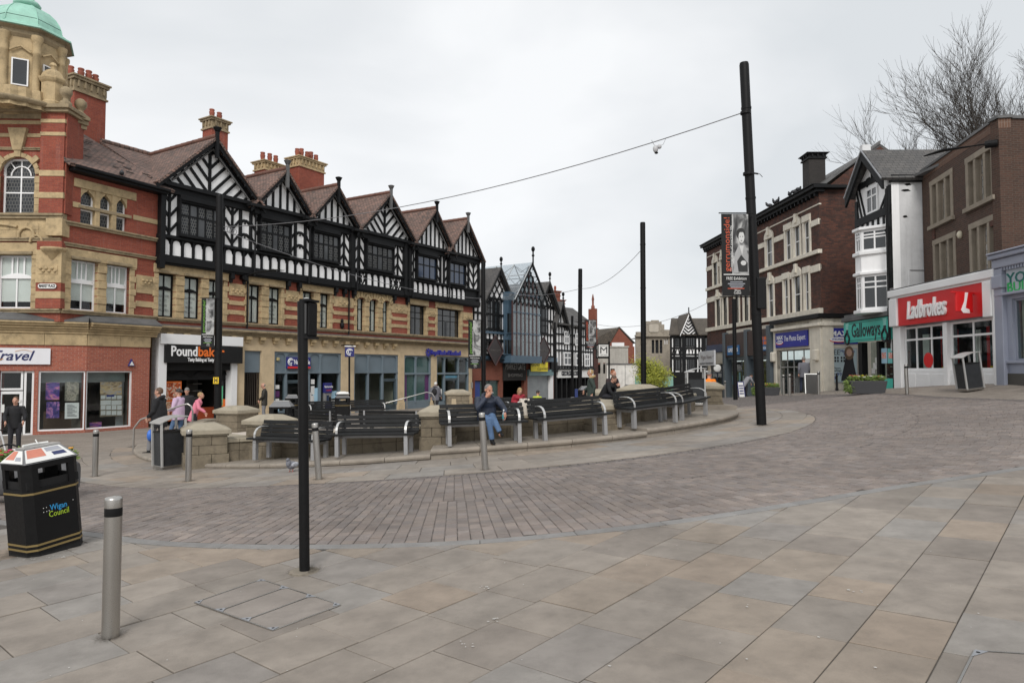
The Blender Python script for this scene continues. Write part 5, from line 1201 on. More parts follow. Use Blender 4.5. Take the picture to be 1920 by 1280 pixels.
# turret: octagon with pilasters, windows
tcc = tc_ + Vector((0,.35,0)); OR_ = -math.radians(17); RO = 1.28; tz0, tz1 = 11.5, 14.1
mb = MB(); mb.lathe([(RO,tz0),(RO,tz1)], tcc, 8, sm=False, rot=math.pi/8+OR_); mb.build('turret_wall', STONE, cb)
for k in range(8):
    w = math.pi/4*k + math.pi/8 + OR_; q = tcc + Vector((math.cos(w)*RO, math.sin(w)*RO, 0)); mb = MB(); mb.lathe([(.17,tz0),(.17,tz0+.2),(.135,tz0+.25),(.13,tz1-.7),(.16,tz1-.66),(.135,tz1-.6),(.14,tz1-.25),(.2,tz1-.12),(.2,tz1)], q, 10); mb.build('turret_shaft', STONE, cb)
    w = math.pi/4*k + OR_; nrm = Vector((math.cos(w), math.sin(w), 0))
    if nrm.y < .3:
        cc = tcc + nrm*(RO*math.cos(math.pi/8)); tt = Vector((-nrm.y, nrm.x, 0)); FF = Fac(tuple((cc-tt*.5)[:2]), tuple((cc+tt*.5)[:2]))
        if FF.n.dot(nrm) < 0: FF = Fac(tuple((cc+tt*.5)[:2]), tuple((cc-tt*.5)[:2]))
        if k in (6, 4, 5) or True:
            window(cb, FF, .24, .76, tz0+.68, tz1-.92, -.06, fr=.045, gm=GLD); 
            mb = MB(); mb.tube([FF.p(.18,tz1-.66,.07), FF.p(.34,tz1-.56,.08), FF.p(.5,tz1-.46,.08), FF.p(.66,tz1-.56,.08), FF.p(.82,tz1-.66,.07)], .035, 6); mb.build('ogee_mould', STONE, cb)
mb = MB(); mb.lathe([(RO+.02,tz1-.1),(RO+.1,tz1),(RO+.12,tz1+.12),(RO+.28,tz1+.2),(RO+.30,tz1+.26)], tcc, 8, sm=False, rot=math.pi/8+OR_); mb.build('turret_cornice', STONEG, cb)
K_ = .64
DP = [(RO+.12,.46),(RO,.6),(RO*.985,.85),(RO*.93,1.15),(RO*.82,1.5),(RO*.64,1.85),(RO*.4,2.12),(RO*.2,2.24)]
dz_ = lambda z: tz1 + .3 + (z-.3)*K_
mb = MB(); mb.lathe([(RO+.30,tz1+.22),(RO+.36,tz1+.24),(RO+.34,tz1+.30)] + [(r_, dz_(z_)) for r_, z_ in DP], tcc, 8, sm=False, rot=math.pi/8+OR_); dome = mb.build('dome', COP, cb)
mb = MB()
for k in range(8):
    w = math.pi/4*k + math.pi/8 + OR_; mb.tube([tcc + Vector((math.cos(w)*r_*1.005, math.sin(w)*r_*1.005, dz_(z_))) for r_, z_ in DP[:-1]], .018, 6)
o = mb.build('dome_seams', COP, dome)
mb = MB(); mb.lathe([(RO*.972,dz_(.93)),(RO*.982,dz_(.95)),(RO*.962,dz_(.97))], tcc, 8, sm=False, rot=math.pi/8+OR_); mb.build('dome_lap', mat('dark copper seam', (.06,.12,.10), .7), dome)
zf_ = dz_(2.2); mb = MB(); mb.lathe([(.26,zf_),(.42,zf_+.05),(.46,zf_+.13),(.40,zf_+.22),(.26,zf_+.28),(.20,zf_+.36),(.28,zf_+.48),(.14,zf_+.62),(.05,zf_+1.2)], tcc, 14); mb.build('dome_finial', COP, dome)
# pinnacle with domed cap and stone balls
pc = FT.p(tw_(100,150)[0], 11.56, .02)
mb = MB(); mb.lathe([(.42,0),(.42,.12),(.36,.18),(.36,.85),(.42,.92),(.46,1.0),(.46,1.06),(.38,1.1),(.33,1.24),(.22,1.36),(.09,1.42),(.09,1.5),(.13,1.56),(.09,1.66),(.01,1.7)], pc, 8, sm=False); mb.build('pinnacle', STONE, cb)
for q in (FT.p(FT.L+.12, 11.56, .2), F0.p(.75, 11.5, -.3)): mb = MB(); mb.lathe([(.2,0),(.2,.12),(.1,.2),(.1,.28),(.16,.34),(.215,.46),(.2,.6),(.1,.7),(.01,.72)], q, 12); mb.build('stone_ball', STONEG, cb)
mb = MB(); fbox(mb, F0, .1, .5, 11.5, 12.2, -1.1, -.5); mb.build('parapet_block', STONEG, cb, bevel=.03)
# chimney, street name, returns
chim_at(cb, F0, 115, 198, 340, 138, -5.1, 1.0, RED, 4, capz=.75)
sg = thing('street_name_sign', 'small white cast plate reading market place on the stone pier', 'sign', FT.p(tw_(95,538)[0], tw_(95,538)[1], .1))
s0, z1 = tw_(78,533); s1, z0 = tw_(112,542)
mb = MB(); n_ = 6; h = (z1-z0)/2; pl = [(s1-h+math.cos(t)*h, z0+h+math.sin(t)*h) for t in np.linspace(-math.pi/2, math.pi/2, 7)] + [(s0+h+math.cos(t)*h, z0+h+math.sin(t)*h) for t in np.linspace(math.pi/2, 1.5*math.pi, 7)]
fprism(mb, FT, pl, .19, .215); mb.build('plate', PAPER, sg); ftext('MARKET PLACE', sg, FT, (s0+s1)/2, (z0+z1)/2, .217, .15, BLK, width=(s1-s0)*.86, bold=.004)
cp('name_pier', RED, FT, tw_(72,540)[0], tw_(119,540)[0], 4.08, 6.55, -.1, .16)
for py0, py1 in ((470,531),(547,560)): cp('stone_band', STONE, FT, tw_(71.5,540)[0], tw_(119.5,540)[0], tw_(95,py1)[1], tw_(95,py0)[1], -.1, .18, .008)
c = tw_(96,507)[0]; zc = tw_(96,507)[1]; mb = MB(); fbox(mb, FT, c-.34, c+.34, zc-.16, zc+.16, .18, .2); o = mb.build('carved_panel', STONE, cb); mb = MB()
for k in range(6): mb.ell(FT.p(c-.26+.104*k, zc+.05*(-1)**k, .2), (.07,.07,.06), 8, 5)
mb.build('carving', STONE, o)
mb = MB(); mb.sheet([(-23.5,25.2,-1),(-23.5,36,-1),(-23.5,36,11.3),(-23.5,25.2,11.3)]); mb.sheet([(-23.5,25.6,11.3),(-17,25.8,11.3),(-20,34,11.3),(-23.5,34,11.3)]); mb.build('side_wall', RED, cb)
# ================================================================== RIGHT-HAND SIDE OF THE SQUARE
def bpart(par): return lambda n, m, F, s0, s1, z0, z1, d0, d1, bv=0: part(n, m, par, F, s0, s1, z0, z1, d0, d1, bv)
# ---------------- long sooty brick building with the photo shop
mbd = thing('brick_building', 'sooty brown brick three storey building with white stone window surrounds and a photo shop', 'building', (15.5, 42, .3))
mp_ = bpart(mbd)
FM = Fac((14.25, 50.5), (15.2, 34.0)); FS = Fac((15.2, 34.0), (23.5, 34.25))
m_ = lambda px, py: FM.hit(px, py)
msx = lambda px, py=520: FM.hit(px, py)[0]
ZC = m_(1541, 352)[1]; ZU = m_(1541, 471)[1]; ZL = m_(1541, 583)[1]
ZUa, ZUb = ZU+.12, m_(1490, 425)[1]; ZLa, ZLb = ZL+.12, m_(1490, 518)[1]
HB = ZC
cols = [(1474,1484),(1490,1501),(1509,1519)]; cols2 = [(1437,1449)]; 
L_ = FM.L
up = [(msx(a,470), msx(b,470)) for a, b in cols+cols2]
# far half repeats the rhythm
farw = [(1338,1346),(1352,1359),(1376,1385),(1394,1403)]
up += [(msx(a,520), msx(b,520)) for a, b in farw]
lowc = [(1471,1479),(1489,1502),(1510,1518)]; low2 = [(1441,1451)]; lowf = [(1343,1351),(1356,1364),(1378,1386),(1395,1404)]
lo = [(msx(a,560), msx(b,560)) for a, b in lowc+low2+lowf]
gapw = 1.0
upo = [(a, b, ZUa, ZUb) for a, b in up]; loo = [(a, b, ZLa, ZLb) for a, b in lo]
wall(mbd, FM, 0, L_, ZL-.25, HB, upo+loo, DKB, .35)
mp_('side_wall', DKB, FS, .02, 8.2, -.5, HB, -.3, -.002)
mb = MB(); sr, zr2 = FS.hit(1650, 271)
fprism(mb, FS, [(.3, HB), (sr*2-.3, HB), (sr, zr2)], -.3, -.002); mb.build('side_gable', DKB, mbd)
mb = MB(); R0, R1 = FS.p(sr, zr2+.05, 0), FS.p(sr, zr2+.05, -17); E0, E1 = FS.p(-.2, HB+.1, .05), FM.p(0, HB+.1, .2); E2, E3 = FS.p(sr*2, HB+.1, .05), FS.p(sr*2, HB+.1, -17)
mb.slab([E1, E0, R0, R1], .12); mb.slab([R1, R0, E2, E3], .12); mb.build('roof', SLATE, mbd)
mb = MB(); mb.prism([FS.p(0,HB+.02,.06), FS.p(sr,zr2+.05,.06), FS.p(sr,zr2+.2,.06), FS.p(0,HB+.2,.06)], -FS.n*.3); mb.build('gable_coping', LEAD, mbd)
mb = MB(); fbox(mb, FM, -.15, L_+.3, HB, HB+.16, -.3, .42); fbox(mb, FM, -.1, L_+.2, HB-.16, HB, -.2, .24); fbox(mb, FM, -.15, L_+.32, HB+.16, HB+.22, -.3, .50); fbox(mb, FS, -.4, 1.3, HB, HB+.16, -.1, .34); mb.build('eaves_cornice', TIMB, mbd, bevel=.02)
k = 0; 
while k < L_: mp_('eaves_bracket', TIMB, FM, k, k+.10, HB-.32, HB-.16, -.1, .2); k += .42
def whiteband(z, h, pr=.06, s0=0, s1=None): return mp_('white_band', CREAM, FM, s0, (s1 or L_)+.03, z, z+h, -.1, pr, .012)
whiteband(m_(1541,381)[1], .07, .03); whiteband(ZU-.06, .20, .12); whiteband(ZL-.10, .26, .14)
# ringed white window surrounds
def msur(a, b, z0, z1, arch):
    w = .15
    mp_('white_jamb', CREAM, FM, a-w, a+.01, z0-.1, z1, -.2, .06, .015); mp_('white_jamb', CREAM, FM, b-.01, b+w, z0-.1, z1, -.2, .06, .015)
    mb = MB(); c = (a+b)/2; h = (b-a)/2+w
    if arch: pl = [(c-h, z1-.05)] + [(c-h*math.cos(t), z1+.05+.42*math.sin(t)) for t in np.linspace(0, math.pi, 9)] + [(c+h, z1-.05)]
    else: pl = [(c-h, z1-.02), (c-h, z1+.32), (c+h, z1+.32), (c+h, z1-.02)]
    fprism(mb, FM, pl, -.2, .09); mb.build('white_hood', CREAM, mbd, bevel=.015)
    if arch: mp_('keystone', CREAM, FM, c-.12, c+.12, z1+.12, z1+.62, -.1, .16, .02)
    window(mbd, FM, a, b, z0, z1, .04, zs=[.5], fr=.05, bar=.05, fm=WHTP if c > 8.5 else BLK, gm=GLD)
for i, (a, b) in enumerate(up): msur(a, b, ZUa, ZUb, i in (1, 3, 4, 5))
for i, (a, b) in enumerate(lo): msur(a, b, ZLa, ZLb, i in (1, 3, 4, 5))
def segband(lst, z, h):
    xs = sorted([0, L_] + [x for a, b in lst for x in (a-.22, b+.22)])
    for q in range(0, len(xs), 2):
        if xs[q+1]-xs[q] > .1: mp_('white_band', CREAM, FM, xs[q], xs[q+1], z, z+h, -.1, .055, .012)
segband(up, ZUb-.42, .30); segband(lo, ZLb-.10, .36)
# ground floor: three shops
zf1 = m_(1530, 588)[1]; zsf = m_(1530, 647)[1]   # top of fascia zone, soffit
def mz(px, py): return m_(px, py)[1]
sM0, sM1 = msx(1452, 680), msx(1524, 680); sG0 = msx(1364, 690); sN0 = msx(1329, 700)
wall(mbd, FM, 0, L_, -.6, ZL-.25, [(sM0+.35, sM1-.1, -.6, mz(1480,655)), (sG0+.2, sM0-.1, -.6, mz(1430,658)), (.4, sG0-.15, -.6, mz(1345,682))], CREAM, .3, name='shop_wall')
roomback(mbd, FM, .3, L_-.2, -.3, 2.4, 3.5, mat('bright shop inside', (.30,.28,.25), .9), DARKB)
zt = mz(1480,655)
window(mbd, FM, sM0+.38, sM1-.12, -.1, zt, .15, ss=[.22,.42,.72], zs=[.7], fr=.08, bar=.06, fm=mat('grey aluminium', (.38,.38,.37), .45, .4), gm=GLS, name='shop_window')
mp_('shop_plinth', CREAM, FM, sM0+.3, sM0+.9, -.4, .3, -.2, -.05)
for k in range(7): mp_('display_shelf', mat('display goods', (.10,.10,.11), .6, var=.8, scale=6), FM, sM0+.45, sM0+1.3, .2+.24*k, .32+.24*k, -.6, -.4)
mp_('lit_counter', mat('counter white', (.5,.5,.48), .7), FM, sM0+1.6, sM1-.4, .3, .9, -2.2, -1.8)
mp_('notice', PAPER, FM, msx(1508,680)-.3, msx(1508,680)+.35, mz(1508,680), mz(1508,672), -.13, -.12)
sg = thing('shop_sign', 'royal blue photo shop fascia facing the square', 'sign', FM.p(sM0+1.5, 2.6, .1))
MAXB = mat('royal blue sign', (.025,.03,.30), .4, var=.04, bmp=0)
s0, s1 = msx(1457, 640), msx(1517, 640); z0, z1 = mz(1517, 648), mz(1517, 618)
part('board', MAXB, sg, FM, s0, s1, z0, z1, .02, .10, .01)
zc = (z0+z1)/2; ftext('The Photo Expert', sg, FM, s0+(s1-s0)*.62, zc+.05, .105, .42, WLET, width=(s1-s0)*.66)
def maxlogo(F, s, z, d, w, sg):
    ftext('MAX', sg, F, s, z+.10*w, d, .36*w, WLET, width=.95*w, bold=.012); mb = MB(); mb.lathe([(.001,0),(.5*w,0),(.5*w,.01),(.001,.01)], (0,0,0), 20); V = mb.V; 
    m2 = MB(); pl = [(s+math.cos(t)*.5*w, z-.20*w+math.sin(t)*.13*w) for t in np.linspace(0, 2*math.pi, 20, endpoint=False)]; fprism(m2, F, pl, d, d+.006); m2.build('oval', WLET, sg)
    ftext('SPIELMANN', sg, F, s, z-.20*w, d+.008, .14*w, MAXB, width=.8*w)
    m3 = MB(); m3.tube([F.p(s+math.cos(t)*.52*w, z-.24*w+math.sin(t)*.12*w, d) for t in np.linspace(math.pi, 2*math.pi, 10)], .025*w, 6); m3.build('red_underline', REDL, sg)
maxlogo(FM, s0+(s1-s0)*.15, zc+.05, .105, 1.0*(s1-s0)*.22, sg)
mp_('fascia_moulding', CREAM, FM, sM0+.1, L_+.15, mz(1530,612), mz(1530,606), -.1, .25, .02); mp_('fascia_moulding', CREAM, FS, -.15, 3.0, mz(1530,612), mz(1530,606), -.1, .22, .02)
mp_('lead_ledge', BLK, FM, sM0+.1, L_+.25, ZL-.34, ZL-.12, -.1, .30, .02); mp_('lead_ledge', BLK, FS, -.28, 3.2, ZL-.34, ZL-.12, -.1, .28, .02)
mp_('corner_pilaster', CREAM, FM, sM1-.1, L_+.06, -.6, ZL-.36, -.2, .10, .02); mp_('corner_pilaster', CREAM, FS, .0, .55, -.6, ZL-.36, -.2, .12, .02); mp_('pilaster', CREAM, FM, sM0+.05, sM0+.35, -.6, zf1-.5, -.2, .08, .02)
for s_ in (sM0+.2, L_-.3): mb = MB(); fprism(mb, FM, [(s_-.18,zt-.1),(s_+.18,zt-.1),(s_+.18,zt-.65),(s_-.18,zt-.65)], .05, .28); mb.build('console', CREAM, mbd, bevel=.06)
mp_('stone_front', CREAM, FS, .55, 3.2, -.6, ZL-.36, -.2, .03)
# side sign and poster
sg = thing('shop_sign', 'royal blue photo shop sign on the side wall next to the turquoise bakery', 'sign', FS.p(1, 2.6, .1))
s0, z1 = FS.hit(1547, 615); s1, z0 = FS.hit(1607, 645); part('board', MAXB, sg, FS, s0, s1, z0, z1, .05, .11, .01); maxlogo(FS, FS.hit(1571,630)[0], (z0+z1)/2+.02, .115, .9, sg)
sg = thing('poster', 'pale blue window poster offering a free mini photo shoot with a seated child', 'poster', FS.p(1, 1, .1))
s0, z1 = FS.hit(1546, 654); s1, z0 = FS.hit(1606, 716); w = s1-s0; h = z1-z0
PBL = mat('pale poster blue', (.42,.52,.55), .5, var=.05, bmp=0); INK = mat('black ink', (.015,.015,.02), .6, bmp=0); BINK = mat('dark blue ink', (.02,.03,.22), .6, bmp=0)
part('frame', mat('grey aluminium', (.38,.38,.37)), sg, FS, s0-.05, s1+.05, z0-.05, z1+.05, .03, .06); part('sheet', PBL, sg, FS, s0, s1, z0, z1, .06, .066)
tx = lambda t, fx, fy, sz, m, fw: ftext(t, sg, FS, s0+w*fx, z1-h*fy, .069, sz, m, width=w*fw, align='LEFT')
tx('FREE', .03, .11, .36, INK, .42); tx('Mini Photo', .48, .07, .2, BINK, .46); tx('Shoot', .58, .16, .2, BINK, .26); tx('10', .07, .62, .34, BINK, .13); tx('Picture', .27, .58, .14, INK, .2); tx('Package', .23, .65, .14, INK, .27); tx('Only', .04, .74, .1, INK, .11); tx('£5', .08, .85, .42, BINK, .22); tx('.99', .31, .77, .24, BINK, .19)
mb = MB()
for i in range(3):
    sx_ = s0+w*(.05+.2*i); zz_ = z1-h*.42
    if i == 0: fbox(mb, FS, sx_, sx_+.26, zz_, zz_+.34, .066, .07)
    for q in range(4 if i else 1): fbox(mb, FS, sx_+.06+.13*(q % 2), sx_+.14+.13*(q % 2), zz_+.04+.15*(q//2), zz_+.15+.15*(q//2), .07, .074)
mb.build('picture_icons', INK, sg)
mb = MB(); cx_ = s0+w*.76; fprism(mb, FS, [(cx_-.22,z0+.05),(cx_+.42,z0+.05),(cx_+.34,z0+.32),(cx_+.22,z0+.95),(cx_+.18,z0+1.35),(cx_-.16,z0+1.35),(cx_-.24,z0+.9),(cx_-.4,z0+.25),(cx_-.42,z0+.05)], .066, .070); mb.build('printed_dress', INK, sg)
mb = MB(); fprism(mb, FS, [(cx_+math.cos(t)*.24, z0+1.42+math.sin(t)*.34) for t in np.linspace(0,2*math.pi,14,endpoint=False)], .070, .073); mb.build('printed_hair', mat('printed brown', (.16,.10,.06), .7, bmp=0), sg)
mb = MB(); fprism(mb, FS, [(cx_+math.cos(t)*.14, z0+1.44+math.sin(t)*.19) for t in np.linspace(0,2*math.pi,12,endpoint=False)], .073, .076); mb.build('printed_face', mat('printed skin', (.5,.32,.24), .7, bmp=0), sg)
# brown bakery chain shop in the middle and newsagent at the far end
BRN = mat('brown cladding', (.05,.028,.022), .5, var=.15, bmp=0); SLB = mat('slate blue frame', (.075,.095,.11), .45, var=.08)
z0, z1 = mz(1420, 666), mz(1440, 616)
for k in range(9): mp_('cladding_panel', BRN, FM, sG0+(sM0-sG0-.1)*k/9+.005, sG0+(sM0-sG0-.1)*(k+1)/9-.005, z0, z1, -.05, .22)
mp_('frame_post', SLB, FM, sG0-.1, sG0+.25, -.6, z1+.1, -.2, .3, .01); mp_('frame_post', SLB, FM, sM0-.45, sM0, -.6, z1+.15, -.2, .28, .01); s_ = msx(1405,650); mp_('frame_post', SLB, FM, s_-.2, s_+.2, -.6, z1+.1, -.2, .28, .01)
mp_('frame_head', SLB, FM, sG0, sM0-.2, z0-.2, z0, -.1, .1); 
window(mbd, FM, sG0+.3, s_-.2, -.2, z0-.2, .1, ss=[.3,.6], zs=[.75], fr=.07, bar=.05, fm=SLB, gm=GLS, name='shop_window'); window(mbd, FM, s_+.2, sM0-.45, -.3, z0-.2, .1, ss=[.4], zs=[.8], fr=.07, bar=.05, fm=SLB, gm=GLS, name='shop_window')
for k in range(6): mp_('window_card', PAPER if k % 2 else PBLUE, FM, sG0+.5+.55*k, sG0+.8+.55*k, .9+.1*(k % 3), 1.5+.1*(k % 3), -.15, -.14)
sg = thing('shop_sign', 'brown clad bakery fascia with bright blue name panels', 'sign', FM.p(sG0+1.5, 2.3, .2)); GBL = mat('greggs blue panel', (.02,.12,.30), .4, bmp=0)
MATS.pop('greggs blue panel', None); GBL.name = 'bright blue panel'
a, zq = m_(1371, 650); b, zr_ = m_(1393, 666); part('panel', GBL, sg, FM, a, b, zr_+.05, zq+.05, .22, .27); ftext('GREGGS', sg, FM, (a+b)/2, (zq+zr_)/2+.05, .275, .34, WLET, width=(b-a)*.86, bold=.006)
a, zq = m_(1431, 634); b, zr_ = m_(1450, 655); part('panel', GBL, sg, FM, a, b, zr_-.05, zq+.05, .22, .27); ftext('GREGGS', sg, FM, (a+b)/2, zr_+.1, .275, .22, WLET, width=(b-a)*.86)
for i in (0,1):
    for j in (0,1): part('square', mat('orange square', (.55,.12,.03), .5, bmp=0), sg, FM, a+(b-a)*(.2+.34*i), a+(b-a)*(.46+.34*i), zr_+.30+.26*j, zr_+.50+.26*j, .27, .28)
mp_('news_fascia', mat('dark navy paint', (.03,.045,.09), .5), FM, .1, sG0-.12, mz(1345,660), mz(1345,646), -.05, .12); mp_('news_wall', DKB, FM, .05, sG0-.1, mz(1345,646), ZL-.12, -.05, .02)
window(mbd, FM, .45, sG0-.2, -.3, mz(1345,684), .1, ss=[.35,.65], zs=[.8], fr=.08, bar=.06, fm=MATS['dark navy paint'], gm=GLS, name='shop_window')
sg = thing('shop_sign', 'pale newsagent sign hanging forward at the far end of the brown brick building', 'sign', FM.p(.6, 2.2, .3))
a, zq = m_(1328, 659); b, zr_ = m_(1364, 685); a = max(a, -1.8); FN = Fac(tuple(FM.p(-.9,0,.25)[:2]), tuple(FM.p(sG0-.1,0,.75)[:2])); b = FN.L
part('board', mat('pale grey sign', (.55,.56,.58), .5, bmp=0), sg, FN, 0, FN.L, zr_, zq, 0, .12, .02); ftext('Wigan News', sg, FN, FN.L/2, zr_+(zq-zr_)*.58, .125, .42, mat('bronze ink', (.16,.13,.12), .6, bmp=0), width=FN.L*.72); ftext('THE NEWSAGENT TRADE SPECIALISTS', sg, FN, FN.L/2, zr_+(zq-zr_)*.15, .125, .15, INK, width=FN.L*.85)
for f in (.06, .94): part('rule', INK, sg, FN, FN.L*f-.12, FN.L*f+.12, zr_+(zq-zr_)*.58, zr_+(zq-zr_)*.62, .12, .125)
t = thing('clock_bracket', 'round white bracket disc outside the newsagent door', 'sign', FM.p(sG0-.3, 1.6, .6)); q = FM.p(sG0-.25, mz(1362,690), .6); mb = MB(); mb.ell(q, (.26,.08,.26), 16, 8); mb.build('disc', PAPER, t); mb = MB(); mb.tube([q, q-FM.n*.6], .03, 6); mb.build('bracket', BLK, t)
# roof stack with pigeons
c = FS.p(FS.hit(1526,320,-1.0)[0], 0, -1.0); chimney(mbd, c, .82, .8, HB-.2, FS.hit(1523,291,-1.0)[1], 0, brick('black stack brick', (.035,.03,.028), (.025,.022,.02), (.03,.028,.026), dirt=.4), 0, capm=TIMB, capz=.3)
# ---------------- Galloways: white gabled building
gb_ = thing('white_building', 'narrow white building with a timbered gable and white bay windows over a turquoise bakery', 'building', (16, 29.5, 1.1)); gp_ = bpart(gb_)
FGA = Fac((15.25, 30.45), (15.2, 27.5)); FGS = Fac((15.2, 27.5), (22, 27.6)); ga_ = lambda px, py: FGA.hit(px, py)
gz = lambda px, py: FGA.hit(px, py)[1]; gx = lambda px: FGA.hit(px, 500)[0]
HG = FGS.hit(1700, 328)[1]; LG = FGA.L; GC = LG/2; GH = LG/2+.12; zap = FGA.hit(1626, 280, .4)[1]
gp_('front_wall', WHT, FGA, 0, LG, gz(1672,593)+.1, HG, -.3, 0); gp_('side_wall', WHTW, FGS, .0, 6.5, 2.6, HG, -.3, 0)
mb = MB(); fprism(mb, FGA, [(0,HG),(LG,HG),(GC,zap-.25)], -.25, 0); mb.build('gable_wall', WHT, gb_)
gp_('verge_board', TIMB, FGS, -.05, 6.5, HG-.30, HG-.02, -.1, .12)
GS_ = zap-HG
mb = MB(); 
for sg_ in (-1, 1):
    ex = GC+sg_*GH; ez = HG-.25
    q = [FGA.p(GC,zap,.45), FGA.p(ex,ez,.45), FGA.p(ex,ez,-7), FGA.p(GC,zap,-7)]; mb.slab(q if sg_ < 0 else q[::-1], .12)
mb.build('roof', SLATE, gb_)
for sg_ in (-1, 1):
    ex = GC+sg_*GH; ez = HG-.25
    mb = MB(); pl = [(GC,zap-.02),(GC,zap-.36),(ex,ez-.36),(ex,ez-.02)]; fprism(mb, FGA, pl if sg_ < 0 else pl[::-1], .34, .44); mb.build('barge_board', TIMB, gb_)
    mb = MB(); q = [FGA.p(GC,zap+.06,.48), FGA.p(ex,ez+.06,.48), FGA.p(ex,ez+.06,-.1), FGA.p(GC,zap+.06,-.1)]; mb.slab(q if sg_ < 0 else q[::-1], .05)
    mb.build('lead_verge', mat('grey lead verge', (.30,.31,.33), .5, var=.15), gb_)
gp_('ridge_block', WHTW, FGA, GC-.12, GC+.12, zap, zap+.3, .1, .45)
gbm = lambda a, b, w=.14: fbeam(MB(), FGA, a, b, w, 0, .05).build('timber_beam', TIMB, gb_)
zt1, zt2, zt3 = HG+.1, gz(1645,392)-.1, gz(1645,428)
zA = gz(1640,408); zB = gz(1640,425)
gp_('timber_rail', TIMB, FGA, 0, LG, zA-.1, zA+.22, 0, .08); gp_('timber_rail', TIMB, FGA, 0, LG, zB-.5, zB-.3, 0, .08); gp_('timber_rail', TIMB, FGA, .3, LG-.3, HG+.05, HG+.3, 0, .07)
for k in range(7): gbm((.15+k*(LG-.3)/6, zB-.4), (.15+k*(LG-.3)/6, zA), .12)
for k in range(3):
    gbm((.25+.3*k, zA+.2), (.10, zA+.9+.65*k), .09); gbm((LG-.25-.3*k, zA+.2), (LG-.10, min(HG-.4, zA+.9+.65*k)), .09)
for k in (-2, -1, 0, 1, 2): gbm((GC+.45*k, HG+.3), (GC+.18*k, zap-.75-.3*abs(k)), .1)
wa, wb = LG*.34, LG*.66; window(gb_, FGA, wa, wb, zA+.22, HG-.1, -.06, ss=[.5], zs=[.68], fr=.09, bar=.07, gm=GLD)
# two canted bays
def bay(z0, z1, sill=.25):
    a0, b0 = LG*.22, LG*.90; dp = .75
    q0, q1, q2, q3 = FGA.p(a0,0,0), FGA.p(a0+.75,0,dp), FGA.p(b0-.75,0,dp), FGA.p(b0,0,0)
    for A, B, n in ((q0,q1,1),(q1,q2,2),(q2,q3,1)):
        FB_ = Fac(tuple(A[:2]), tuple(B[:2])); window(gb_, FB_, .02, FB_.L-.02, z0, z1, 0, ss=[.5], zs=[.66,.83] if n == 2 else [.66,.83], fr=.09, bar=.06, gm=GLD, name='bay_window')
    mb = MB(); pl = [q0,q1,q2,q3]; mb.prism([p+Z3*(z1) for p in [FGA.p(a0-.1,0,0),FGA.p(a0+.7,0,dp+.1),FGA.p(b0-.7,0,dp+.1),FGA.p(b0+.1,0,0)]], (0,0,.12)); mb.prism([p+Z3*(z0-.14) for p in [FGA.p(a0-.1,0,0),FGA.p(a0+.7,0,dp+.1),FGA.p(b0-.7,0,dp+.1),FGA.p(b0+.1,0,0)]], (0,0,.14)); mb.build('bay_cornice', WHTP, gb_, bevel=.02)
    return pl
bz0, bz1 = FGA.hit(1640,466,.6)[1], FGA.hit(1640,424,.6)[1]; cz0, cz1 = FGA.hit(1640,578,.6)[1], FGA.hit(1640,511,.6)[1]
pl = bay(bz0, bz1); bay(cz0, cz1)
mb = MB(); mb.prism([p+Z3*(cz1+.12) for p in pl], (0,0,bz0-.14-cz1-.12)); mb.build('bay_apron', WHT, gb_)
mb = MB(); mb.tube([FGA.p(LG-.05,HG-.55,.18), FGA.p(LG-.05,2.9,.18)], .05, 8); mb.build('downpipe', TIMB, gb_); gp_('corner_post', TIMB, FGA, LG-.28, LG, cz0+.8, HG-.4, 0, .06); gp_('corner_post', TIMB, FGA, 0, .22, bz0, HG-.4, 0, .06)
gbm((LG-.8, bz1-.2), (LG-.2, bz0-.6), .1); gbm((LG-.2, bz1-.2), (LG-.8, bz0-.6), .1)
for (px, py, w) in ((1702,346,.14),(1698,357,.2),(1697,406,.1)): s_, z_ = FGS.hit(px, py); mb = MB(); fprism(mb, FGS, [(s_-w,z_),(s_-w*.3,z_-.05),(s_+w,z_-.02),(s_+w*.5,z_+.05),(s_-w*.5,z_+.04)], .0, .01); mb.build('missing_render', BLK, gb_)
s_, z_ = FGS.hit(1705, 506); gp_('render_ledge', LEAD, FGS, s_-.0, s_+1.0, z_-.03, z_, 0, .02); gp_('conduit', WHTW, FGS, s_-.02, s_+.02, 2.7, z_, 0, .02)
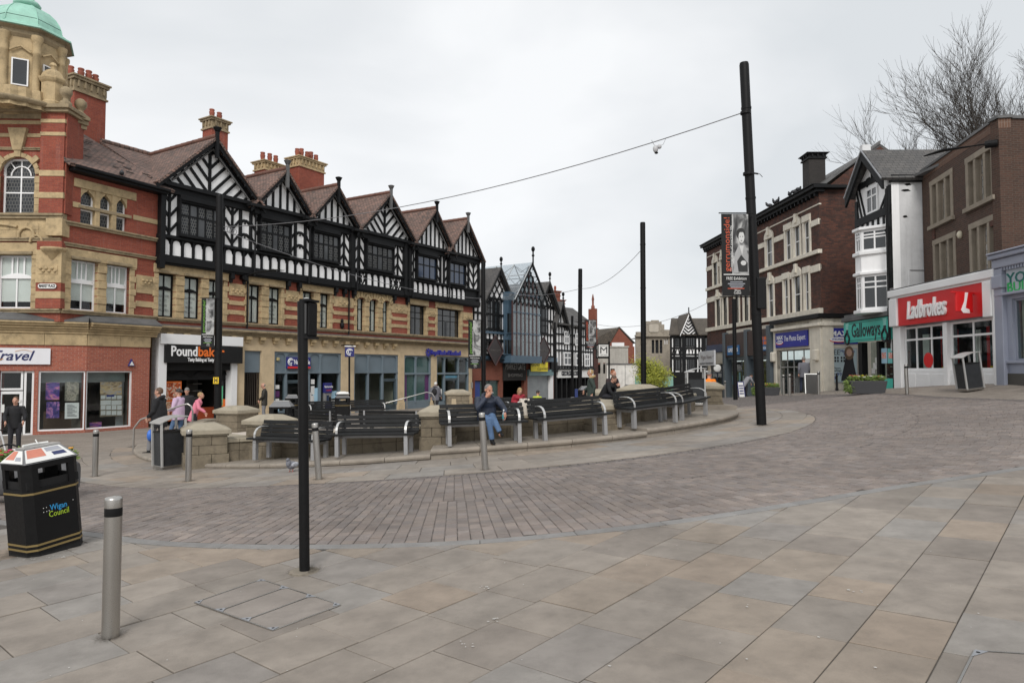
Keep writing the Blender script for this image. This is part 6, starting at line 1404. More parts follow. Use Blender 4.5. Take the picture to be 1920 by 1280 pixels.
# turquoise shopfront
TUR = mat('turquoise paint', (.06,.47,.38), .4, var=.05, bmp=0)
zb0, zb1 = gz(1672, 636), gz(1672, 593)
gp_('shop_canopy', LEAD, FGA, -1.2, LG, zb1+.02, zb1+.22, -.1, .22, .03); gp_('canopy_top', LEAD, FGA, -1.1, LG, zb1+.22, zb1+.34, -.1, .12)
sg = thing('shop_sign', 'turquoise fascia lettered in black with two chef bottle emblems', 'sign', FGA.p(2, 3, .3)); part('board', TUR, sg, FGA, -1.12, LG-.05, zb0, zb1, .0, .14, .015)
for z_ in (zb0+.07, zb1-.09): part('line', INK, sg, FGA, -1.02, LG-.15, z_, z_+.02, .14, .144)
GW = LG+1.07; ftext('Galloways', sg, FGA, -1.12+GW*.50, (zb0+zb1)/2+.02, .146, .85, INK, width=GW*.62, bold=.012)
for s_ in (-1.12+GW*.085, -1.12+GW*.895):
    zc_ = (zb0+zb1)/2; mb = MB(); fprism(mb, FGA, [(s_-.13,zc_+.12),(s_+.13,zc_+.12),(s_+.10,zc_+.2),(s_+.17,zc_+.42),(s_-.17,zc_+.42),(s_-.10,zc_+.2)][::-1], .14, .148); mb.build('chef_hat', mat('pale turquoise', (.25,.6,.53), .5, bmp=0), sg)
    mb = MB(); fprism(mb, FGA, [(s_-.09,zc_+.02),(s_+.09,zc_+.02),(s_+.09,zc_+.12),(s_-.09,zc_+.12)], .14, .15); mb.tube([FGA.p(s_+math.cos(t)*.22*(1 if math.sin(t) < .3 else .55), zc_-.26+math.sin(t)*.27, .15) for t in np.linspace(0, 2*math.pi, 14)], .05, 6); mb.build('chef_emblem', INK, sg)
zg = gz(1640, 640); s_d0, s_d1 = .35, gx(1644)
gp_('frame_post', BLK, FGA, .0, s_d0, .2, zg, -.2, .05); gp_('frame_post', BLK, FGA, s_d1-.1, s_d1+.1, .2, zg, -.2, .04); gp_('frame_post', BLK, FGA, LG-.14, LG, .2, zg, -.2, .04); gp_('stall_riser', TUR, FGA, s_d1+.1, LG-.14, .2, gz(1660,709), -.15, .03)
gp_('shop_back', mat('yellow lit wall', (.35,.30,.12), .9), FGA, s_d0, s_d1, .4, zg, -2.6, -2.5); gp_('shop_back', DARKB, FGA, s_d1, LG, .4, zg, -1.8, -1.7)
MW = gb_.children[0]
gp_('display_pane', GLS, FGA, s_d1+.1, LG-.14, gz(1660,709), zg, -.08, -.07); gp_('door_pane', GLS, FGA, s_d0, s_d1-.1, .9, zg, -.35, -.34); gp_('door_panel', mat('dark green', (.02,.08,.07), .5), FGA, s_d0+.5, s_d1-.1, .5, 1.45, -.5, -.45)
for k, (px, m) in enumerate(((1651,PBLUE),(1664,mat('teal card', (.15,.5,.48), .6, bmp=0)),(1677,PAPER))): c = gx(px); gp_('poster', m, FGA, c-.25, c+.25, gz(px,681), gz(px,653), -.06, -.055); gp_('poster_print', picture('cake print', [(.3,(.6,.55,.5)),(.5,(.7,.15,.1)),(.6,(.7,.7,.65)),(.75,(.3,.12,.08))], 6, 4), FGA, c-.17, c+.17, gz(px,672), gz(px,661), -.055, -.05)
for k in range(3): gp_('cake_shelf', mat('pale shelf', (.4,.38,.33), .6), FGA, s_d1+.4, LG-.2, 1.35+.3*k, 1.39+.3*k, -.7, -.25)
for k, px in enumerate((1619,1622,1626)): gp_('notice', PAPER, FGA, gx(px)-.14, gx(px)+.14, gz(px,700-8*k), gz(px,690-10*k), -.33, -.32)
# ---------------- brown brick building with the red bookmaker
lb = thing('brick_building', 'brown brick three storey building with stone mullioned windows above the red bookmaker shop', 'building', (16, 24, 1.2)); lp = bpart(lb)
FL = Fac((16.4, 27.45), (15.3, 21.5)); FLS = Fac((15.3, 21.5), (24, 21.9)); l_ = lambda px, py: FL.hit(px, py)
HL = l_(1885, 213)[1]
# the shop stands forward of the wall above
FLD = Fac((15.1, 27.35), (15.02, 21.3)); dz = lambda px, py: FLD.hit(px, py)[1]; dx = lambda px: FLD.hit(px, 600)[0]
ZSH = dz(1780, 538)
ww = [((1745,1787),(327,413)),((1812,1865),(283,385)),((1751,1793),(446,530)),((1819,1873),(406,508))]
wo_ = []
for (a, b), (t, bt) in ww:
    c = (a+b)/2; s0, s1 = l_(a, (t+bt)/2)[0], l_(b, (t+bt)/2)[0]; wo_.append([s0, s1, l_(c, bt)[1], l_(c, t)[1]])
for r in ((0,1),(2,3)):
    zz0 = sum(wo_[i][2] for i in r)/2; zz1 = sum(wo_[i][3] for i in r)/2
    for i in r: wo_[i][2], wo_[i][3] = zz0, zz1
wall(lb, FL, 0, FL.L, 4.2, HL-.3, [tuple(w) for w in wo_], BRB, .35)
lp('parapet_soldier_course', brick('soldier bricks', (.15,.08,.05), (.12,.06,.04), (.2,.15,.12), .078, .30, .010, off=0, dirt=.3), FL, 0, FL.L, HL-.3, HL, -.35, .005); lp('parapet_coping', LEAD, FL, -.05, FL.L+.06, HL, HL+.09, -.4, .06)
lp('side_wall', BRB, FLS, .0, 8.5, 4.2, HL, -.35, -.001); lp('parapet_coping', LEAD, FLS, -.06, 8.5, HL, HL+.09, -.4, .06); lp('roof_deck', LEAD, FLS, 1, 8.5, HL-.2, HL-.1, -6, -.4)
SGY = mat('grey limestone', (.27,.23,.18), .85, var=.15, dirt=.3)
for w in wo_:
    s0, s1, z0, z1 = w; f = .17
    lp('stone_jamb', SGY, FL, s0-.02, s0+f, z0, z1, -.2, .03, .01); lp('stone_jamb', SGY, FL, s1-f, s1+.02, z0, z1, -.2, .03, .01); lp('stone_lintel', SGY, FL, s0-.04, s1+.04, z1-.18, z1+.02, -.2, .035, .01); lp('stone_sill', SGY, FL, s0-.1, s1+.1, z0-.12, z0+.03, -.2, .12, .01)
    W_ = s1-s0-2*f; a = s0+f
    lp('stone_mullion', SGY, FL, a+W_*.24, a+W_*.24+.15, z0+.03, z1-.18, -.2, .025, .01); lp('stone_mullion', SGY, FL, a+W_*.76-.15, a+W_*.76, z0+.03, z1-.18, -.2, .025, .01)
    PG = leaded('square leaded', (.12,.125,.125), (.03,.03,.03), .30, .24, .016)
    window(lb, FL, a, a+W_*.24, z0+.03, z1-.18, .12, fr=.05, fm=SGY, gm=PG); window(lb, FL, a+W_*.24+.15, a+W_*.76-.15, z0+.03, z1-.18, .12, zs=[.62], fr=.06, bar=.07, fm=SGY, gm=leaded('square leaded pale', (.30,.30,.29), (.08,.08,.08), .30, .24, .016)); window(lb, FL, a+W_*.76, a+W_*.96, z0+.03, z1-.18, .12, fr=.05, fm=SGY, gm=PG)
for px, py in ((1751,425),(1860,395)): s_, z_ = l_(px, py); lp('brick_patch', DKB, FL, s_-.12, s_+.12, z_-.5, z_-.1, -.1, .03)
s_, z_ = l_(1802, 440); t = thing('alarm_bell', 'small cream alarm dome on the brown brick between the windows', 'alarm', FL.p(s_, z_, 0)); mb = MB(); mb.ell(FL.p(s_, z_, .04), (.1,.1,.14), 10, 6); mb.build('dome', mat('cream plastic', (.6,.55,.42), .5), t)
t = thing('wall_lamp', 'dark curved lamp arm reaching out from the top corner of the brown brick building', 'lamp', FL.p(FL.L-.4, 9, 0)); A = FL.p(*l_(1872,268), .02); mb = MB(); mb.tube([A, A-FL.u*.15+FL.n*.3], .12, 8); mb.build('mount', BLK, t); mb = MB(); mb.tube([A+FL.n*.2, A-FL.u*.3+FL.n*.6+Z3*.03, A-FL.u*.9+FL.n*1.2+Z3*.12, A-FL.u*1.4+FL.n*1.6+Z3*.10], [.05,.05,.12,.05], 8, sq=.45); mb.build('arm', BLK, t)
# red shopfront
RDS = mat('red sign panel', (.60,.012,.014), .4, var=.05, bmp=0)
sA, sB = dx(1690), dx(1853); zr0, zr1 = dz(1770, 602), dz(1770, 543)
lp('shop_cornice', WHTP, FLD, -.05, FLD.L+.05, zr1+.05, zr1+.32, -1.6, .22, .03); lp('shop_cornice', WHTP, FLD, 0, FLD.L, zr1-.02, zr1+.05, -.1, .14); lp('flat_roof', LEAD, FLD, 0, FLD.L, zr1+.32, zr1+.36, -1.7, .2)
lp('pilaster', WHTP, FLD, 0, sA-.02, .3, zr0, -.2, .06, .012); lp('pilaster_block', WHTP, FLD, -.02, sA+.0, zr0, zr1-.02, -.2, .20, .03); lp('pilaster', WHTP, FLD, dx(1863), FLD.L-.15, .3, zr0-.05, -.2, .06, .012); lp('pilaster_block', WHTP, FLD, sB+.02, FLD.L-.1, zr0-.05, zr1-.02, -.2, .20, .03)
sg = thing('shop_sign', 'red bookmaker fascia with raised white italic lettering', 'sign', FLD.p(3, 3, .1)); part('board', RDS, sg, FLD, sA, sB, zr0, zr1-.02, -.05, .12, .01)
ftext('Ladbrokes', sg, FLD, dx(1744), (zr0+zr1)/2-.04, .16, .92, WLET, ext=.04, width=(dx(1781)-dx(1708)), shear=.18, bold=.02)
sg = thing('hanging_sign', 'square red hanging sign with a white slanted letter on the bookmaker front', 'sign', FLD.p(sB-.4, 3, .6)); 
c = FLD.p(dx(1841), 0, .55); uu = Vector((.8,.35,0)).normalized(); FH = Fac(tuple((c-uu*.42)[:2]), tuple((c+uu*.42)[:2])); z0_, z1_ = dz(1840,585), dz(1840,550); part('panel', RDS, sg, FH, 0, .80, z0_, z1_, -.04, .04, .02); part('bracket', RDS, sg, FH, -.2, 1.0, z1_, z1_+.05, -.03, .03)
mb = MB(); zc_ = (z0_+z1_)/2; fprism(mb, FH, [(.30,zc_-.33),(.62,zc_-.33),(.60,zc_-.21),(.42,zc_-.17),(.56,zc_+.33),(.42,zc_+.33)], .04, .05); fprism(mb, FH, [(.30,zc_-.33),(.42,zc_-.17),(.40,zc_+.1),(.2,zc_-.24)], .04, .049); mb.build('letter', WLET, sg)
zri, zw1 = 1.85, zr0-.05
zri = dz(1770, 694)
sm = dx(1772); 
lp('centre_post', WHTP, FLD, sm-.12, sm+.12, .4, zw1, -.2, .03, .01)
for a, b, nn in ((sA, sm-.12, [.28,.66]), (sm+.12, dx(1863), [.5])):
    window(lb, FLD, a, b, zri, zw1, .12, ss=nn, zs=[.72], fr=.08, bar=.07, fm=WHTP, gm=GLS, name='shop_window')
    n_ = len(nn)+1; lp('stall_riser', WHTP, FLD, a, b, .3, zri, -.2, -.06)
    for k in range(n_): lp('riser_panel', WHTP, FLD, a+(b-a)*k/n_+.1, a+(b-a)*(k+1)/n_-.1, .95 if a < sm-.2 else 1.15, zri-.12, -.06, -.035, .012)
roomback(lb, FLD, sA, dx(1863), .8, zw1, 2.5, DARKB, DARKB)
for px0, px1 in ((1727,1757),(1809,1823),(1836,1860)): lp('red_display', RDS, FLD, dx(px0), dx(px1), zri, zw1-.2, -.75, -.7)
for px0, px1 in ((1731,1741),(1747,1757),(1817,1831),(1842,1859)): lp('match_poster', picture('match poster', [(.3,(.02,.02,.02)),(.5,(.05,.06,.07)),(.6,(.25,.28,.3)),(.75,(.02,.02,.02))], 3, 6), FLD, dx(px0), dx(px1), zri+.15, zri+1.6, -.69, -.66); lp('yellow_strip', mat('yellow print', (.75,.6,.02), .6, bmp=0), FLD, dx(px0), dx(px1), zri+.02, zri+.14, -.66, -.65)
for px0, px1 in ((1792,1794),(1798,1800),(1803,1805),(1702,1713)): lp('pale_blind', BLIND, FLD, dx(px0), dx(px1), zri, zw1-.3, -.6, -.55)
mb = MB(); c = dx(1733); zq = dz(1733,675); fprism(mb, FLD, [(c+math.cos(t)*.3, zq+math.sin(t)*.28) for t in np.linspace(0,2*math.pi,12,endpoint=False)], -.115, -.11); mb.build('red_sticker', RDS, lb)
mb = MB(); mb.tube([FLD.p(FLD.L-.05, zr1+.2, .12), FLD.p(FLD.L-.05, 1.2, .12)], .05, 8); mb.build('downpipe', WHTP, lb)
# ---------------- lilac-grey building society front at the right edge
yb = thing('corner_shop', 'lilac grey building society shopfront cut off by the right edge', 'building', (15, 19, 1.4)); yp = bpart(yb)
FY = Fac((14.98, 21.25), (14.80, 15.0)); yz = lambda px, py: FY.hit(px, py)[1]; yx = lambda px: FY.hit(px, 600)[0]
LIL = mat('lilac grey paint', (.29,.31,.38), .45, var=.05, bmp=.05)
zy = yz(1895, 482); wall(yb, FY, 0, FY.L, .4, zy, [(yx(1898), 5.6, yz(1900,676), yz(1900,560))], LIL, .25)
mb = MB(); fbox(mb, FY, -.12, FY.L, zy-.0, zy+.14, -.3, .26); fbox(mb, FY, -.08, FY.L, zy-.28, zy, -.3, .16); fbox(mb, FY, -.1, FY.L, zy+.14, zy+.2, -.3, .32); mb.build('cornice', LIL, yb, bevel=.03)
for k in range(16): yp('dentil', LIL, FY, .3+.12*k, .36+.12*k, zy-.38, zy-.28, .0, .12)
yp('pilaster', LIL, FY, -.02, .34, .4, zy-.3, -.2, .14, .02); yp('pilaster_cap', LIL, FY, -.06, .40, zy-.9, zy-.5, -.2, .2, .03); yp('fascia_mould', LIL, FY, 0, FY.L, yz(1900,552), yz(1900,547), -.1, .16, .01); yp('sill', LIL, FY, .34, FY.L, yz(1900,681), yz(1900,676), -.1, .08, .01); yp('plinth', DARKB, FY, .3, FY.L, .4, yz(1900,700), -.1, .04)
yp('roof', LEAD, FY, 0, FY.L, zy+.05, zy+.1, -8, -.3); yp('end_wall', LIL, Fac((14.98,21.25),(23,21.5)), 0, 8, .4, zy, -.2, -.01)
window(yb, FY, yx(1898), 5.6, yz(1900,676), yz(1900,560), .08, fr=.06, fm=LIL, gm=GLS, name='shop_window'); roomback(yb, FY, yx(1898), 5.6, 1.4, yz(1900,560), 1.6, BLIND, DARKB)
sg = thing('shop_sign', 'grey building society fascia lettered in two greens', 'sign', FY.p(1.5, 4, .1)); GRN = mat('dark green letter', (.01,.13,.11), .5, bmp=0); GRN2 = mat('bright green letter', (.02,.42,.10), .5, bmp=0)
part('board', mat('pale lilac sign', (.36,.39,.43), .5, bmp=0), sg, FY, .42, 5.0, yz(1900,551), yz(1900,497), .0, .05)
ftext('YORKSHIRE', sg, FY, yx(1893), yz(1893,524), .055, .44, GRN, width=3.0, align='LEFT', bold=.008); ftext('BUILDING SOCIETY', sg, FY, yx(1893), yz(1893,540.5), .055, .40, GRN2, width=4.2, align='LEFT', bold=.008)
# ================================================================== BUILDINGS AT THE FAR SIDE
def simple_gable(par, F, c, hw, zb, h, d1=.5, back=-6, roofm=None, infill=None, bm=None, n=5, lattice=False, wallm=None):
    za = zb+h; gp = h/hw
    mb = MB(); fprism(mb, F, [(c-hw,zb),(c+hw,zb),(c,za)], -.2, 0); mb.build('gable_wall', wallm or WHT, par)
    if lattice:
        for k in range(-n, n+1):
            for sl in (gp, -gp):
                x0 = c+hw*2*k/n; A, B = (x0, zb), (x0+h/sl, zb+h)
                pts = []
                for t in np.linspace(0, 1, 25):
                    x, z = A[0]+(B[0]-A[0])*t, A[1]+(B[1]-A[1])*t
                    if abs(x-c) <= (za-z)/gp-.02: pts.append((x, z))
                if len(pts) > 2: mb = MB(); fbeam(mb, F, pts[0], pts[-1], .09, 0, .06); mb.build('lattice_bar', TIMB, par)
    else:
        for k in range(n):
            x = c-hw+2*hw*(k+.5)/n; zt = za-gp*abs(x-c)-.05; mb = MB(); fbeam(mb, F, (x,zb), (x,zt), .12, 0, .06); mb.build('timber_beam', TIMB, par)
    for sg in (-1, 1):
        ex = c+sg*(hw+.2); ez = za-(hw+.2)*gp; pl = [(c,za+.1),(c,za-.22),(ex,ez-.22),(ex,ez+.08)]
        mb = MB(); fprism(mb, F, pl if sg < 0 else pl[::-1], d1-.08, d1); mb.build('barge_board', TIMB, par)
        q = [F.p(c,za+.18,d1+.05), F.p(ex,ez+.14,d1+.05), F.p(ex,ez+.14,back), F.p(c,za+.18,back)]; mb = MB(); mb.slab(q if sg < 0 else q[::-1], .1); mb.build('roof', roofm or SLATE, par)
    mb = MB(); mb.tube([F.p(c,za-.4,d1+.02), F.p(c,za+.7,d1+.02)], .05, 6); mb.ell(F.p(c,za+.85,d1+.02), (.13,.13,.2), 8, 5); mb.ell(F.p(c,za+.5,d1+.02), (.1,.1,.08), 8, 5); mb.build('finial', TIMB, par)
arc = thing('arcade_building', 'arcade building with steep lattice gables and a tall glass atrium gable', 'building', (0.5, 54, -.5)); ap = bpart(arc)
FA = Fac(tuple(F1.p(F1.L+.5,0,-.3)[:2]), (3.75, 59.3)); az = lambda px, py, d=0: FA.hit(px, py, d)
ax = lambda px, d=0: FA.hit(px, 620, d)[0]
BLU = mat('blue steel', (.065,.11,.155), .45, var=.1); BRK2 = brick('arcade red brick', (.26,.07,.035), (.2,.055,.03), (.2,.1,.08), dirt=.3)
LAV = FA.L
ap('upper_wall', WHT, FA, 0, LAV, 2.7, 7.2, -.3, 0)
for k in range(24): ap('timber_post', TIMB, FA, LAV*k/24, LAV*k/24+.13, 2.7, 7.2, 0, .06)
for z in (2.9, 4.0, 4.75, 5.9, 7.1): ap('timber_rail', TIMB, FA, 0, LAV, z, z+.16, 0, .08)
ap('blue_band', BLU, FA, 0, LAV, 2.55, 2.9, -.1, .16); ap('blue_band', BLU, FA, 0, ax(960), 4.55, 4.72, 0, .14)
ap('end_wall', BRK2, FA, -.1, .3, -.9, 8, -6, -.02); ap('rear_wall', BRK2, FA, 0, LAV, -.9, 9, -8.3, -8)
cA, zA_ = az(931, 508); hwA = 1.75; simple_gable(arc, FA, cA, hwA, 7.0, zA_-7.0, .4, -7, lattice=True, n=5)
window(arc, FA, ax(913), ax(936), 4.9, 7.0, -.08, ss=[.2,.4,.6,.8], zs=[.25,.5,.75], fr=.08, bar=.05, fm=TIMB, gm=GLD)
cC, zC_ = az(1021, 534); simple_gable(arc, FA, cC, 1.5, 7.0, zC_-7.0, .5, -7, lattice=True, n=5); window(arc, FA, ax(1012), ax(1027), 4.9, 7.0, -.08, ss=[.33,.66], zs=[.3,.6], fr=.08, bar=.05, fm=TIMB, gm=GLD)
# atrium
AT = glass('atrium glass', (.75,.83,.86), .38, .05, (.36,.41,.43))
cB, zB_ = az(991, 493, .9); hwB = 2.35; zbB = az(961, 560, .9)[1]; FAT = Fac(tuple(FA.p(0,0,.9)[:2]), tuple(FA.p(LAV,0,.9)[:2])); s0, s1 = cB-hwB*.98, cB+hwB*.75
nb = 7
for k in range(nb):
    a, b = s0+(s1-s0)*k/nb, s0+(s1-s0)*(k+1)/nb; top = lambda s: zB_-.2-(zB_-zbB)*abs(s-cB)/hwB
    mb = MB(); pl = [(a+.04,2.9),(b-.04,2.9),(b-.04,top(b))] + ([(cB,zB_-.2)] if a < cB < b else []) + [(a+.04,top(a))]; fprism(mb, FAT, pl, -.03, 0); mb.build('atrium_pane', AT, arc)
    mb = MB(); fbeam(mb, FAT, (a,2.9), (a,top(a)), .08, -.05, .06); mb.build('mullion', mat('maroon bar', (.07,.035,.035), .5), arc)
for z in (4.6, 6.2, 7.6): ap('atrium_rail', BLU, FAT, s0, s1, z, z+.1, -.05, .04)
ap('atrium_base', BLU, FAT, s0-.3, s1+.1, 2.4, 2.95, -.9, .08)
for k in range(-4, 5):
    for sl in (1.4, -1.4):
        pts = []
        for t in np.linspace(0, 1, 30):
            z = zbB-.4+(zB_-zbB)*t; x = cB+k*.62+(z-zbB)/sl
            if abs(x-cB) < (zB_-z)/(zB_-zbB)*hwB-.05 and s0 < x < s1+.6: pts.append((x, z))
        if len(pts) > 3: mb = MB(); fbeam(mb, FAT, pts[0], pts[-1], .08, 0, .06); mb.build('lattice_bar', TIMB, arc)
for sg in (-1, 1):
    ex, ez = cB+sg*(hwB+.15), zbB-.1
    pl = [(cB,zB_+.05),(cB,zB_-.25),(ex,ez-.25),(ex,ez)]; mb = MB(); fprism(mb, FAT, pl if sg < 0 else pl[::-1], .3, .4); mb.build('barge_board', TIMB, arc)
    # glazed roof running back
    for k in range(6):
        d0, d1 = .35-k*1.7, .35-(k+1)*1.7+.06; q = [FAT.p(cB,zB_,d0), FAT.p(ex,ez,d0), FAT.p(ex,ez,d1), FAT.p(cB,zB_,d1)]; mb = MB(); mb.slab(q if sg < 0 else q[::-1], .03); mb.build('roof_pane', glass('roof glass', (.93,.95,.96), .10, .05, (.4,.43,.46)), arc)
        mb = MB(); mb.tube([FAT.p(cB,zB_,d0), FAT.p(ex,ez,d0)], .05, 4)
        for t in (.33, .66): mb.tube([FAT.p(cB+(ex-cB)*t, zB_+(ez-zB_)*t, d0), FAT.p(cB+(ex-cB)*t, zB_+(ez-zB_)*t, d1)], .04, 4)
        for t in (0., .33, .66): mb.tube([FAT.p(cB+(ex-cB)*t, zB_+(ez-zB_)*t-.1, d0), FAT.p(cB+(ex-cB)*(t+.16), zB_+(ez-zB_)*(t+.16)-.25, (d0+d1)/2), FAT.p(cB+(ex-cB)*t, zB_+(ez-zB_)*t-.1, d1)], .035, 4)
        mb.build('roof_truss', mat('pale grey steel', (.42,.44,.45), .5, .2), arc)
mb = MB(); mb.tube([FAT.p(cB,zB_-.6,.42), FAT.p(cB,zB_+.9,.42)], .06, 6); mb.ell(FAT.p(cB,zB_+1.05,.42), (.15,.15,.22), 8, 5); mb.ell(FAT.p(cB,zB_+.55,.42), (.12,.12,.1), 8, 5); mb.build('finial', TIMB, arc)
ap('link_block', BLU, FA, ax(943), ax(962), 4.2, 7.8, -.2, .5); window(arc, FA, ax(949,.5), ax(961,.5), 4.6, 6.2, -.55, fr=.08, fm=BLU, gm=GLD); window(arc, FA, ax(944,.5), ax(961,.5), 3.0, 4.2, -.55, ss=[.35], fr=.08, fm=BLU, gm=GLD); ap('link_floor', BLU, FA, ax(943), ax(965), 2.4, 3.0, -.2, .6)
# ground floor of the arcade
wall(arc, FA, 0, LAV, -.9, 2.6, [(ax(890), ax(937), -.9, 1.1), (ax(943), ax(983), -.9, 2.0), (ax(989), ax(1032), -.9, 1.9)], BRK2, .3, name='ground_wall')
roomback(arc, FA, ax(888), LAV-.2, -.6, 2.3, 4, DARKB, DARKB); ap('blue_window', mat('deep blue panel', (.02,.05,.25), .4), FA, ax(891), ax(903), -.7, 1.05, -.2, -.15); ap('shop_pane', TEALG, FA, ax(903), ax(937), -.7, 1.05, -.2, -.18)
ap('shutter', mat('grey shutter', (.28,.30,.31), .5, .3), FA, ax(990), ax(1031), -.9, 1.4, -.25, -.2)
for k in range(18): ap('shutter_slat', MATS['grey shutter'], FA, ax(990), ax(1031), -.8+.12*k, -.7+.12*k, -.2, -.17)
ap('shutter_head', mat('teal steel', (.12,.20,.21), .5), FA, ax(988), ax(1034), 1.4, 1.9, -.1, .2); ap('white_post', WHTP, FA, ax(1031), ax(1036), -.9, 1.9, -.2, .06); ap('black_fascia', BLK, FA, ax(1030), LAV, 1.7, 2.55, 0, .2)
ap('arcade_board', DARK, FA, ax(942), ax(984), 1.05, 2.5, .02, .14)
sg = thing('shop_sign', 'dark arcade name board in raised metal letters above the arcade entrance', 'sign', FA.p(ax(962), 2, .15)); ftext('MARKETGATE', sg, FA, ax(963), 2.1, .15, .7, mat('bronze letters', (.16,.15,.14), .4, .5), ext=.03, width=ax(981)-ax(945)); ftext('SHOPPING', sg, FA, ax(963), 1.45, .15, .36, MATS['bronze letters'], ext=.03, width=(ax(981)-ax(945))*.75)
sg = thing('banner_sign', 'yellow clearance banner above the grey roller shutter', 'sign', FA.p(ax(1012), 2, .3)); part('sheet', mat('yellow banner', (.80,.66,.03), .6, bmp=0), sg, FA, ax(996,.3), ax(1027,.3), 1.75, 2.52, .24, .3); ftext('DESIGNER', sg, FA, ax(1003,.3), 2.28, .305, .34, INK, width=1.5); ftext('CLEARANCE', sg, FA, ax(1019,.3), 1.95, .305, .34, INK, width=1.9)
for px, lab in ((929, 'black diamond shaped arcade sign on the left lattice gable'), (1020, 'black diamond shaped arcade sign on the right lattice gable')):
    s, z = az(px, 657, .5); sg = thing('diamond_sign', lab, 'sign', FA.p(s, z, .5), group='diamond arcade signs'); r = 1.0
    mb = MB(); fprism(mb, FA, [(s-r,z),(s,z-r*1.1),(s+r,z),(s,z+r*1.1)], .4, .5); mb.build('panel', mat('maroon black', (.02,.012,.012), .4), sg); mb = MB()
    for a, b in (((s-r,z),(s,z-r*1.1)),((s,z-r*1.1),(s+r,z)),((s+r,z),(s,z+r*1.1)),((s,z+r*1.1),(s-r,z))): fbeam(mb, FA, a, b, .07, .5, .54)
    mb.build('border', mat('maroon bar', (.07,.03,.03)), sg); ftext('MARKETGATE', sg, FA, s, z, .51, .22, MATS['bronze letters'], width=1.3); mb = MB(); fbox(mb, FA, s-1.3, s+1.3, z+.62, z+.68, .0, .42); fbox(mb, FA, s-1.3, s+1.3, z-.68, z-.62, .0, .42); mb.build('bracket', BLK, sg)
# white and black shop row beyond
wr = thing('black_and_white_building', 'three storey white building with black timbers and white bay windows beyond the arcade', 'building', (5.8, 62.5, -.6)); wp = bpart(wr)
FW = Fac((3.75, 59.3), (7.7, 66.0)); wx = lambda px: FW.hit(px, 650)[0]; wz = lambda px, py: FW.hit(px, py)[1]; LW = FW.L
ZW = wz(1070, 610)
wp('wall', WHT, FW, 0, LW, 2.0, ZW, -.3, 0)
for k in range(15): wp('timber_post', TIMB, FW, LW*k/14-.06, LW*k/14+.06, 2.0, ZW, 0, .05)
for z in (2.1, 3.5, 4.1, 4.9, ZW-.25): wp('timber_rail', TIMB, FW, 0, LW, z, z+.14, 0, .07)
for (a, b), (t, bt) in (((1055,1064),(621,645)),((1076,1084),(625,648)),((1054,1068),(660,685)),((1076,1085),(661,686)),((1093,1102),(663,687))): window(wr, FW, wx(a), wx(b), wz((a+b)/2,bt), wz((a+b)/2,t), -.2, ss=[.5], zs=[.6], fr=.12, bar=.1, gm=GLD)
q = [FW.p(-.2,ZW,.5), FW.p(LW+.3,ZW,.5), FW.p(LW+.3,ZW+1.25,-4), FW.p(-.2,ZW+1.25,-4)]; mb = MB(); mb.slab(q, .12); mb.slab([q[3], q[2], FW.p(LW+.3,ZW,-8), FW.p(-.2,ZW,-8)], .12); mb.build('roof', SLATE, wr)
simple_gable(wr, FW, .6, 1.2, ZW-.3, 2.0, .4, -4, n=4)
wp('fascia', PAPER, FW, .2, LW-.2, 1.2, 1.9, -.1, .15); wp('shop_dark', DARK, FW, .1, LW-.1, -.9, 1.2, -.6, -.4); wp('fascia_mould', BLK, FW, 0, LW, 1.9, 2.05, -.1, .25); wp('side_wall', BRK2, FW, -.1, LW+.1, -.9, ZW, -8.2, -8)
for k in range(9): wp('shop_post', BLK, FW, LW*k/8-.08, LW*k/8+.08, -.9, 1.25, -.3, .08)
sg = thing('shop_sign', 'white fascia with heavy black shop lettering beyond the arcade', 'sign', FW.p(2, 1.5, .2)); ftext('GEORGE ROSE', sg, FW, wx(1066), 1.55, .16, .5, INK, width=wx(1084)-wx(1052), bold=.03)
# red brick house behind with a stack, and dark red shopfront end
rb = thing('red_brick_building', 'red brick building with a slate roof and tall brick stack behind the white row', 'building', (6, 74, -.7)); rp_ = bpart(rb)
FR = Fac((4.5, 71.5), (8.35, 75.2)); FR2 = Fac((8.35, 75.2), (9.35, 75.3)); rz_ = lambda px, py: FR.hit(px, py)[1]
ZR0, ZR1 = rz_(1090, 604), rz_(1090, 573); rp_('wall', BRK2, FR, -3, FR.L, -.9, ZR0, -.3, 0); mb = MB(); mb.slab([FR.p(-3,ZR0,.3), FR.p(FR.L+.2,ZR0,.3), FR.p(FR.L+.2,ZR1,-2.5), FR.p(-3,ZR1,-2.5)], .12); mb.build('roof', SLATE, rb)
s = FR.hit(1113, 600)[0]; rp_('gable_pier', BRK2, FR, s-.17, s+.2, -.9, ZR1-.2, -.6, .35); mb = MB(); mb.lathe([(.2,0),(.2,.3),(.11,.4),(.11,.9),(.15,1.0),(.04,1.6)], FR.p(s+.02, ZR1-.2, -.1), 8); mb.build('terracotta_finial', BRK2, rb)
s = FR.hit(1040, 560, -4)[0]; c = FR.p(s, 0, -4); chimney(rb, c, .95, .8, 4, FR.hit(1042, 546, -4)[1], .6, BRK2, 1, capm=BRK2, capz=.6); s = FR.hit(1048,570,-4)[0]; c = FR.p(s+.3, 0, -4); chimney(rb, c, .6, .7, 4, FR.hit(1047, 562, -4)[1], .6, BRK2, 0, capm=BRK2, capz=.5)
rp_('dark_wing', mat('dark red cladding', (.06,.022,.018), .6), FR2, 0, FR2.L, -.9, 5.2, -3, 0)
for k in range(9): rp_('cladding_board', MATS['dark red cladding'], FR2, FR2.L*k/9+.02, FR2.L*(k+1)/9-.02, 1.6, 5.0, 0, .05)
